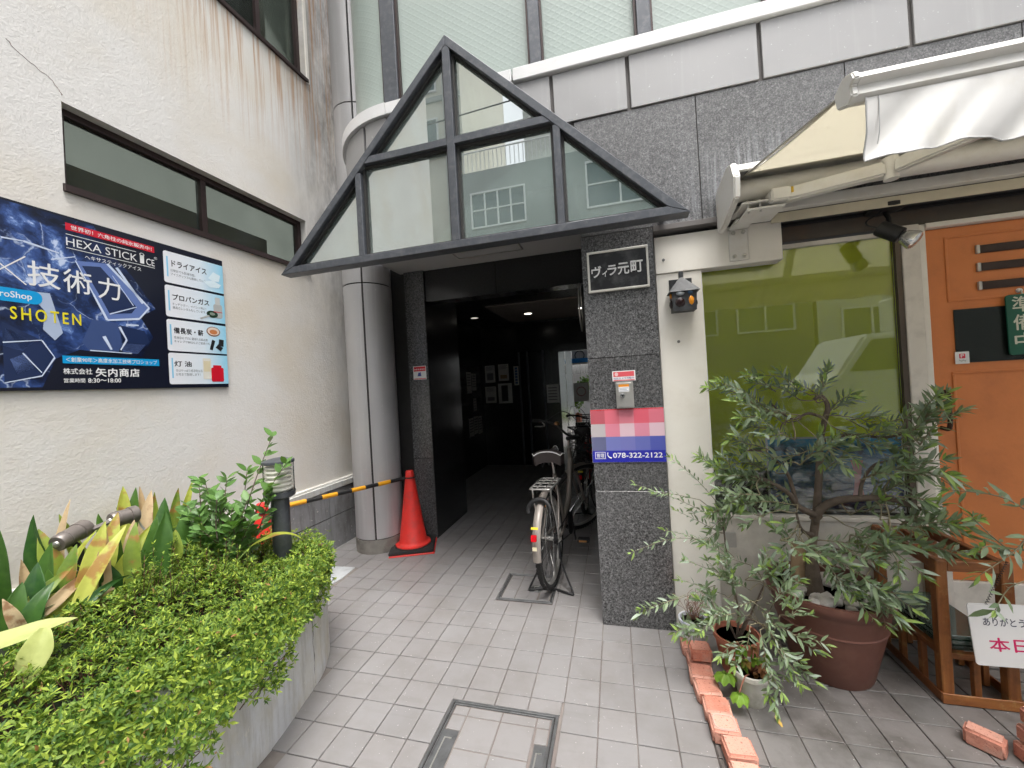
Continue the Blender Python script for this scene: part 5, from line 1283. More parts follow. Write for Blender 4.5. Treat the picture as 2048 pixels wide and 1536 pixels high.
tips = [(-1.87,1.79,1.20),(-1.735,1.74,1.06),(-2.30,1.70,0.98),(-2.20,1.66,0.98),(-2.12,1.72,0.98),(-2.28,1.62,0.86),(-2.05,1.60,0.90),(-1.92,1.66,0.88),(-2.35,1.66,0.80),(-1.85,1.62,0.80),(-2.15,1.58,0.84),(-2.0,1.74,1.02),(-2.25,1.74,0.90),(-1.80,1.70,0.92),(-2.32,1.56,0.74),(-2.1,1.55,0.76),(-2.22,1.60,0.80),(-2.02,1.66,0.84),(-1.95,1.60,0.76),(-2.18,1.70,0.88),(-2.08,1.62,0.92),(-2.26,1.66,0.76)]
for tp in tips:
    tp = Vector(tp); mid = base.lerp(tp,0.5)+Vector((random.uniform(-.03,.03),random.uniform(-.03,.03),0.03))
    path = spline([base, mid, tp], 8); br_.tube(path, [0.005-0.0035*i/len(path) for i in range(len(path))], 5)
    for i in range(4,len(path)):
        for sd_ in (-1,1):
            if random.random() < 0.12: continue
            d = (path[i]-path[i-1]).normalized(); s1 = d.cross(Vector((random.uniform(-.6,.6),random.uniform(-.6,.6),1))).normalized()*sd_
            leafobj(os_, random.choice(lme), path[i], d*0.7+s1+Vector((0,0,0.15)), Vector((0.25,-0.4,1))+rv()*0.35, random.uniform(0.8,1.1))
fastbuild(br_, 'branches', M['bark'], os_)

# ------------------------------------------------------------------ bollard lamp
bl = thing('bollard_lamp', 'black bollard lamp with white louvres standing in the planter', 'lamp', (-1.84,1.80,0.42))
c0 = (-1.842,1.795); LZ = 0.065
MB().lathe([(0.046,0.40),(0.046,0.80+LZ)],24,(*c0,0)).build('post', M['dframe'], bl, 40)
MB().lathe([(0.0,0.795),(0.060,0.795),(0.078,0.805),(0.080,0.822),(0.080,0.832),(0.0,0.832)],32,(*c0,LZ)).build('lower_collar', M['dframe'], bl, 40)
lv = MB()
for i in range(6):
    z = 0.846+i*0.024; lv.lathe([(0.052,z-0.009)]+[(0.054+0.014*math.cos(R(a)), z+0.0095*math.sin(R(a))) for a in range(-70,80,20)]+[(0.052,z+0.0095)],28,(*c0,LZ))
lv.lathe([(0.0535,0.833),(0.0535,0.985)],28,(*c0,LZ)); lv.build('louvre', mat('white_louvre', (0.84,0.82,0.75), 0.5, var=0.03), bl, 40)
MB().lathe([(0.0765,0.8325),(0.0765,0.9875),(0.0745,0.9875),(0.0745,0.8325),(0.0765,0.8325)],32,(*c0,LZ)).build('clear_cylinder', glassmat('clear_acrylic', (0.99,0.99,0.98), 1.06, 0.015, (0.8,0.8,0.78), 0.02, 0.01), bl, 40)
MB().lathe([(0.0,0.988),(0.080,0.988),(0.082,0.996),(0.080,1.004),(0.03,1.016),(0.0,1.018)],32,(*c0,LZ)).build('cap', M['dframe'], bl, 40)
# bronze twin uplight among the leaves
ul = thing('garden_spotlight', 'bronze twin-headed garden spotlight among the aspidistra leaves', 'lamp', (-2.2,1.25,0.43))
bz = mat('bronze_metal', (0.20,0.175,0.16), 0.4, 0.4, 0.1, 20)
def ulhead(p, d, L):
    Mx = Matrix.Translation(p) @ Vector(d).to_track_quat('Z','Y').to_matrix().to_4x4()
    MB().lathe([(0.0,0.0),(0.033,0.0),(0.037,0.006),(0.037,L*0.25),(0.039,L*0.26),(0.039,L*0.30),(0.037,L*0.31),(0.037,L*0.7),(0.042,L*0.72),(0.042,L),(0.037,L+0.004),(0.035,L-0.01),(0.0,L-0.012)],28,(0,0,0),Mx).build('lamp_head', bz, ul, 40)
    MB().lathe([(0.0,0.0),(0.014,-0.001),(0.012,-0.007),(0.007,-0.010),(0.0,-0.010)],16,(0,0,0),Mx).build('end_knob', M['steel'], ul, 40)
ulhead((-2.40,1.160,0.830),(-0.22,0.62,0.14),0.13)
ulhead((-2.39,1.345,0.868),(0.06,0.62,0.02),0.10)
MB().tube(spline([(-2.41,1.24,0.43),(-2.41,1.24,0.7),(-2.41,1.24,0.78),(-2.42,1.20,0.83)],4),0.012,8).build('stem', M['black'], ul, 40)
MB().tube(spline([(-2.43,1.25,0.86),(-2.41,1.29,0.85),(-2.39,1.34,0.865)],4),0.012,8).build('yoke', bz, ul, 40)
MB().tube(spline([(-2.385,1.44,0.885),(-2.37,1.46,0.80),(-2.27,1.47,0.70),(-2.28,1.40,0.55)],5),0.005,6).build('cable', M['steel'], ul, 40)
# shallow terracotta dish on the planter edge
td = thing('terracotta_dish', 'pale terracotta dish on the far corner of the planter rim', 'dish', (-1.74,1.90,0.502))
MB().lathe([(0.0,0.0),(0.035,0.0),(0.055,0.035),(0.057,0.040),(0.051,0.040),(0.033,0.008),(0.0,0.007)],28,(-1.735,1.905,0.503)).build('bowl', mat('pale_terracotta', (0.60,0.38,0.28), 0.7), td, 40)

# ------------------------------------------------------------------ traffic cones and the barrier bar
def cone(p, lab, rz):
    t_ = thing('traffic_cone', lab, 'cone', (p[0],p[1],0.004), rz, 'red traffic cones joined by the bar')
    cm_ = mat('red_cone_plastic', (0.70,0.030,0.022), 0.5, var=0.14, vs=6, dirt=((0.30,0.06,0.05),14,0.5))
    MB().lathe([(0.155,0.038),(0.155,0.050),(0.128,0.062),(0.120,0.072),(0.040,0.640),(0.036,0.680),(0.030,0.694),(0.0,0.698)],32).build('cone_body', cm_, t_, 40, local=True)
    rb = MB(); q = 0.19
    rb.box(-q,q,-q,q,0.012,0.036); rb.build('rubber_weight', M['rubber'], t_, bev=0.006, seg=2, local=True)
    B('base_plate', cm_, t_, -q+0.004,q+0.010,-q-0.010,q-0.004,0.0,0.0115, 0.003, local=True)
    MB().lathe([(0.158,0.0365),(0.168,0.0365),(0.168,0.042),(0.158,0.042),(0.158,0.0365)],32).build('collar_ring', M['rubber'], t_, 40, local=True)
    return t_
cone((-1.845,3.215),'red traffic cone in front of the dark left jamb', R(22))
cone((-2.405,2.19),'red traffic cone half hidden behind the planter and shrub', R(10))
bb_ = thing('barrier_bar', 'black and yellow striped barrier bar between the two red cones', 'barrier', (-2.1,2.6,0.62))
pa = Vector((-2.385,2.245,0.640)); pb = Vector((-1.895,3.158,0.634)); L_ = (pb-pa).length; nseg = 9
ybl = mat('yellow_band', (0.72,0.33,0.012), 0.4, var=0.06)
for i in range(nseg):
    a = pa.lerp(pb,i/nseg); b = pa.lerp(pb,(i+1)/nseg); yel_ = i%2==1
    MB().tube([a,b],0.0175 if yel_ else 0.0165,16).build('yellow_band' if yel_ else 'black_band', ybl if yel_ else M['black'], bb_, 40)
for c_,p_ in (((-1.845,3.215,0.638),pb),((-2.405,2.19,0.640),pa)):
    mb = MB(); mb.torus(0.0475,0.006,24,6,Matrix.Translation(c_)); mb.tube([p_, Vector(c_)+(p_-Vector(c_)).normalized()*0.048],0.010,8); mb.build('end_loop', M['rubber'], bb_, 40)
# ------------------------------------------------------------------ inspection hatches in the paving
def hatch(x0,x1,y0,y1,lab,handles,hw,cutL):
    h = thing('inspection_hatch', lab, 'hatch', ((x0+x1)/2,(y0+y1)/2,0.0))
    w_ = hw
    B('sump', M['joint'], h, x0,x1,y0,y1,-0.006,-0.001)
    fm_ = MB()
    for q in ((x0,x1,y0,y0+w_),(x0,x1,y1-w_,y1),(x0,x0+w_,y0+w_,y1-w_),(x1-w_,x1,y0+w_,y1-w_)): fm_.box(q[0],q[1],q[2],q[3],-0.0005,0.0050)
    fm_.build('outer_frame', M['hatchm'], h, bev=0.001)
    g = w_+0.006; f2 = MB()
    for q in ((x0+g,x1-g,y0+g,y0+g+w_*0.6),(x0+g,x1-g,y1-g-w_*0.6,y1-g),(x0+g,x0+g+w_*0.6,y0+g+w_*0.6,y1-g-w_*0.6),(x1-g-w_*0.6,x1-g,y0+g+w_*0.6,y1-g-w_*0.6)): f2.box(q[0],q[1],q[2],q[3],-0.0005,0.0056)
    f2.build('lid_frame', M['hatchm'], h, bev=0.001)
    ix0, ix1, iy0, iy1 = x0+g+w_*0.6+0.004, x1-g-w_*0.6-0.004, y0+g+w_*0.6+0.004, y1-g-w_*0.6-0.004
    B('lid_bed', M['grout'], h, ix0-0.003,ix1+0.003,iy0-0.003,iy1+0.003,-0.0008,0.0004)
    xs_ = sorted({ix0,ix1}|{LX(L)+cutL for L in range(-5,14) if ix0+0.01 < LX(L)+cutL < ix1-0.01}); ys_ = sorted({iy0,iy1}|{RY(r) for r in range(-20,24) if iy0+0.01 < RY(r) < iy1-0.01})
    for a,b in zip(xs_,xs_[1:]):
        for c,d in zip(ys_,ys_[1:]):
            parts = [(a+0.003,b-0.003,c+0.003,d-0.003)]
            for hq in handles: parts = [k for z in parts for k in cut(z,(hq[0]-0.004,hq[1]+0.004,hq[2]-0.004,hq[3]+0.004))]
            for k in parts:
                if k[1]-k[0] > 0.008 and k[3]-k[2] > 0.008:
                    o = mobj('tile', tile_mesh(k[1]-k[0],k[3]-k[2]).mesh('tile'), M['tile'], h); o.location = ((k[0]+k[1])/2,(k[2]+k[3])/2,0.0)
    for hq in handles:
        B('handle_plate', M['hatchm'], h, hq[0],hq[1],hq[2],hq[3],0.0006,0.0035, 0.0008)
        cx, cy_ = (hq[0]+hq[1])/2, (hq[2]+hq[3])/2; rx, ry = (hq[1]-hq[0])*0.24, (hq[3]-hq[2])*0.34
        MB().tube([(cx+rx*(1 if i in (0,3) else -1)*0.9, cy_+ry*(1 if i < 2 else -1), 0.0045) for i in (0,1,2,3)],0.0032,6).build('handle', M['steel'], h, 40)
M['hatchm'] = mat('dull_hatch_metal', (0.19,0.195,0.20), 0.4, 0.6, 0.2, 40, dirt=((0.03,0.03,0.03),20,0.6))
hatch(*HATCH[0], 'grey metal framed tiled inspection hatch nearest the camera', [(-0.766,-0.700,1.26,1.50),(-0.385,-0.335,1.26,1.50)], 0.011, 0.05)
hatch(*HATCH[1], 'dark framed tiled inspection hatch under the bicycle stand', [(-0.640,-0.570,2.615,2.70)], 0.010, 0.02)

# ------------------------------------------------------------------ bicycles
M['beige_metal'] = mat('greige_frame_paint', (0.27,0.24,0.215), 0.42, 0.15, 0.06, 10)
M['silverm'] = mat('silver_alloy', (0.55,0.54,0.52), 0.32, 0.8, 0.05, 30)
def bicycle(loc, rz, lean, steer, frame_m, fender_m, lab, seatm):
    b = thing('bicycle', lab, 'bicycle', loc, rz, 'bicycles in the entrance')
    b.matrix_basis = Matrix.Translation(Vector(loc)) @ Matrix.Rotation(rz,4,'Z') @ Matrix.Rotation(lean,4,'Y')
    WR = 0.325
    def wheel(parent_name, Mw, fender=True, f0=0, f1=180):
        wh = MB(); 
        w = MB().torus(WR-0.021,0.021,56,10,Mw).build(parent_name, M['rubber'], b, 40, local=True)
        tr_ = MB()
        for i in range(72):         # tread blocks
            a = 2*PI*i/72
            for s_ in (-1,1):
                Mt = Mw @ Matrix.Rotation(a+(0.02 if s_>0 else 0),4,'Z') @ Matrix.Translation((WR-0.002,0,s_*0.010))
                tr_.box(-0.0035,0.0025,-0.009,0.009,-0.007,0.007,Mt)
        o = tr_.build('tread', M['rubber'], w); o.matrix_parent_inverse = Matrix()
        rm = MB().lathe([(WR-0.045,-0.013),(WR-0.038,-0.015),(WR-0.032,-0.012),(WR-0.034,0.0),(WR-0.032,0.012),(WR-0.038,0.015),(WR-0.045,0.013),(WR-0.045,-0.013)],56,(0,0,0),Mw).build('rim', M['silverm'], w, 40); rm.matrix_parent_inverse = Matrix()
        sp_ = MB()
        for i in range(28):
            a = 2*PI*i/28; s_ = 1 if i%2 else -1; a2 = a+(0.9 if (i//2)%2 else -0.9)
            p1 = Mw @ Vector((0.024*math.cos(a2),0.024*math.sin(a2),0.030*s_)); p2 = Mw @ Vector(((WR-0.042)*math.cos(a),(WR-0.042)*math.sin(a),0.002*s_))
            sp_.tube([p1,p2],0.0013,4)
        o = sp_.build('spokes', M['chrome'], w); o.matrix_parent_inverse = Matrix(); o['kind'] = 'stuff'
        o = MB().lathe([(0.0,-0.055),(0.008,-0.055),(0.008,-0.034),(0.026,-0.032),(0.026,-0.027),(0.016,-0.022),(0.016,0.022),(0.026,0.027),(0.026,0.032),(0.008,0.034),(0.008,0.055),(0.0,0.055)],18,(0,0,0),Mw).build('hub', M['silverm'], w, 40); o.matrix_parent_inverse = Matrix()
    Rw = Matrix.Translation((0,0,WR)) @ Matrix.Rotation(PI/2,4,'Y') @ Matrix.Rotation(PI/2,4,'Z')
    wheel('rear_wheel', Rw)
    head_t = Vector((0,0.86,0.80)); head_b = Vector((0,0.925,0.60)); fax = Vector((0,1.07,WR))
    Ms_ = Matrix.Translation(head_b) @ Matrix.Rotation(steer,4,(head_t-head_b).normalized()) @ Matrix.Translation(-head_b)
    Fw = Ms_ @ Matrix.Translation(fax) @ Matrix.Rotation(PI/2,4,'Y') @ Matrix.Rotation(PI/2,4,'Z')
    wheel('front_wheel', Fw)
    def fender(nm, c, a0, a1, Mx, m):
        mb_ = MB(); vs = []; n = 26
        for i in range(n+1):
            a = R(a0+(a1-a0)*i/n)
            for s_ in range(7):
                t_ = -1+2*s_/6; rr = WR+0.020-0.014*t_*t_
                p = Vector((t_*0.027, c.y+rr*math.cos(a), c.z+rr*math.sin(a))); vs.append(Mx @ p)
        fs_ = [(i*7+k,i*7+k+1,(i+1)*7+k+1,(i+1)*7+k) for i in range(n) for k in range(6)]
        inn = [v+(Mx.to_3x3() @ (c-(Mx.inverted() @ v))).normalized()*0.0015 for v in vs]
        mb_.add(vs,fs_); mb_.add(inn,[q[::-1] for q in fs_]); return mb_.build(nm, m, b, 50, local=True)
    I = Matrix()
    rfe = fender('rear_fender', Vector((0,0,WR)), 40, 184, I, fender_m)
    fender('front_fender', fax, -15, 130, Ms_, fender_m)
    # frame: one big low tube, seat tube, stays
    bbk = Vector((0,0.44,0.285)); st_t = Vector((0,0.27,0.72))
    fr = MB(); fr.tube(spline([head_t*0.6+head_b*0.4, (0,0.78,0.52),(0,0.62,0.36),bbk],8),0.024,14); fr.build('down_tube', frame_m, b, 50, local=True)
    MB().tube([bbk,st_t],0.018,12).build('seat_tube', frame_m, b, 50, local=True)
    MB().tube([head_b-(head_t-head_b)*0.05,head_t+(head_t-head_b)*0.1],0.021,14).build('head_tube', frame_m, b, 50, local=True)
    for s_ in (-1,1):
        MB().tube(spline([Vector((s_*0.055,0,WR)),(s_*0.05,0.15,0.31),(s_*0.02,0.42,0.285)],5),0.010,8).build('chain_stay', frame_m, b, 50, local=True)
        MB().tube(spline([Vector((s_*0.055,0,WR)),(s_*0.045,0.14,0.50),(s_*0.016,0.26,0.68)],5),0.008,8).build('seat_stay', frame_m, b, 50, local=True)
        MB().tube([Ms_ @ Vector((s_*0.052,1.07,WR)), Ms_ @ Vector((s_*0.05,0.96,0.55)), Ms_ @ Vector((s_*0.02,0.935,0.60))],0.012,10).build('fork_blade', frame_m, b, 50, local=True)
    # saddle
    MB().tube([st_t-Vector((0,-0.02,0.06)),(0,0.245,0.835)],0.013,10).build('seat_post', M['silverm'], b, 50, local=True)
    mb_ = MB(); vs = []; n = 14; hw_ = lambda s_: 0.125*(1-s_)**1.5+0.022 if s_ > 0.14 else 0.125*(0.80+1.4*s_)
    for i in range(n+1):
        s_ = i/n; y_ = 0.095+0.27*s_; w_ = hw_(s_)
        for k in range(9):
            t_ = -1+2*k/8; z_ = 0.912+0.020*(1-s_)-0.030*s_*(1-s_)*2-0.030*abs(t_)**2.6-(0.018 if i == 0 else 0)
            vs.append((t_*w_, y_-(0.008*(1-t_*t_) if i == 0 else 0), z_))
    top = [(i*9+k,i*9+k+1,(i+1)*9+k+1,(i+1)*9+k) for i in range(n) for k in range(8)]
    low = [(x*0.93,y_+(0.010 if j < 9 else 0),z-(0.078 if j < 27 else 0.05)) for j,(x,y_,z) in enumerate(vs)]; o_ = len(vs)
    edge = [k for k in range(9)]+[i*9+8 for i in range(1,n+1)]+[n*9+k for k in range(7,-1,-1)]+[i*9 for i in range(n-1,0,-1)]
    fs_ = top+[tuple(x+o_ for x in q[::-1]) for q in top]+[(edge[i],edge[(i+1)%len(edge)],edge[(i+1)%len(edge)]+o_,edge[i]+o_) for i in range(len(edge))]
    mb_.add(vs+low, fs_); sd_ = mb_.build('saddle', seatm, b, 50, local=True)
    pp = MB(); pp.tube([vs[e] for e in edge],0.0045,6,True); o = pp.build('piping', M['white'], sd_); o.matrix_parent_inverse = Matrix()
    pp = MB()
    for s_ in (-1,1): pp.tube(spline([(s_*0.05,0.14,0.833),(s_*0.045,0.12,0.808),(s_*0.05,0.15,0.798),(s_*0.03,0.28,0.823)],5),0.005,6)
    for s_ in (-1,0,1): pp.lathe([(0.016,0.0),(0.016,0.05)],10,(s_*0.045,0.15,0.808))
    pp.build('saddle_springs', M['black'], b, 50, local=True)
    # rear carrier
    cr = MB(); zc = 0.705; q = [(-0.075,-0.16),(0.075,-0.16),(0.075,0.16),(-0.075,0.16)]
    cr.tube([(x,y_,zc) for x,y_ in rrect(-0.075,-0.15,0.075,0.17,0.025,4)],0.0065,8,True)
    for x in (-0.03,0.03): cr.tube([(x,-0.15,zc),(x,0.17,zc)],0.005,8)
    for y_ in (-0.07,0.02,0.10): cr.tube([(-0.075,y_,zc),(0.075,y_,zc)],0.005,8)
    cr.build('carrier', M['silverm'] if frame_m is M['beige_metal'] else M['black'], b, 50, local=True)
    for s_ in (-1,1): MB().tube(spline([(s_*0.066,-0.10,zc),(s_*0.062,-0.11,0.64),(s_*0.066,-0.05,0.5),(s_*0.064,0.0,WR)],5),0.0055,8).build('carrier_stay', M['silverm'] if frame_m is M['beige_metal'] else M['black'], b, 50, local=True)
    # ring lock, reflector, light strip
    lk_ = MB(); lk_.tube([Vector((0.075*math.cos(R(a)), 0.06*0-0.20+0.02*math.sin(R(a)), 0.585+0.062*math.sin(R(a)))) for a in range(-20,201,20)],0.016,8); lk_.build('ring_lock', M['black'], b, 50, local=True)
    a = R(165); c_ = Vector((0,(WR+0.022)*math.cos(a),WR+(WR+0.022)*math.sin(a))); Mr = Matrix.Translation((0,-0.338,0.455)) @ Matrix.Rotation(R(-14),4,'X')
    MB().prism(rrect(-0.017,-0.020,0.017,0.020,0.006), 0, 0.014, Mr @ frame((0,-0.016,0),(1,0,0),(0,0,1))).build('reflector', plain('red_reflector',(0.55,0.004,0.012),0.12), b, 30, local=True)
    Mr2 = Matrix.Translation((0,-0.3195,0.505)) @ Matrix.Rotation(R(-27),4,'X')
    MB().prism(rect(-0.022,-0.007,0.022,0.007), 0, 0.003, Mr2 @ frame((0,-0.012,0),(1,0,0),(0,0,1))).build('yellow_sticker', plain('yellow_sticker',(0.75,0.62,0.03),0.4), b, local=True)
    Mr3 = Matrix.Translation((0,-0.3485,0.395)) @ Matrix.Rotation(R(-4),4,'X')
    MB().prism(rect(-0.014,-0.012,0.014,0.010), 0, 0.003, Mr3 @ frame((0,-0.012,0),(1,0,0),(0,0,1))).build('cream_sticker', plain('cream_sticker',(0.72,0.66,0.45),0.4), b, local=True)
    # double kick stand
    ks = MB(); ks.tube(spline([(-0.065,0.0,0.30),(-0.075,-0.02,0.16),(-0.15,-0.09,0.012),(-0.135,-0.11,0.008),(0.0,-0.075,0.016),(0.135,-0.11,0.008),(0.15,-0.09,0.012),(0.075,-0.02,0.16),(0.065,0.0,0.30)],6),0.007,8); ks.build('stand', M['black'], b, 50, local=True)
    # drive side: crank, pedals, guard, cassette
    MB().lathe([(0.0,-0.004),(0.085,-0.004),(0.088,0.0),(0.085,0.004),(0.0,0.004)],28,(0,0,0),Matrix.Translation((0.055,0.44,0.285)) @ Matrix.Rotation(PI/2,4,'Y')).build('chain_guard', M['black'], b, 50, local=True)
    ch = MB(); ch.tube([(0.05,0.44,0.37),(0.05,0.0,0.36)],0.005,5); ch.tube([(0.05,0.44,0.20),(0.05,0.0,0.285)],0.005,5); ch.build('chain', M['black'], b, local=True)
    MB().lathe([(0.0,-0.012),(0.038,-0.012),(0.030,0.0),(0.022,0.010),(0.0,0.010)],20,(0,0,0),Matrix.Translation((0.046,0,WR)) @ Matrix.Rotation(PI/2,4,'Y')).build('sprocket', M['black'], b, 50, local=True)
    MB().bar((0.062,-0.005,0.30),(0.066,-0.03,0.20),0.014,0.03).build('derailleur', M['black'], b, bev=0.003, local=True)
    for s_,an in ((1,-70),(-1,110)):
        e = Vector((s_*0.075,0.44+0.165*math.cos(R(an)),0.285+0.165*math.sin(R(an))))
        MB().bar((s_*0.072,0.44,0.285),e,0.012,0.022,(0,1,0)).build('crank_arm', M['black'], b, bev=0.003, local=True)
        pd = MB().box(e.x+s_*0.015,e.x+s_*0.105,e.y-0.032,e.y+0.032,e.z-0.013,e.z+0.013).build('pedal', M['black'], b, bev=0.003, local=True)
        for yy in (-1,1):
            o = MB().box(min(e.x+s_*0.03,e.x+s_*0.09),max(e.x+s_*0.03,e.x+s_*0.09),e.y+yy*0.0325-0.002,e.y+yy*0.0325+0.002,e.z-0.007,e.z+0.007).build('pedal_reflector', plain('amber_reflector',(0.62,0.30,0.10),0.2), pd); o.matrix_parent_inverse = Matrix()
    # handlebar, stem, grips, levers, basket, bell
    stt = Ms_ @ Vector((0,0.835,0.93))
    MB().tube([Ms_ @ head_t, stt],0.013,10).build('stem', M['silverm'], b, 50, local=True)
    hb = [Ms_ @ Vector(p) for p in ((-0.285,0.62,1.00),(-0.27,0.70,1.00),(-0.18,0.80,0.985),(0,0.835,0.935),(0.18,0.80,0.985),(0.27,0.70,1.00),(0.285,0.62,1.00))]
    MB().tube(spline(hb,5),0.011,8).build('handlebar', M['black'], b, 50, local=True)
    for i in (0,-1):
        j = 1 if i == 0 else -2
        MB().tube([hb[i],hb[i].lerp(hb[j],0.95)],0.017,10).build('grip', M['rubber'], b, 50, local=True)
        sg = -1 if i == 0 else 1
        MB().tube(spline([Ms_ @ Vector((sg*0.268,0.715,0.985)), Ms_ @ Vector((sg*0.25,0.73,0.955)), Ms_ @ Vector((sg*0.275,0.64,0.945))],5),0.006,6).build('brake_lever', M['silverm'], b, 50, local=True)
        MB().tube(spline([Ms_ @ Vector((sg*0.262,0.74,0.99)), Ms_ @ Vector((sg*0.22,0.90,1.10)), Ms_ @ Vector((sg*0.08,0.98,1.02)), Ms_ @ Vector((0.0,0.93,0.80)), Vector((0,0.90,0.66))],6),0.0035,6).build('cable', M['black'], b, 50, local=True)
    bk = MB(); 
    def bp(x,y_,z): return Ms_ @ Vector((x,y_,z))
    for z,wx,yl in ((0.72,0.145,0.20),(0.78,0.155,0.22),(0.84,0.165,0.24),(0.90,0.175,0.26),(0.955,0.185,0.28)):
        bk.tube([bp(-wx,0.955,z),bp(wx,0.955,z),bp(wx,0.955+yl,z),bp(-wx,0.955+yl,z)],0.004 if z<0.95 else 0.007,6,True)
    for i in range(9):
        s_ = -1+2*i/8
        bk.tube([bp(s_*0.145,0.955,0.72),bp(s_*0.185,0.955,0.955)],0.003,4); bk.tube([bp(s_*0.145,1.155,0.72),bp(s_*0.185,1.235,0.955)],0.003,4); bk.tube([bp(s_*0.145,0.955,0.72),bp(s_*0.145,1.155,0.72)],0.003,4)
    for i in range(6):
        t_ = i/5
        for s_ in (-1,1): bk.tube([bp(s_*0.145,0.955+0.20*t_,0.72),bp(s_*0.185,0.955+0.28*t_,0.955)],0.003,4)
    bk.build('basket', M['black'], b, 40, local=True)
    MB().tube([bp(0,0.93,0.66),bp(0,1.06,0.72)],0.008,6).build('basket_bracket', M['black'], b, local=True)
    MB().lathe([(0.0,0.0),(0.026,0.0),(0.026,0.012),(0.015,0.026),(0.0,0.030)],18,(0,0,0),Ms_ @ Matrix.Translation((-0.15,0.80,0.995))).build('bell', mat('copper_bell',(0.40,0.20,0.10),0.3,0.8), b, 40, local=True)
    return b
leather = mat('dark_brown_vinyl', (0.045,0.035,0.034), 0.4, var=0.1, vs=30)
bicycle((-0.492,2.725,0.004), R(-5.0), R(-1.6), R(-46), M['beige_metal'], M['beige_metal'], 'greige city bicycle with rear carrier standing on the tiled hatch', leather)
bicycle((-0.385,4.30,0.004), R(-2), R(1.5), R(8), mat('red_frame_paint',(0.35,0.015,0.015),0.3,0.2), M['black'], 'red bicycle mostly hidden behind the granite pillar', M['black'])

# ------------------------------------------------------------------ half bricks edging the cafe floor
def brick(p, sz, rz, lab, grp, rx=0.0, ry=0.0):
    me = MB().box(-sz[0]/2,sz[0]/2,-sz[1]/2,sz[1]/2,0,sz[2]).mesh('brick', 80, 0.008, 3)
    bm = bmesh.new(); bm.from_mesh(me)
    bm.to_mesh(me); bm.free()
    o = mobj('brick', me, M['brick']); o.location = p; o.rotation_euler = (rx,ry,rz)
    return tag(o, lab, 'brick', grp)
F0 = 0.004
rowb = [((0.356,1.472,F0),0.03,'brick nearest the camera at the bottom end of the brick edging'),((0.358,1.575,F0),0.06,'bright orange brick, second from the near end of the edging'),((0.333,1.670,F0),-0.03,'brick with a pale mortar ring on top, third from the near end'),((0.327,1.763,F0),-0.04,'fourth brick from the near end of the edging'),
        ((0.312,1.858,F0),0.05,'speckled brick beside the curled lettuce-like leaf'),((0.305,1.952,F0),-0.05,'sixth edging brick, just in front of the raised pair'),((0.311,2.052,F0),0.02,'lower brick of the raised pair by the white pot'),((0.300,2.155,F0),0.0,'brick beneath the white pot by the pillar')]
for p,a,lab in rowb: brick(p, (0.100,0.090,0.058), a, lab, 'bricks edging the cafe floor')
brick((0.318,2.036,F0+0.0595), (0.094,0.084,0.056), 0.05, 'upper brick stacked on the edging by the white pot', 'bricks edging the cafe floor')
mr_ = MB()
mr_.tube([(p[0]+0.333,p[1]+1.670,F0+0.0572) for p in rrect(-0.038,-0.034,0.038,0.034,0.022,5)],[0.0035+0.001*random.random() for _ in range(24)],5,True)
tag(mr_.build('mortar_ring', mat('pale_mortar',(0.58,0.36,0.30),0.95)), 'pale ring of old mortar on top of the third brick', 'mortar')
brick((1.215,1.795,F0), (0.100,0.062,0.060), R(-42), 'loose brick lying alone on the tiles before the wooden rack', 'loose and stacked bricks by the rack')
for i in range(3): brick((1.335+0.008*i,1.735-0.004*i,F0+i*0.061), (0.10,0.11,0.058), 0.1-0.1*i, ('lowest brick','middle brick','top brick')[i]+' of the short stack at the right edge', 'loose and stacked bricks by the rack')

# ------------------------------------------------------------------ pots
pot = thing('brown_plant_pot', 'large dark brown glazed pot holding the olive tree', 'pot', (0.905,2.16,0.004))
MB().lathe([(0.0,0.0),(0.150,0.0),(0.156,0.012),(0.205,0.22),(0.226,0.325),(0.232,0.340),(0.240,0.350),(0.246,0.372),(0.243,0.388),(0.226,0.388),(0.216,0.345),(0.0,0.335)],56,(0.905,2.16,0.004)).build('pot_body', mat('brown_glaze',(0.135,0.053,0.037),0.5,var=0.12,vs=7,dirt=((0.20,0.10,0.07),12,0.5),bs=0.06,bscale=40), pot, 40)
MB().lathe([(0.2085,0.236),(0.2135,0.244),(0.2110,0.252)],56,(0.905,2.16,0.004)).build('incised_band', mat('brown_glaze_light',(0.17,0.07,0.05),0.5), pot, 40)
MB().lathe([(0.0,0.352),(0.2175,0.352)],32,(0.905,2.16,0.004)).build('soil', M['soil'], pot)
stone_m = mat('white_stone', (0.66,0.62,0.57), 0.8, var=0.12, vs=30, dirt=((0.25,0.2,0.16),26,0.6), bs=0.3, bscale=60)
def pebble(p, r, m, lab, grp, sc=(1,0.8,0.6)):
    bm = bmesh.new(); bmesh.ops.create_icosphere(bm, subdivisions=2, radius=r)
    s0 = random.random()*10
    for v in bm.verts: v.co = Vector((v.co.x*sc[0],v.co.y*sc[1],v.co.z*sc[2]))*(1+0.18*math.sin(v.co.x*90+s0)+0.12*math.sin(v.co.y*130+v.co.z*70+s0))
    me = bpy.data.meshes.new('stone'); bm.to_mesh(me); bm.free(); me.polygons.foreach_set('use_smooth',[True]*len(me.polygons))
    o = mobj('stone', me, m); o.location = p; o.rotation_euler = (0,0,random.uniform(0,6)); return tag(o, lab, 'stone', grp)
STL = 'white stone lying on the soil in the large brown pot'
for i in range(24):
    a = R(130+i*13+random.uniform(-6,6)); rr = random.uniform(0.07,0.18)
    pebble((0.905+rr*math.cos(a),2.16+rr*math.sin(a),0.362+0.012*random.random()), random.uniform(0.022,0.040), stone_m, STL, 'white stones in the olive pot')
pebble((0.845,2.035,0.375),0.055,stone_m,'largest flat white stone at the front of the brown pot','white stones in the olive pot',(1.3,0.7,0.45))
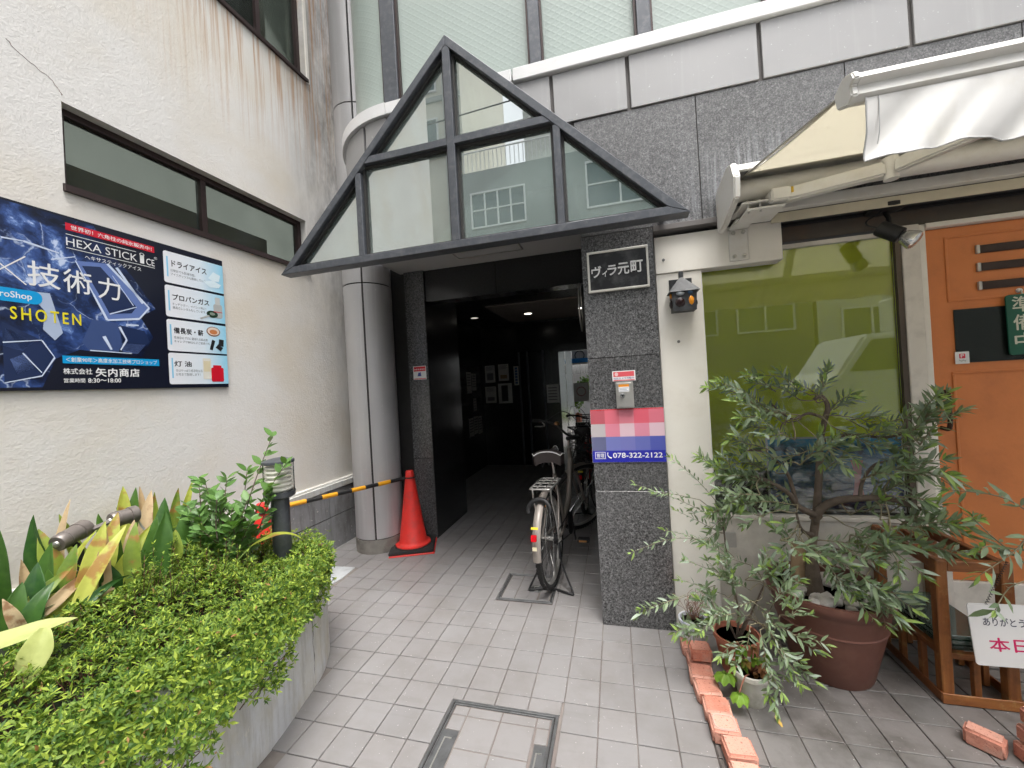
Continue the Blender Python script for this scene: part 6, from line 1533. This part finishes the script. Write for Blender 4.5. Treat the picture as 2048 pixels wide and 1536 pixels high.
pebble((0.80,2.16,0.378),0.048,stone_m,'pitted white stone at the back left of the brown pot','white stones in the olive pot',(1.2,0.8,0.5))
def small_pot(nm, lab, c, r0, r1, h, m, soil=True):
    p = thing(nm, lab, 'pot', c)
    MB().lathe([(0.0,0.0),(r0,0.0),(r1,h*0.86),(r1+0.006,h*0.87),(r1+0.006,h),(r1-0.003,h),(r1-0.006,h*0.85),(0.0,h*0.84)],32,c).build('pot_body', m, p, 40)
    MB().lathe([(0.0,h*0.86),(r1-0.007,h*0.86)],20,c).build('soil', M['soil'], p); return p
small_pot('white_pot','small dirty white plastic pot standing beside the brick edging',(0.492,1.885,0.004),0.050,0.070,0.135,mat('dirty_white_plastic',(0.55,0.54,0.50),0.5,dirt=((0.20,0.19,0.12),10,0.8)))
small_pot('terracotta_pot','terracotta pot behind the small white pot',(0.490,2.075,0.004),0.070,0.095,0.17,M['terra'])
small_pot('enamel_pot','white and blue mottled pot resting on the bricks by the pillar',(0.315,2.185,0.0625),0.048,0.062,0.10,mat('mottled_blue_white',(0.66,0.68,0.72),0.4,dirt=((0.35,0.42,0.60),24,0.7)))

# ------------------------------------------------------------------ wooden rack with glass plates
wr = thing('wooden_rack', 'worn brown wooden rack frame with glass plates in front of orange door', 'rack', (1.33,2.19,0.004))
px0,px1,py0,py1 = 1.228,1.440,2.000,2.385; t_ = 0.040; zt = 0.590
for x,y in ((px0,py0),(px1,py0),(px0,py1),(px1,py1)): B('post', M['wood'], wr, x,x+t_,y,y+t_,0.0055,zt, 0.004)
for y in (py0,py1):
    B('top_rail', M['woodx'], wr, px0+t_+0.001,px1-0.001,y+0.004,y+t_-0.004,zt-0.045,zt-0.002, 0.003)
    B('bottom_rail', M['woodx'], wr, px0-0.006,px1+t_+0.006,y-0.007 if y==py0 else y+t_+0.001,y-0.001 if y==py0 else y+t_+0.007,0.008,0.05, 0.002)
    B('shelf_rail', M['woodx'], wr, px0+t_+0.001,px1-0.001,y+0.008,y+t_-0.008,0.185,0.21, 0.002)
    B('baluster', M['wood'], wr, (px0+px1)/2+0.004,(px0+px1)/2+0.028,y+0.009,y+t_-0.009,0.010,0.1845, 0.002)
for x in (px0,px1):
    B('side_rail', M['woody'], wr, x+0.004,x+t_-0.004,py0+t_+0.001,py1-0.001,zt-0.045,zt-0.002, 0.003)
    B('side_rail', M['woody'], wr, x-0.006 if x==px0 else x+t_,x if x==px0 else x+t_+0.006,py0,py1+t_,0.008,0.05, 0.002)
    B('shelf_rail', M['woody'], wr, x+0.008,x+t_-0.008,py0+t_+0.001,py1-0.001,0.185,0.21, 0.002)
    for f_ in (0.33,0.66): B('baluster', M['wood'], wr, x+0.009,x+t_-0.009,py0+(py1-py0)*f_,py0+(py1-py0)*f_+0.024,0.010,0.1845, 0.002)
B('cross_rail', M['woody'], wr, (px0+px1)/2+0.008,(px0+px1)/2+0.028,py0+t_+0.001,py1-0.001,zt-0.040,zt-0.010, 0.002)
B('cross_rail', M['woodx'], wr, px0+t_+0.001,px1-0.001,2.19,2.21,zt-0.042,zt-0.012, 0.002)
gp = glassmat('green_edged_glass', (0.62,0.82,0.76), 1.5, 0.10, (0.5,0.62,0.58), 0.02, 0.03)
for i in range(3): B('glass_plate', gp, wr, px0+0.030,px1+0.010,py0+0.03,py1+0.01,0.2115+i*0.022,0.2275+i*0.022, 0.001)

# ------------------------------------------------------------------ hanging closing notice
cn = thing('closing_notice', 'white plastic notice with dark and pink characters hung on the rack', 'sign', (1.45,1.95,0.45))
CNF = frame((1.290,1.925,0.225),(0.985,-0.06,0.06),(-0.085,0,1))
sheet(CNF, rrect(0,0,0.33,0.238,0.010), 0, mat('white_plastic_board',(0.76,0.76,0.75),0.4,var=0.03), cn, 'board', 0.004)
text('ありがとうございました', CNF, (0.040,0.155,0.315,0.187), 0.0045, plain('dark_marker',(0.03,0.035,0.07)), cn, bold=0.012)
text('本日終了', CNF, (0.048,0.058,0.290,0.110), 0.0045, plain('pink_marker',(0.62,0.01,0.12)), cn, bold=0.015)
a = CNF @ Vector((0.055,0.232,0.005)); b = Vector((1.452,1.990,0.600))
sg_ = MB(); n = 90; d = (b-a); ax_ = d.orthogonal().normalized(); ay_ = d.normalized().cross(ax_)
sg_.tube([a+d*(i/n)+ax_*0.004*math.cos(i*1.3)+ay_*0.004*math.sin(i*1.3) for i in range(n+1)],0.0013,4); sg_.build('coil_cord', M['black'], cn)
tag(MB().box(1.462,1.472,1.83,1.84,0.004,0.33).build('sign_stake', M['joint']), 'thin dark stake below the closing notice at right edge', 'stake')
# duckboard of grey slats at the door
db = thing('duckboard', 'grey weathered wooden slat board before the orange door', 'duckboard', (1.9,2.2,0.004))
for i in range(9): B('slat', mat('weathered_slat',(0.16,0.15,0.14),0.8,var=0.2,vs=20) if i == 0 else bpy.data.materials['weathered_slat'], db, 1.50,2.6,1.80+i*0.07,1.80+i*0.07+0.055,0.020,0.036, 0.002)
for x in (1.6,2.4): B('bearer', bpy.data.materials['weathered_slat'], db, x,x+0.04,1.80,2.41,0.0045,0.0198)
SPRAYS = [(0,0.755,2.1,1.151,0.477,2.04,1.366),(0,0.799,2.05,1.201,0.522,1.99,1.284),(0,0.841,2.15,1.262,0.617,2.09,1.358),(0,0.863,2.1,1.286,0.726,2.04,1.391),(0,0.768,2.2,1.115,0.577,2.14,1.152),(0,0.687,2.1,1.036,0.504,2.04,1.095),(0,0.802,2.2,1.151,0.627,2.14,1.272),(0,0.754,2.0,1.096,0.603,1.94,1.206),(1,0.923,2.15,1.258,0.933,2.09,1.396),(1,0.921,2.1,1.26,0.802,2.04,1.336),(1,0.971,2.2,1.181,1.037,2.14,1.276),(2,0.917,2.1,1.192,1.091,2.04,1.147),(2,0.912,2.05,1.152,1.128,1.99,1.048),(2,1.146,2.15,1.066,1.243,2.09,1.116),(2,1.136,2.0,1.088,1.224,1.94,1.254),(2,1.177,1.98,1.131,1.25,1.92,1.283),(2,1.203,2.0,1.066,1.281,1.94,1.188),(2,1.172,2.1,1.028,1.263,2.04,1.1),(2,1.157,2.2,1.128,1.258,2.14,1.176),(3,0.849,2.0,1.094,0.907,1.94,0.986),(3,0.868,2.05,1.041,0.945,1.99,1.083),(3,0.849,2.1,1.033,0.704,2.04,0.977),(3,0.947,2.2,0.919,1.024,2.14,1.024),(3,0.767,2.0,0.985,0.825,1.94,1.124),(4,1.011,2.05,0.908,1.125,1.99,0.985),(4,1.068,2.1,0.807,1.202,2.04,0.922),(4,1.059,2.0,0.941,1.236,1.94,1.015),(4,1.12,2.05,0.908,1.213,1.99,1.057),(4,1.157,2.05,0.951,1.273,1.99,0.954),(4,1.08,2.2,0.778,1.187,2.14,0.875),(4,1.072,2.0,0.857,1.171,1.94,0.855),(5,0.989,2.1,0.738,1.144,2.04,0.804),(5,1.049,2.0,0.751,1.255,1.94,0.768),(5,1.054,1.95,0.727,1.259,1.89,0.738),(5,0.938,2.0,0.683,1.161,1.94,0.655),(5,0.983,1.95,0.683,1.118,1.89,0.576),(5,1.145,2.05,0.715,1.25,1.99,0.822),(5,1.148,2.0,0.671,1.272,1.94,0.641),(5,0.968,2.1,0.692,1.064,2.04,0.63),(5,1.128,2.15,0.725,1.22,2.09,0.682),(6,0.778,2.1,0.825,0.536,2.04,0.908),(6,0.719,2.1,0.871,0.423,2.04,0.979),(6,0.757,2.05,0.793,0.517,1.99,0.807),(6,0.674,2.1,0.8,0.421,2.04,0.754),(6,0.552,2.1,0.894,0.371,2.04,1.015),(6,0.603,2.0,0.851,0.427,1.94,0.887),(6,0.679,2.0,0.785,0.519,1.94,0.734),(6,0.588,2.1,0.775,0.395,2.04,0.671),(6,0.736,2.2,0.919,0.5,2.14,0.958),(7,0.742,1.98,0.661,0.894,1.92,0.588),(7,0.766,1.95,0.631,0.976,1.89,0.507),(7,0.799,1.95,0.569,0.945,1.89,0.394),(7,0.833,1.95,0.529,1.013,1.89,0.43),(7,0.767,2.05,0.612,0.651,1.99,0.698),(7,0.909,1.95,0.596,1.043,1.89,0.374),(7,0.825,2.0,0.657,0.977,1.94,0.666),(7,0.934,2.0,0.619,1.058,1.94,0.589),(7,0.939,1.95,0.494,1.087,1.89,0.437),(7,0.655,1.95,0.669,0.777,1.89,0.636),(8,0.437,2.1,0.796,0.237,2.04,1.016),(8,0.454,2.1,0.699,0.067,2.04,0.886),(8,0.385,2.0,0.638,0.027,1.94,0.587),(8,0.413,2.05,0.572,0.189,1.99,0.681),(8,0.385,1.95,0.454,0.058,1.89,0.351),(8,0.439,2.0,0.479,0.263,1.94,0.565),(8,0.439,2.15,0.632,0.251,2.09,0.746),(8,0.37,2.1,0.795,0.158,2.04,0.845),(8,0.445,2.05,0.361,0.243,1.99,0.448),(9,0.545,2.0,0.532,0.372,1.94,0.639),(9,0.525,1.95,0.442,0.375,1.89,0.528),(9,0.548,1.9,0.427,0.292,1.84,0.298),(9,0.604,1.95,0.448,0.63,1.89,0.607),(9,0.519,1.95,0.331,0.196,1.89,0.258),(9,0.584,1.85,0.353,0.69,1.79,0.301),(9,0.538,1.82,0.367,0.629,1.76,0.178),(9,0.513,1.8,0.356,0.516,1.74,0.129),(9,0.604,1.85,0.396,0.689,1.79,0.438),(9,0.49,1.85,0.344,0.41,1.79,0.208),(9,0.508,1.95,0.485,0.589,1.89,0.542),(9,0.463,1.95,0.393,0.399,1.89,0.595),(9,0.584,1.9,0.387,0.643,1.84,0.508),(9,0.553,1.82,0.307,0.598,1.76,0.232),(9,0.504,1.88,0.434,0.591,1.82,0.351),(9,0.418,1.95,0.322,0.308,1.89,0.413),(9,0.631,1.92,0.423,0.688,1.86,0.542),(10,1.424,1.85,0.841,1.157,1.79,0.936),(10,1.414,1.85,0.641,1.217,1.79,0.837),(10,1.421,1.85,0.777,1.228,1.79,0.631),(10,1.411,1.85,0.596,1.264,1.79,0.508),(10,1.389,1.85,0.704,1.233,1.79,0.73)]
random.seed(11)
# ------------------------------------------------------------------ olive tree
olive1 = leafmat('olive_leaf', (0.125,0.19,0.095), (0.26,0.34,0.20), 0.28, 0.36)
olive2 = leafmat('olive_leaf_young', (0.20,0.32,0.07), (0.33,0.46,0.13), 0.3, 0.4)
olive3 = leafmat('olive_leaf_underside', (0.26,0.33,0.245), (0.36,0.43,0.34), 0.2, 0.5)
osh = [leaf_shape(0.060,0.0150,0.35,0.10,2), leaf_shape(0.050,0.0135,0.35,-0.04,2), leaf_shape(0.070,0.0165,0.35,0.18,2), leaf_shape(0.036,0.0105,0.35,0.05,2)]
def spray(leafs, twig, a, b, dens=1.0, sc=1.0, r0=0.0028):
    a = Vector(a); b = Vector(b); L = (b-a).length
    mid = a.lerp(b,0.5)+rv()*L*0.10-Vector((0,0,-0.03*L))
    n = max(6,int(L/0.0135*dens)); path = spline([a,mid,b], max(3,n//2))
    twig.tube(path,[r0*(1-0.7*i/len(path)) for i in range(len(path))],4)
    for i in range(2,len(path)):
        d = (path[i]-path[i-1]).normalized(); q = rv(); s1 = d.cross(q).normalized()
        f = i/len(path)
        for sd_ in (-1,1):
            if random.random() < 0.08: continue
            k = 1 if (f > 0.80 and random.random() < 0.55) else (2 if random.random() < 0.24 else 0)
            dd = d*random.uniform(0.45,0.9)+s1*sd_*random.uniform(0.6,1.0)+Vector((0,0,random.uniform(-0.12,0.42)))
            place(leafs[k], random.choice(osh), path[i], dd, Vector((0.1,-0.5,1))+rv()*0.7, sc*random.uniform(0.75,1.12)*(1.0 if f < 0.9 else 0.75))
    for j in range(3): place(leafs[1 if random.random()<0.6 else 0], random.choice(osh), path[-1], (path[-1]-path[-2]).normalized()+rv()*0.5, rv()+Vector((0,-.3,.8)), sc*0.8)
def leafset(parent, L):
    for mb_,m_,nm in zip(L,(olive1,olive2,olive3),('foliage','young_foliage','pale_foliage')):
        if mb_.v: fastbuild(mb_, nm, m_, parent, 'stuff')
ot = thing('olive_tree', 'gnarled young olive tree in the large brown pot', 'tree', (0.86,2.13,0.355))
trunk = spline([(0.842,2.12,0.350),(0.838,2.12,0.44),(0.848,2.14,0.556),(0.880,2.155,0.715),(0.903,2.165,0.878),(0.921,2.165,1.067),(0.938,2.155,1.16),(0.952,2.15,1.225),(0.930,2.15,1.275),(0.895,2.14,1.262)],5)
tr_ = [0.046,0.042,0.039,0.036,0.034,0.031,0.029,0.027,0.025,0.023]+[0.018-0.0003*i for i in range(len(trunk)-10)]
MB().tube(trunk,[max(0.006,r_) for r_ in tr_],10).build('trunk', M['bark'], ot, 60)
st_ = MB().tube(spline([(0.80,2.165,0.345),(0.803,2.17,0.46),(0.806,2.175,0.57)],4),[0.040,0.038,0.036,0.034,0.034,0.033,0.031,0.030,0.028],10); st_.build('cut_stump', mat('pale_stump',(0.36,0.25,0.15),0.9,var=0.2,vs=30), ot, 50)
skel = list(trunk)
for pts,r0,nm in (([(0.865,2.14,0.70),(0.885,2.12,0.755),(0.935,2.09,0.803),(1.007,2.05,0.828),(1.10,2.02,0.835),(1.19,2.0,0.80)],0.021,'branch'),
               ([(0.885,2.14,0.715),(0.83,2.11,0.745),(0.785,2.10,0.775),(0.741,2.08,0.842),(0.652,2.08,0.899),(0.575,2.1,0.918)],0.017,'branch'),
               ([(0.779,2.1,0.80),(0.765,2.1,0.88),(0.743,2.1,0.941),(0.665,2.1,1.024),(0.581,2.1,1.037)],0.010,'branch'),
               ([(0.855,2.14,0.63),(0.80,2.08,0.66),(0.77,2.05,0.70),(0.76,2.05,0.76)],0.010,'branch'),
               ([(0.92,2.165,1.06),(1.02,2.12,1.10),(1.12,2.06,1.09),(1.20,2.0,1.14)],0.009,'branch'),
               ([(0.94,2.155,1.17),(0.86,2.12,1.20),(0.78,2.09,1.18),(0.70,2.08,1.25)],0.008,'branch'),
               ([(1.007,2.05,0.828),(1.02,2.05,0.90),(1.06,2.03,0.98),(1.14,2.02,1.00)],0.008,'branch'),
               ([(0.85,2.14,0.57),(0.90,2.06,0.60),(0.97,2.0,0.58),(1.04,1.96,0.52)],0.008,'branch')):
    pth = spline(pts,5); skel += pth
    MB().tube(pth,[r0*(1-0.6*i/len(pth)) for i in range(len(pth))],8).build(nm, M['bark'], ot, 60)
L3 = [MB(),MB(),MB()]; tw_ = MB()
def link(p, sk, mb_, r=0.003):
    p = Vector(p); q = min(sk, key=lambda s_: (s_-p).length)
    if (q-p).length > 0.015: mb_.tube(spline([q, q.lerp(p,0.5)+rv()*0.02, p],4),r,5)
for s_ in SPRAYS:
    if s_[0] > 7: continue
    a, b = s_[1:4], s_[4:7]; link(a, skel, tw_); spray(L3, tw_, a, b)
    for _k in range(2 if random.random() < 0.5 else 1):
        a2 = Vector(a).lerp(Vector(b),random.uniform(0.2,0.5)); b2 = a2+(Vector(b)-Vector(a))*random.uniform(0.35,0.6)+rv()*0.07; spray(L3, tw_, a2, b2)
leafset(ot, L3); fastbuild(tw_, 'twigs', mat('olive_twig',(0.24,0.21,0.13),0.8), ot)
# smaller olive shrub in the terracotta pot, its thin sprays reaching over the pillar
o2 = thing('olive_shrub', 'thin trailing olive shrub reaching left across the granite pillar', 'shrub', (0.49,2.075,0.15))
L3 = [MB(),MB(),MB()]; tw_ = MB()
sk2 = []
for pts in ([(0.49,2.075,0.145),(0.50,2.06,0.30),(0.47,2.06,0.50),(0.46,2.08,0.72)],[(0.495,2.07,0.145),(0.52,2.0,0.28),(0.56,1.93,0.30),(0.60,1.88,0.26)],[(0.485,2.07,0.145),(0.44,2.02,0.27),(0.40,1.97,0.34)],[(0.50,2.07,0.145),(0.57,2.03,0.35),(0.60,2.0,0.45)]):
    pth = spline(pts,5); sk2 += pth; MB().tube(pth,[0.006-0.003*i/len(pth) for i in range(len(pth))],6).build('stem', M['bark'], o2, 60)
for s_ in SPRAYS:
    if s_[0] not in (8,9): continue
    a, b = s_[1:4], s_[4:7]; link(a, sk2, tw_, 0.002); spray(L3, tw_, a, b, 0.62 if s_[0]==8 else 1.0, 0.66 if s_[0]==8 else 0.85, 0.0018)
    for _k in range(2 if s_[0] == 9 else int(random.random() < 0.4)):
        a2 = Vector(a).lerp(Vector(b),0.4); spray(L3, tw_, a2, a2+(Vector(b)-Vector(a))*0.5+rv()*0.06, 0.8, 0.8, 0.0016)
leafset(o2, L3); fastbuild(tw_, 'twigs', bpy.data.materials['olive_twig'], o2)
# branch of another olive standing outside the frame on the right
o3 = thing('olive_branches', 'loose olive branches entering from the right in front of the orange door', 'plant', (1.75,1.85,0.004))
L3 = [MB(),MB(),MB()]; tw_ = MB(); rt = [Vector((1.75,1.86,0.004)),Vector((1.74,1.86,0.4)),Vector((1.70,1.85,0.8)),Vector((1.68,1.85,0.9))]
MB().tube(spline(rt,5),0.010,7).build('stem', M['bark'], o3, 60)
for s_ in SPRAYS:
    if s_[0] != 10: continue
    a, b = s_[1:4], s_[4:7]; link(a, spline(rt,5), tw_, 0.004); spray(L3, tw_, a, b, 0.55, 1.15, 0.0035)
leafset(o3, L3); fastbuild(tw_, 'twigs', bpy.data.materials['olive_twig'], o3)
# begonia-like plant in the white pot with a crinkled lettuce leaf over the bricks
bp_ = thing('leafy_pot_plant', 'small leafy plant with one crinkled bright green leaf over the bricks', 'plant', (0.492,1.885,0.12))
def crinkle(c, rx, ry, n=26, rings=5):
    mb_ = MB(); vs = [(c[0],c[1],c[2])]
    for r_ in range(1,rings+1):
        for k in range(n):
            a = 2*PI*k/n; f = r_/rings; wob = 0.010*f*f*math.sin(a*7+r_)+0.006*f*math.sin(a*13)
            vs.append((c[0]+rx*f*math.cos(a)*(1+0.1*math.sin(3*a)), c[1]+ry*f*math.sin(a)*(1+0.1*math.sin(5*a)), c[2]+wob-0.03*f*f))
    fs = [(0,1+k,1+(k+1)%n) for k in range(n)]
    for r_ in range(rings-1):
        for k in range(n): fs.append((1+r_*n+k,1+r_*n+(k+1)%n,1+(r_+1)*n+(k+1)%n,1+(r_+1)*n+k))
    return mb_.add(vs, fs)
lg = leafmat('lettuce_green', (0.12,0.26,0.02), (0.22,0.38,0.05), 0.3, 0.4, (0.30,0.16,0.05))
fastbuild(crinkle((0.385,1.86,0.125),0.045,0.036), 'leaf', lg, bp_); fastbuild(crinkle((0.420,1.79,0.095),0.036,0.034), 'leaf', lg, bp_)
stq = MB(); stq.tube(spline([(0.48,1.88,0.12),(0.44,1.87,0.15),(0.39,1.86,0.125)],5),0.003,5); stq.tube(spline([(0.48,1.87,0.12),(0.45,1.82,0.14),(0.42,1.79,0.096)],5),0.003,5)
rs = mat('red_stem',(0.30,0.12,0.08),0.6)
for i in range(22):
    a = random.uniform(0,6.28); r_ = random.uniform(0.02,0.09); p = (0.492+r_*math.cos(a),1.89+r_*math.sin(a),0.13+random.uniform(0.0,0.09)); stq.tube([(0.492,1.885,0.115),p],0.0018,4)
    fastbuild(crinkle(p,random.uniform(0.012,0.02),random.uniform(0.012,0.02),10,2),'leaf',lg if i%3 else leafmat('reddish_leaf',(0.22,0.09,0.05),(0.30,0.16,0.06),0.2),bp_)
fastbuild(stq, 'stems', rs, bp_)
for c_,nm,lab,n in (((0.315,2.185,0.155),'wiry_plant','wiry reddish twigs in the mottled pot by the pillar',26),):
    wp = thing(nm, lab, 'plant', c_); mb_ = MB()
    for i in range(n):
        p = Vector(c_); pts = [p]
        for k in range(4): p = p+Vector((random.uniform(-.03,.035),random.uniform(-.03,.03),random.uniform(0.01,0.05))); pts.append(p)
        mb_.tube(spline(pts,3),0.0013,4)
    fastbuild(mb_, 'twigs', mat('wiry_twig',(0.30,0.17,0.12),0.8), wp)
    L3 = [MB(),MB(),MB()]
    for i in range(26): place(L3[0], osh[1], Vector(c_)+Vector((random.uniform(-.07,.07),random.uniform(-.08,.05),random.uniform(-.03,.05))), rv()+Vector((0,-.5,-.2)), rv()+Vector((0,-.3,.8)), 0.9)
    leafset(wp, L3)
fl = tag(None or fastbuild((lambda m_: (place(m_, leaf_shape(0.05,0.016,0.5,0.3,2), (0.545,1.80,0.012), (0.3,-0.9,0.05), (0,0,1)), m_)[1])(MB()), 'fallen_leaf', plain('dry_yellow_leaf',(0.55,0.36,0.08),0.7), None), 'dry yellow fallen leaf on the tiles beside the white pot', 'leaf')

# ------------------------------------------------------------------ things in the back court seen past the chrome posts
yd = thing('blue_planter_trough', 'bright blue trough in the daylit back court', 'trough', (-0.75,9.0,1.7))
B('trough', mat('blue_plastic',(0.02,0.18,0.48),0.4), yd, -1.25,-0.25,8.6,8.75,1.83,1.93, 0.01)
B('shelf', M['steel'], yd, -1.3,-0.2,8.55,8.8,1.80,1.828)
for x in (-1.28,-0.24): B('leg', M['steel'], yd, x,x+0.03,8.6,8.63,0.004,1.799)
acu = thing('outdoor_unit', 'grey outdoor air unit on the shelf in the back court', 'air conditioner', (-0.72,8.9,1.95))
B('casing', mat('grey_casing',(0.5,0.5,0.5),0.5), acu, -0.95,-0.45,8.78,9.0,1.829,2.12, 0.01)
mb_ = MB(); mb_.torus(0.10,0.012,24,6,Matrix.Translation((-0.72,8.775,2.0)) @ Matrix.Rotation(PI/2,4,'X')); mb_.build('fan_guard', M['black'], acu, 40)
ypl = thing('court_plants', 'green potted plants in the back court behind the chrome posts', 'plant', (-0.9,8.3,0.0))
mb_ = MB()
for i in range(420):
    c_ = random.choice(((-0.85,8.3,1.0),(-0.6,8.3,1.35),(-1.05,8.2,0.85))); p = Vector(c_)+rv()*random.uniform(0.02,0.2); place(mb_, leaf_shape(0.09,0.04,0.2,0.2,2), p, rv(), rv()+Vector((0,-.3,.8)))
fastbuild(mb_, 'foliage', leafmat('court_leaf',(0.10,0.22,0.04),(0.2,0.35,0.08)), ypl, 'stuff')
MB().lathe([(0.0,0.0),(0.11,0.0),(0.15,0.75),(0.0,0.75)],20,(-0.85,8.3,0.004)).build('pot', M['terra'], ypl, 40)

# ------------------------------------------------------------------ far side of the street, seen in the glass
def far_building(name, lab, x0, x1, y, h, m, wins, extra=None):
    fb_ = thing(name, lab, 'building', ((x0+x1)/2,y-3,0))
    B('wall', m, fb_, x0,x1,y-6,y,-0.02,h)
    wf = M['white']; wg = bpy.data.materials.get('far_window_glass') or mat('far_window_glass',(0.10,0.14,0.15),0.15)
    for (a,b,c,d,nx,nz) in wins:
        f_ = MB()
        for q in ((a-0.05,b+0.05,c-0.05,c),(a-0.05,b+0.05,d,d+0.05),(a-0.05,a,c,d),(b,b+0.05,c,d)): f_.box(q[0],q[1],y+0.002,y+0.06,q[2],q[3])
        for i in range(1,nx): xx = a+(b-a)*i/nx; f_.box(xx-0.025,xx+0.025,y+0.012,y+0.05,c,d)
        for i in range(1,nz): zz_ = c+(d-c)*i/nz; f_.box(a,b,y+0.014,y+0.048,zz_-0.02,zz_+0.02)
        wo_ = f_.build('window', wf, fb_); B('pane', wg, wo_, a,b,y+0.003,y+0.010,c,d)
    return fb_
FYB = -8.0
low = far_building('low_grey_house','low pale house before the beige block, mirrored in the canopy',-9.0,-6.2,FYB+1.2,7.6,mat('pale_green_grey',(0.48,0.50,0.46),0.8,var=0.08,vs=2),[(-7.7,-6.9,5.9,6.5,2,1)])
fb1 = far_building('beige_apartment_block','tall beige apartment block across the street, mirrored in the canopy glass',-9.4,-4.45,FYB,16.0,mat('beige_render',(0.72,0.69,0.60),0.8,var=0.08,vs=1.5),[(-5.75,-5.35,9.6,10.6,1,1),(-5.75,-5.35,11.6,12.6,1,1),(-7.4,-7.0,9.6,10.6,1,1)])
for z in (9.3,11.2,12.9,13.5,14.1): B('floor_band', mat('pale_band',(0.45,0.47,0.45),0.7) if z < 10 else bpy.data.materials['pale_band'], fb1, -9.4,-4.45,FYB+0.002,FYB+0.07,z,z+0.16)
MB().tube([(-5.0,FYB+0.1,3.0),(-5.0,FYB+0.1,12.0)],0.06,8).build('downpipe', M['steel'], fb1, 40)
fb2 = far_building('grey_shop_house','grey house with balcony railing across the street, mirrored in the canopy',-4.40,1.9,FYB+0.4,8.35,mat('grey_render',(0.36,0.39,0.375),0.8,var=0.1,vs=1.5),[(-4.10,-2.40,6.55,7.60,4,2),(-0.45,1.4,6.6,7.9,2,2)])
rl = MB(); rl.tube([(-4.35,FYB+0.45,8.95),(-1.2,FYB+0.45,8.95)],0.025,6)
for i in range(23): rl.tube([(-4.3+i*0.14,FYB+0.45,8.35),(-4.3+i*0.14,FYB+0.45,8.95)],0.012,4)
rl.build('balcony_railing', M['white'], fb2, 40)
B('upper_storey', mat('pale_upper',(0.70,0.70,0.65),0.8), fb2, -2.6,1.9,FYB-3,FYB-1.2,8.35,13.0)
far_building('dark_brick_house','dark brick house across the street, mirrored in the glass',0.95,5.5,FYB,4.6,mat('dark_brick',(0.20,0.19,0.18),0.8,var=0.15,vs=3),[(1.4,3.0,2.6,4.0,2,2),(3.6,5.0,2.6,4.0,2,2)])
far_building('white_office','white office building further along the far side of the street',5.6,13.0,FYB,5.8,mat('white_render',(0.62,0.62,0.60),0.8,var=0.05,vs=2),[(6.2,8.2,3.8,5.0,3,1),(9.0,11.5,3.8,5.0,3,1),(6.2,8.2,1.0,3.0,3,1),(9.0,11.5,1.0,3.0,3,1)])
uw = thing('overhead_cables','bundle of overhead cables along the street, mirrored in the glass','cables',(0,-4.5,6.5))
for i,(z,r_) in enumerate(((7.55,0.06),(7.25,0.02),(7.8,0.015),(6.95,0.015))):
    MB().tube([(x,-4.5+0.1*i,z-0.004*(x+1)**2*0.3+0.10*math.sin(x*0.5+i)) for x in range(-14,15,2)],r_,6).build('cable', M['black'], uw, 40)
# parked white truck behind the camera, mirrored in the green window
tk = thing('white_truck','small white box truck parked in the street, mirrored in the green window','truck',(4.6,-3.9,0))
wt = mat('white_truck_paint',(0.74,0.75,0.74),0.35,var=0.03)
Mt = Matrix.Translation((3.4,-3.9,-0.03))
xf = Matrix(((1,0,0,3.4),(0,0,1,-4.7),(0,1,0,-0.03),(0,0,0,1)))
MB().prism([(0,0.45),(0,1.05),(0.35,1.35),(0.75,1.98),(1.75,2.02),(1.75,0.45)],0,1.6,xf).build('cab', wt, tk, bev=0.05, seg=2)
MB().prism([(0.50,1.36),(0.84,1.88),(1.62,1.88),(1.62,1.36)],1.602,1.610,xf).build('side_window', bpy.data.materials['far_window_glass'], tk)
MB().box(5.25,8.4,-4.75,-3.05,0.65,2.7).build('cargo_box', wt, tk, bev=0.03)
for x in (4.1,7.4):
    w_ = MB().lathe([(0.0,-0.1),(0.30,-0.1),(0.33,-0.06),(0.33,0.06),(0.30,0.1),(0.0,0.1)],28,(0,0,0),Matrix.Translation((x,-3.15,0.30)) @ Matrix.Rotation(PI/2,4,'X')).build('wheel', M['rubber'], tk, 40)
    w2 = MB().lathe([(0.0,-0.1),(0.30,-0.1),(0.33,-0.06),(0.33,0.06),(0.30,0.1),(0.0,0.1)],28,(0,0,0),Matrix.Translation((x,-4.55,0.30)) @ Matrix.Rotation(PI/2,4,'X')).build('wheel', M['rubber'], tk, 40)
MB().box(5.0,8.3,-4.6,-3.2,0.42,0.64).build('chassis', M['black'], tk)
bpy.data.scenes.remove(_tx)
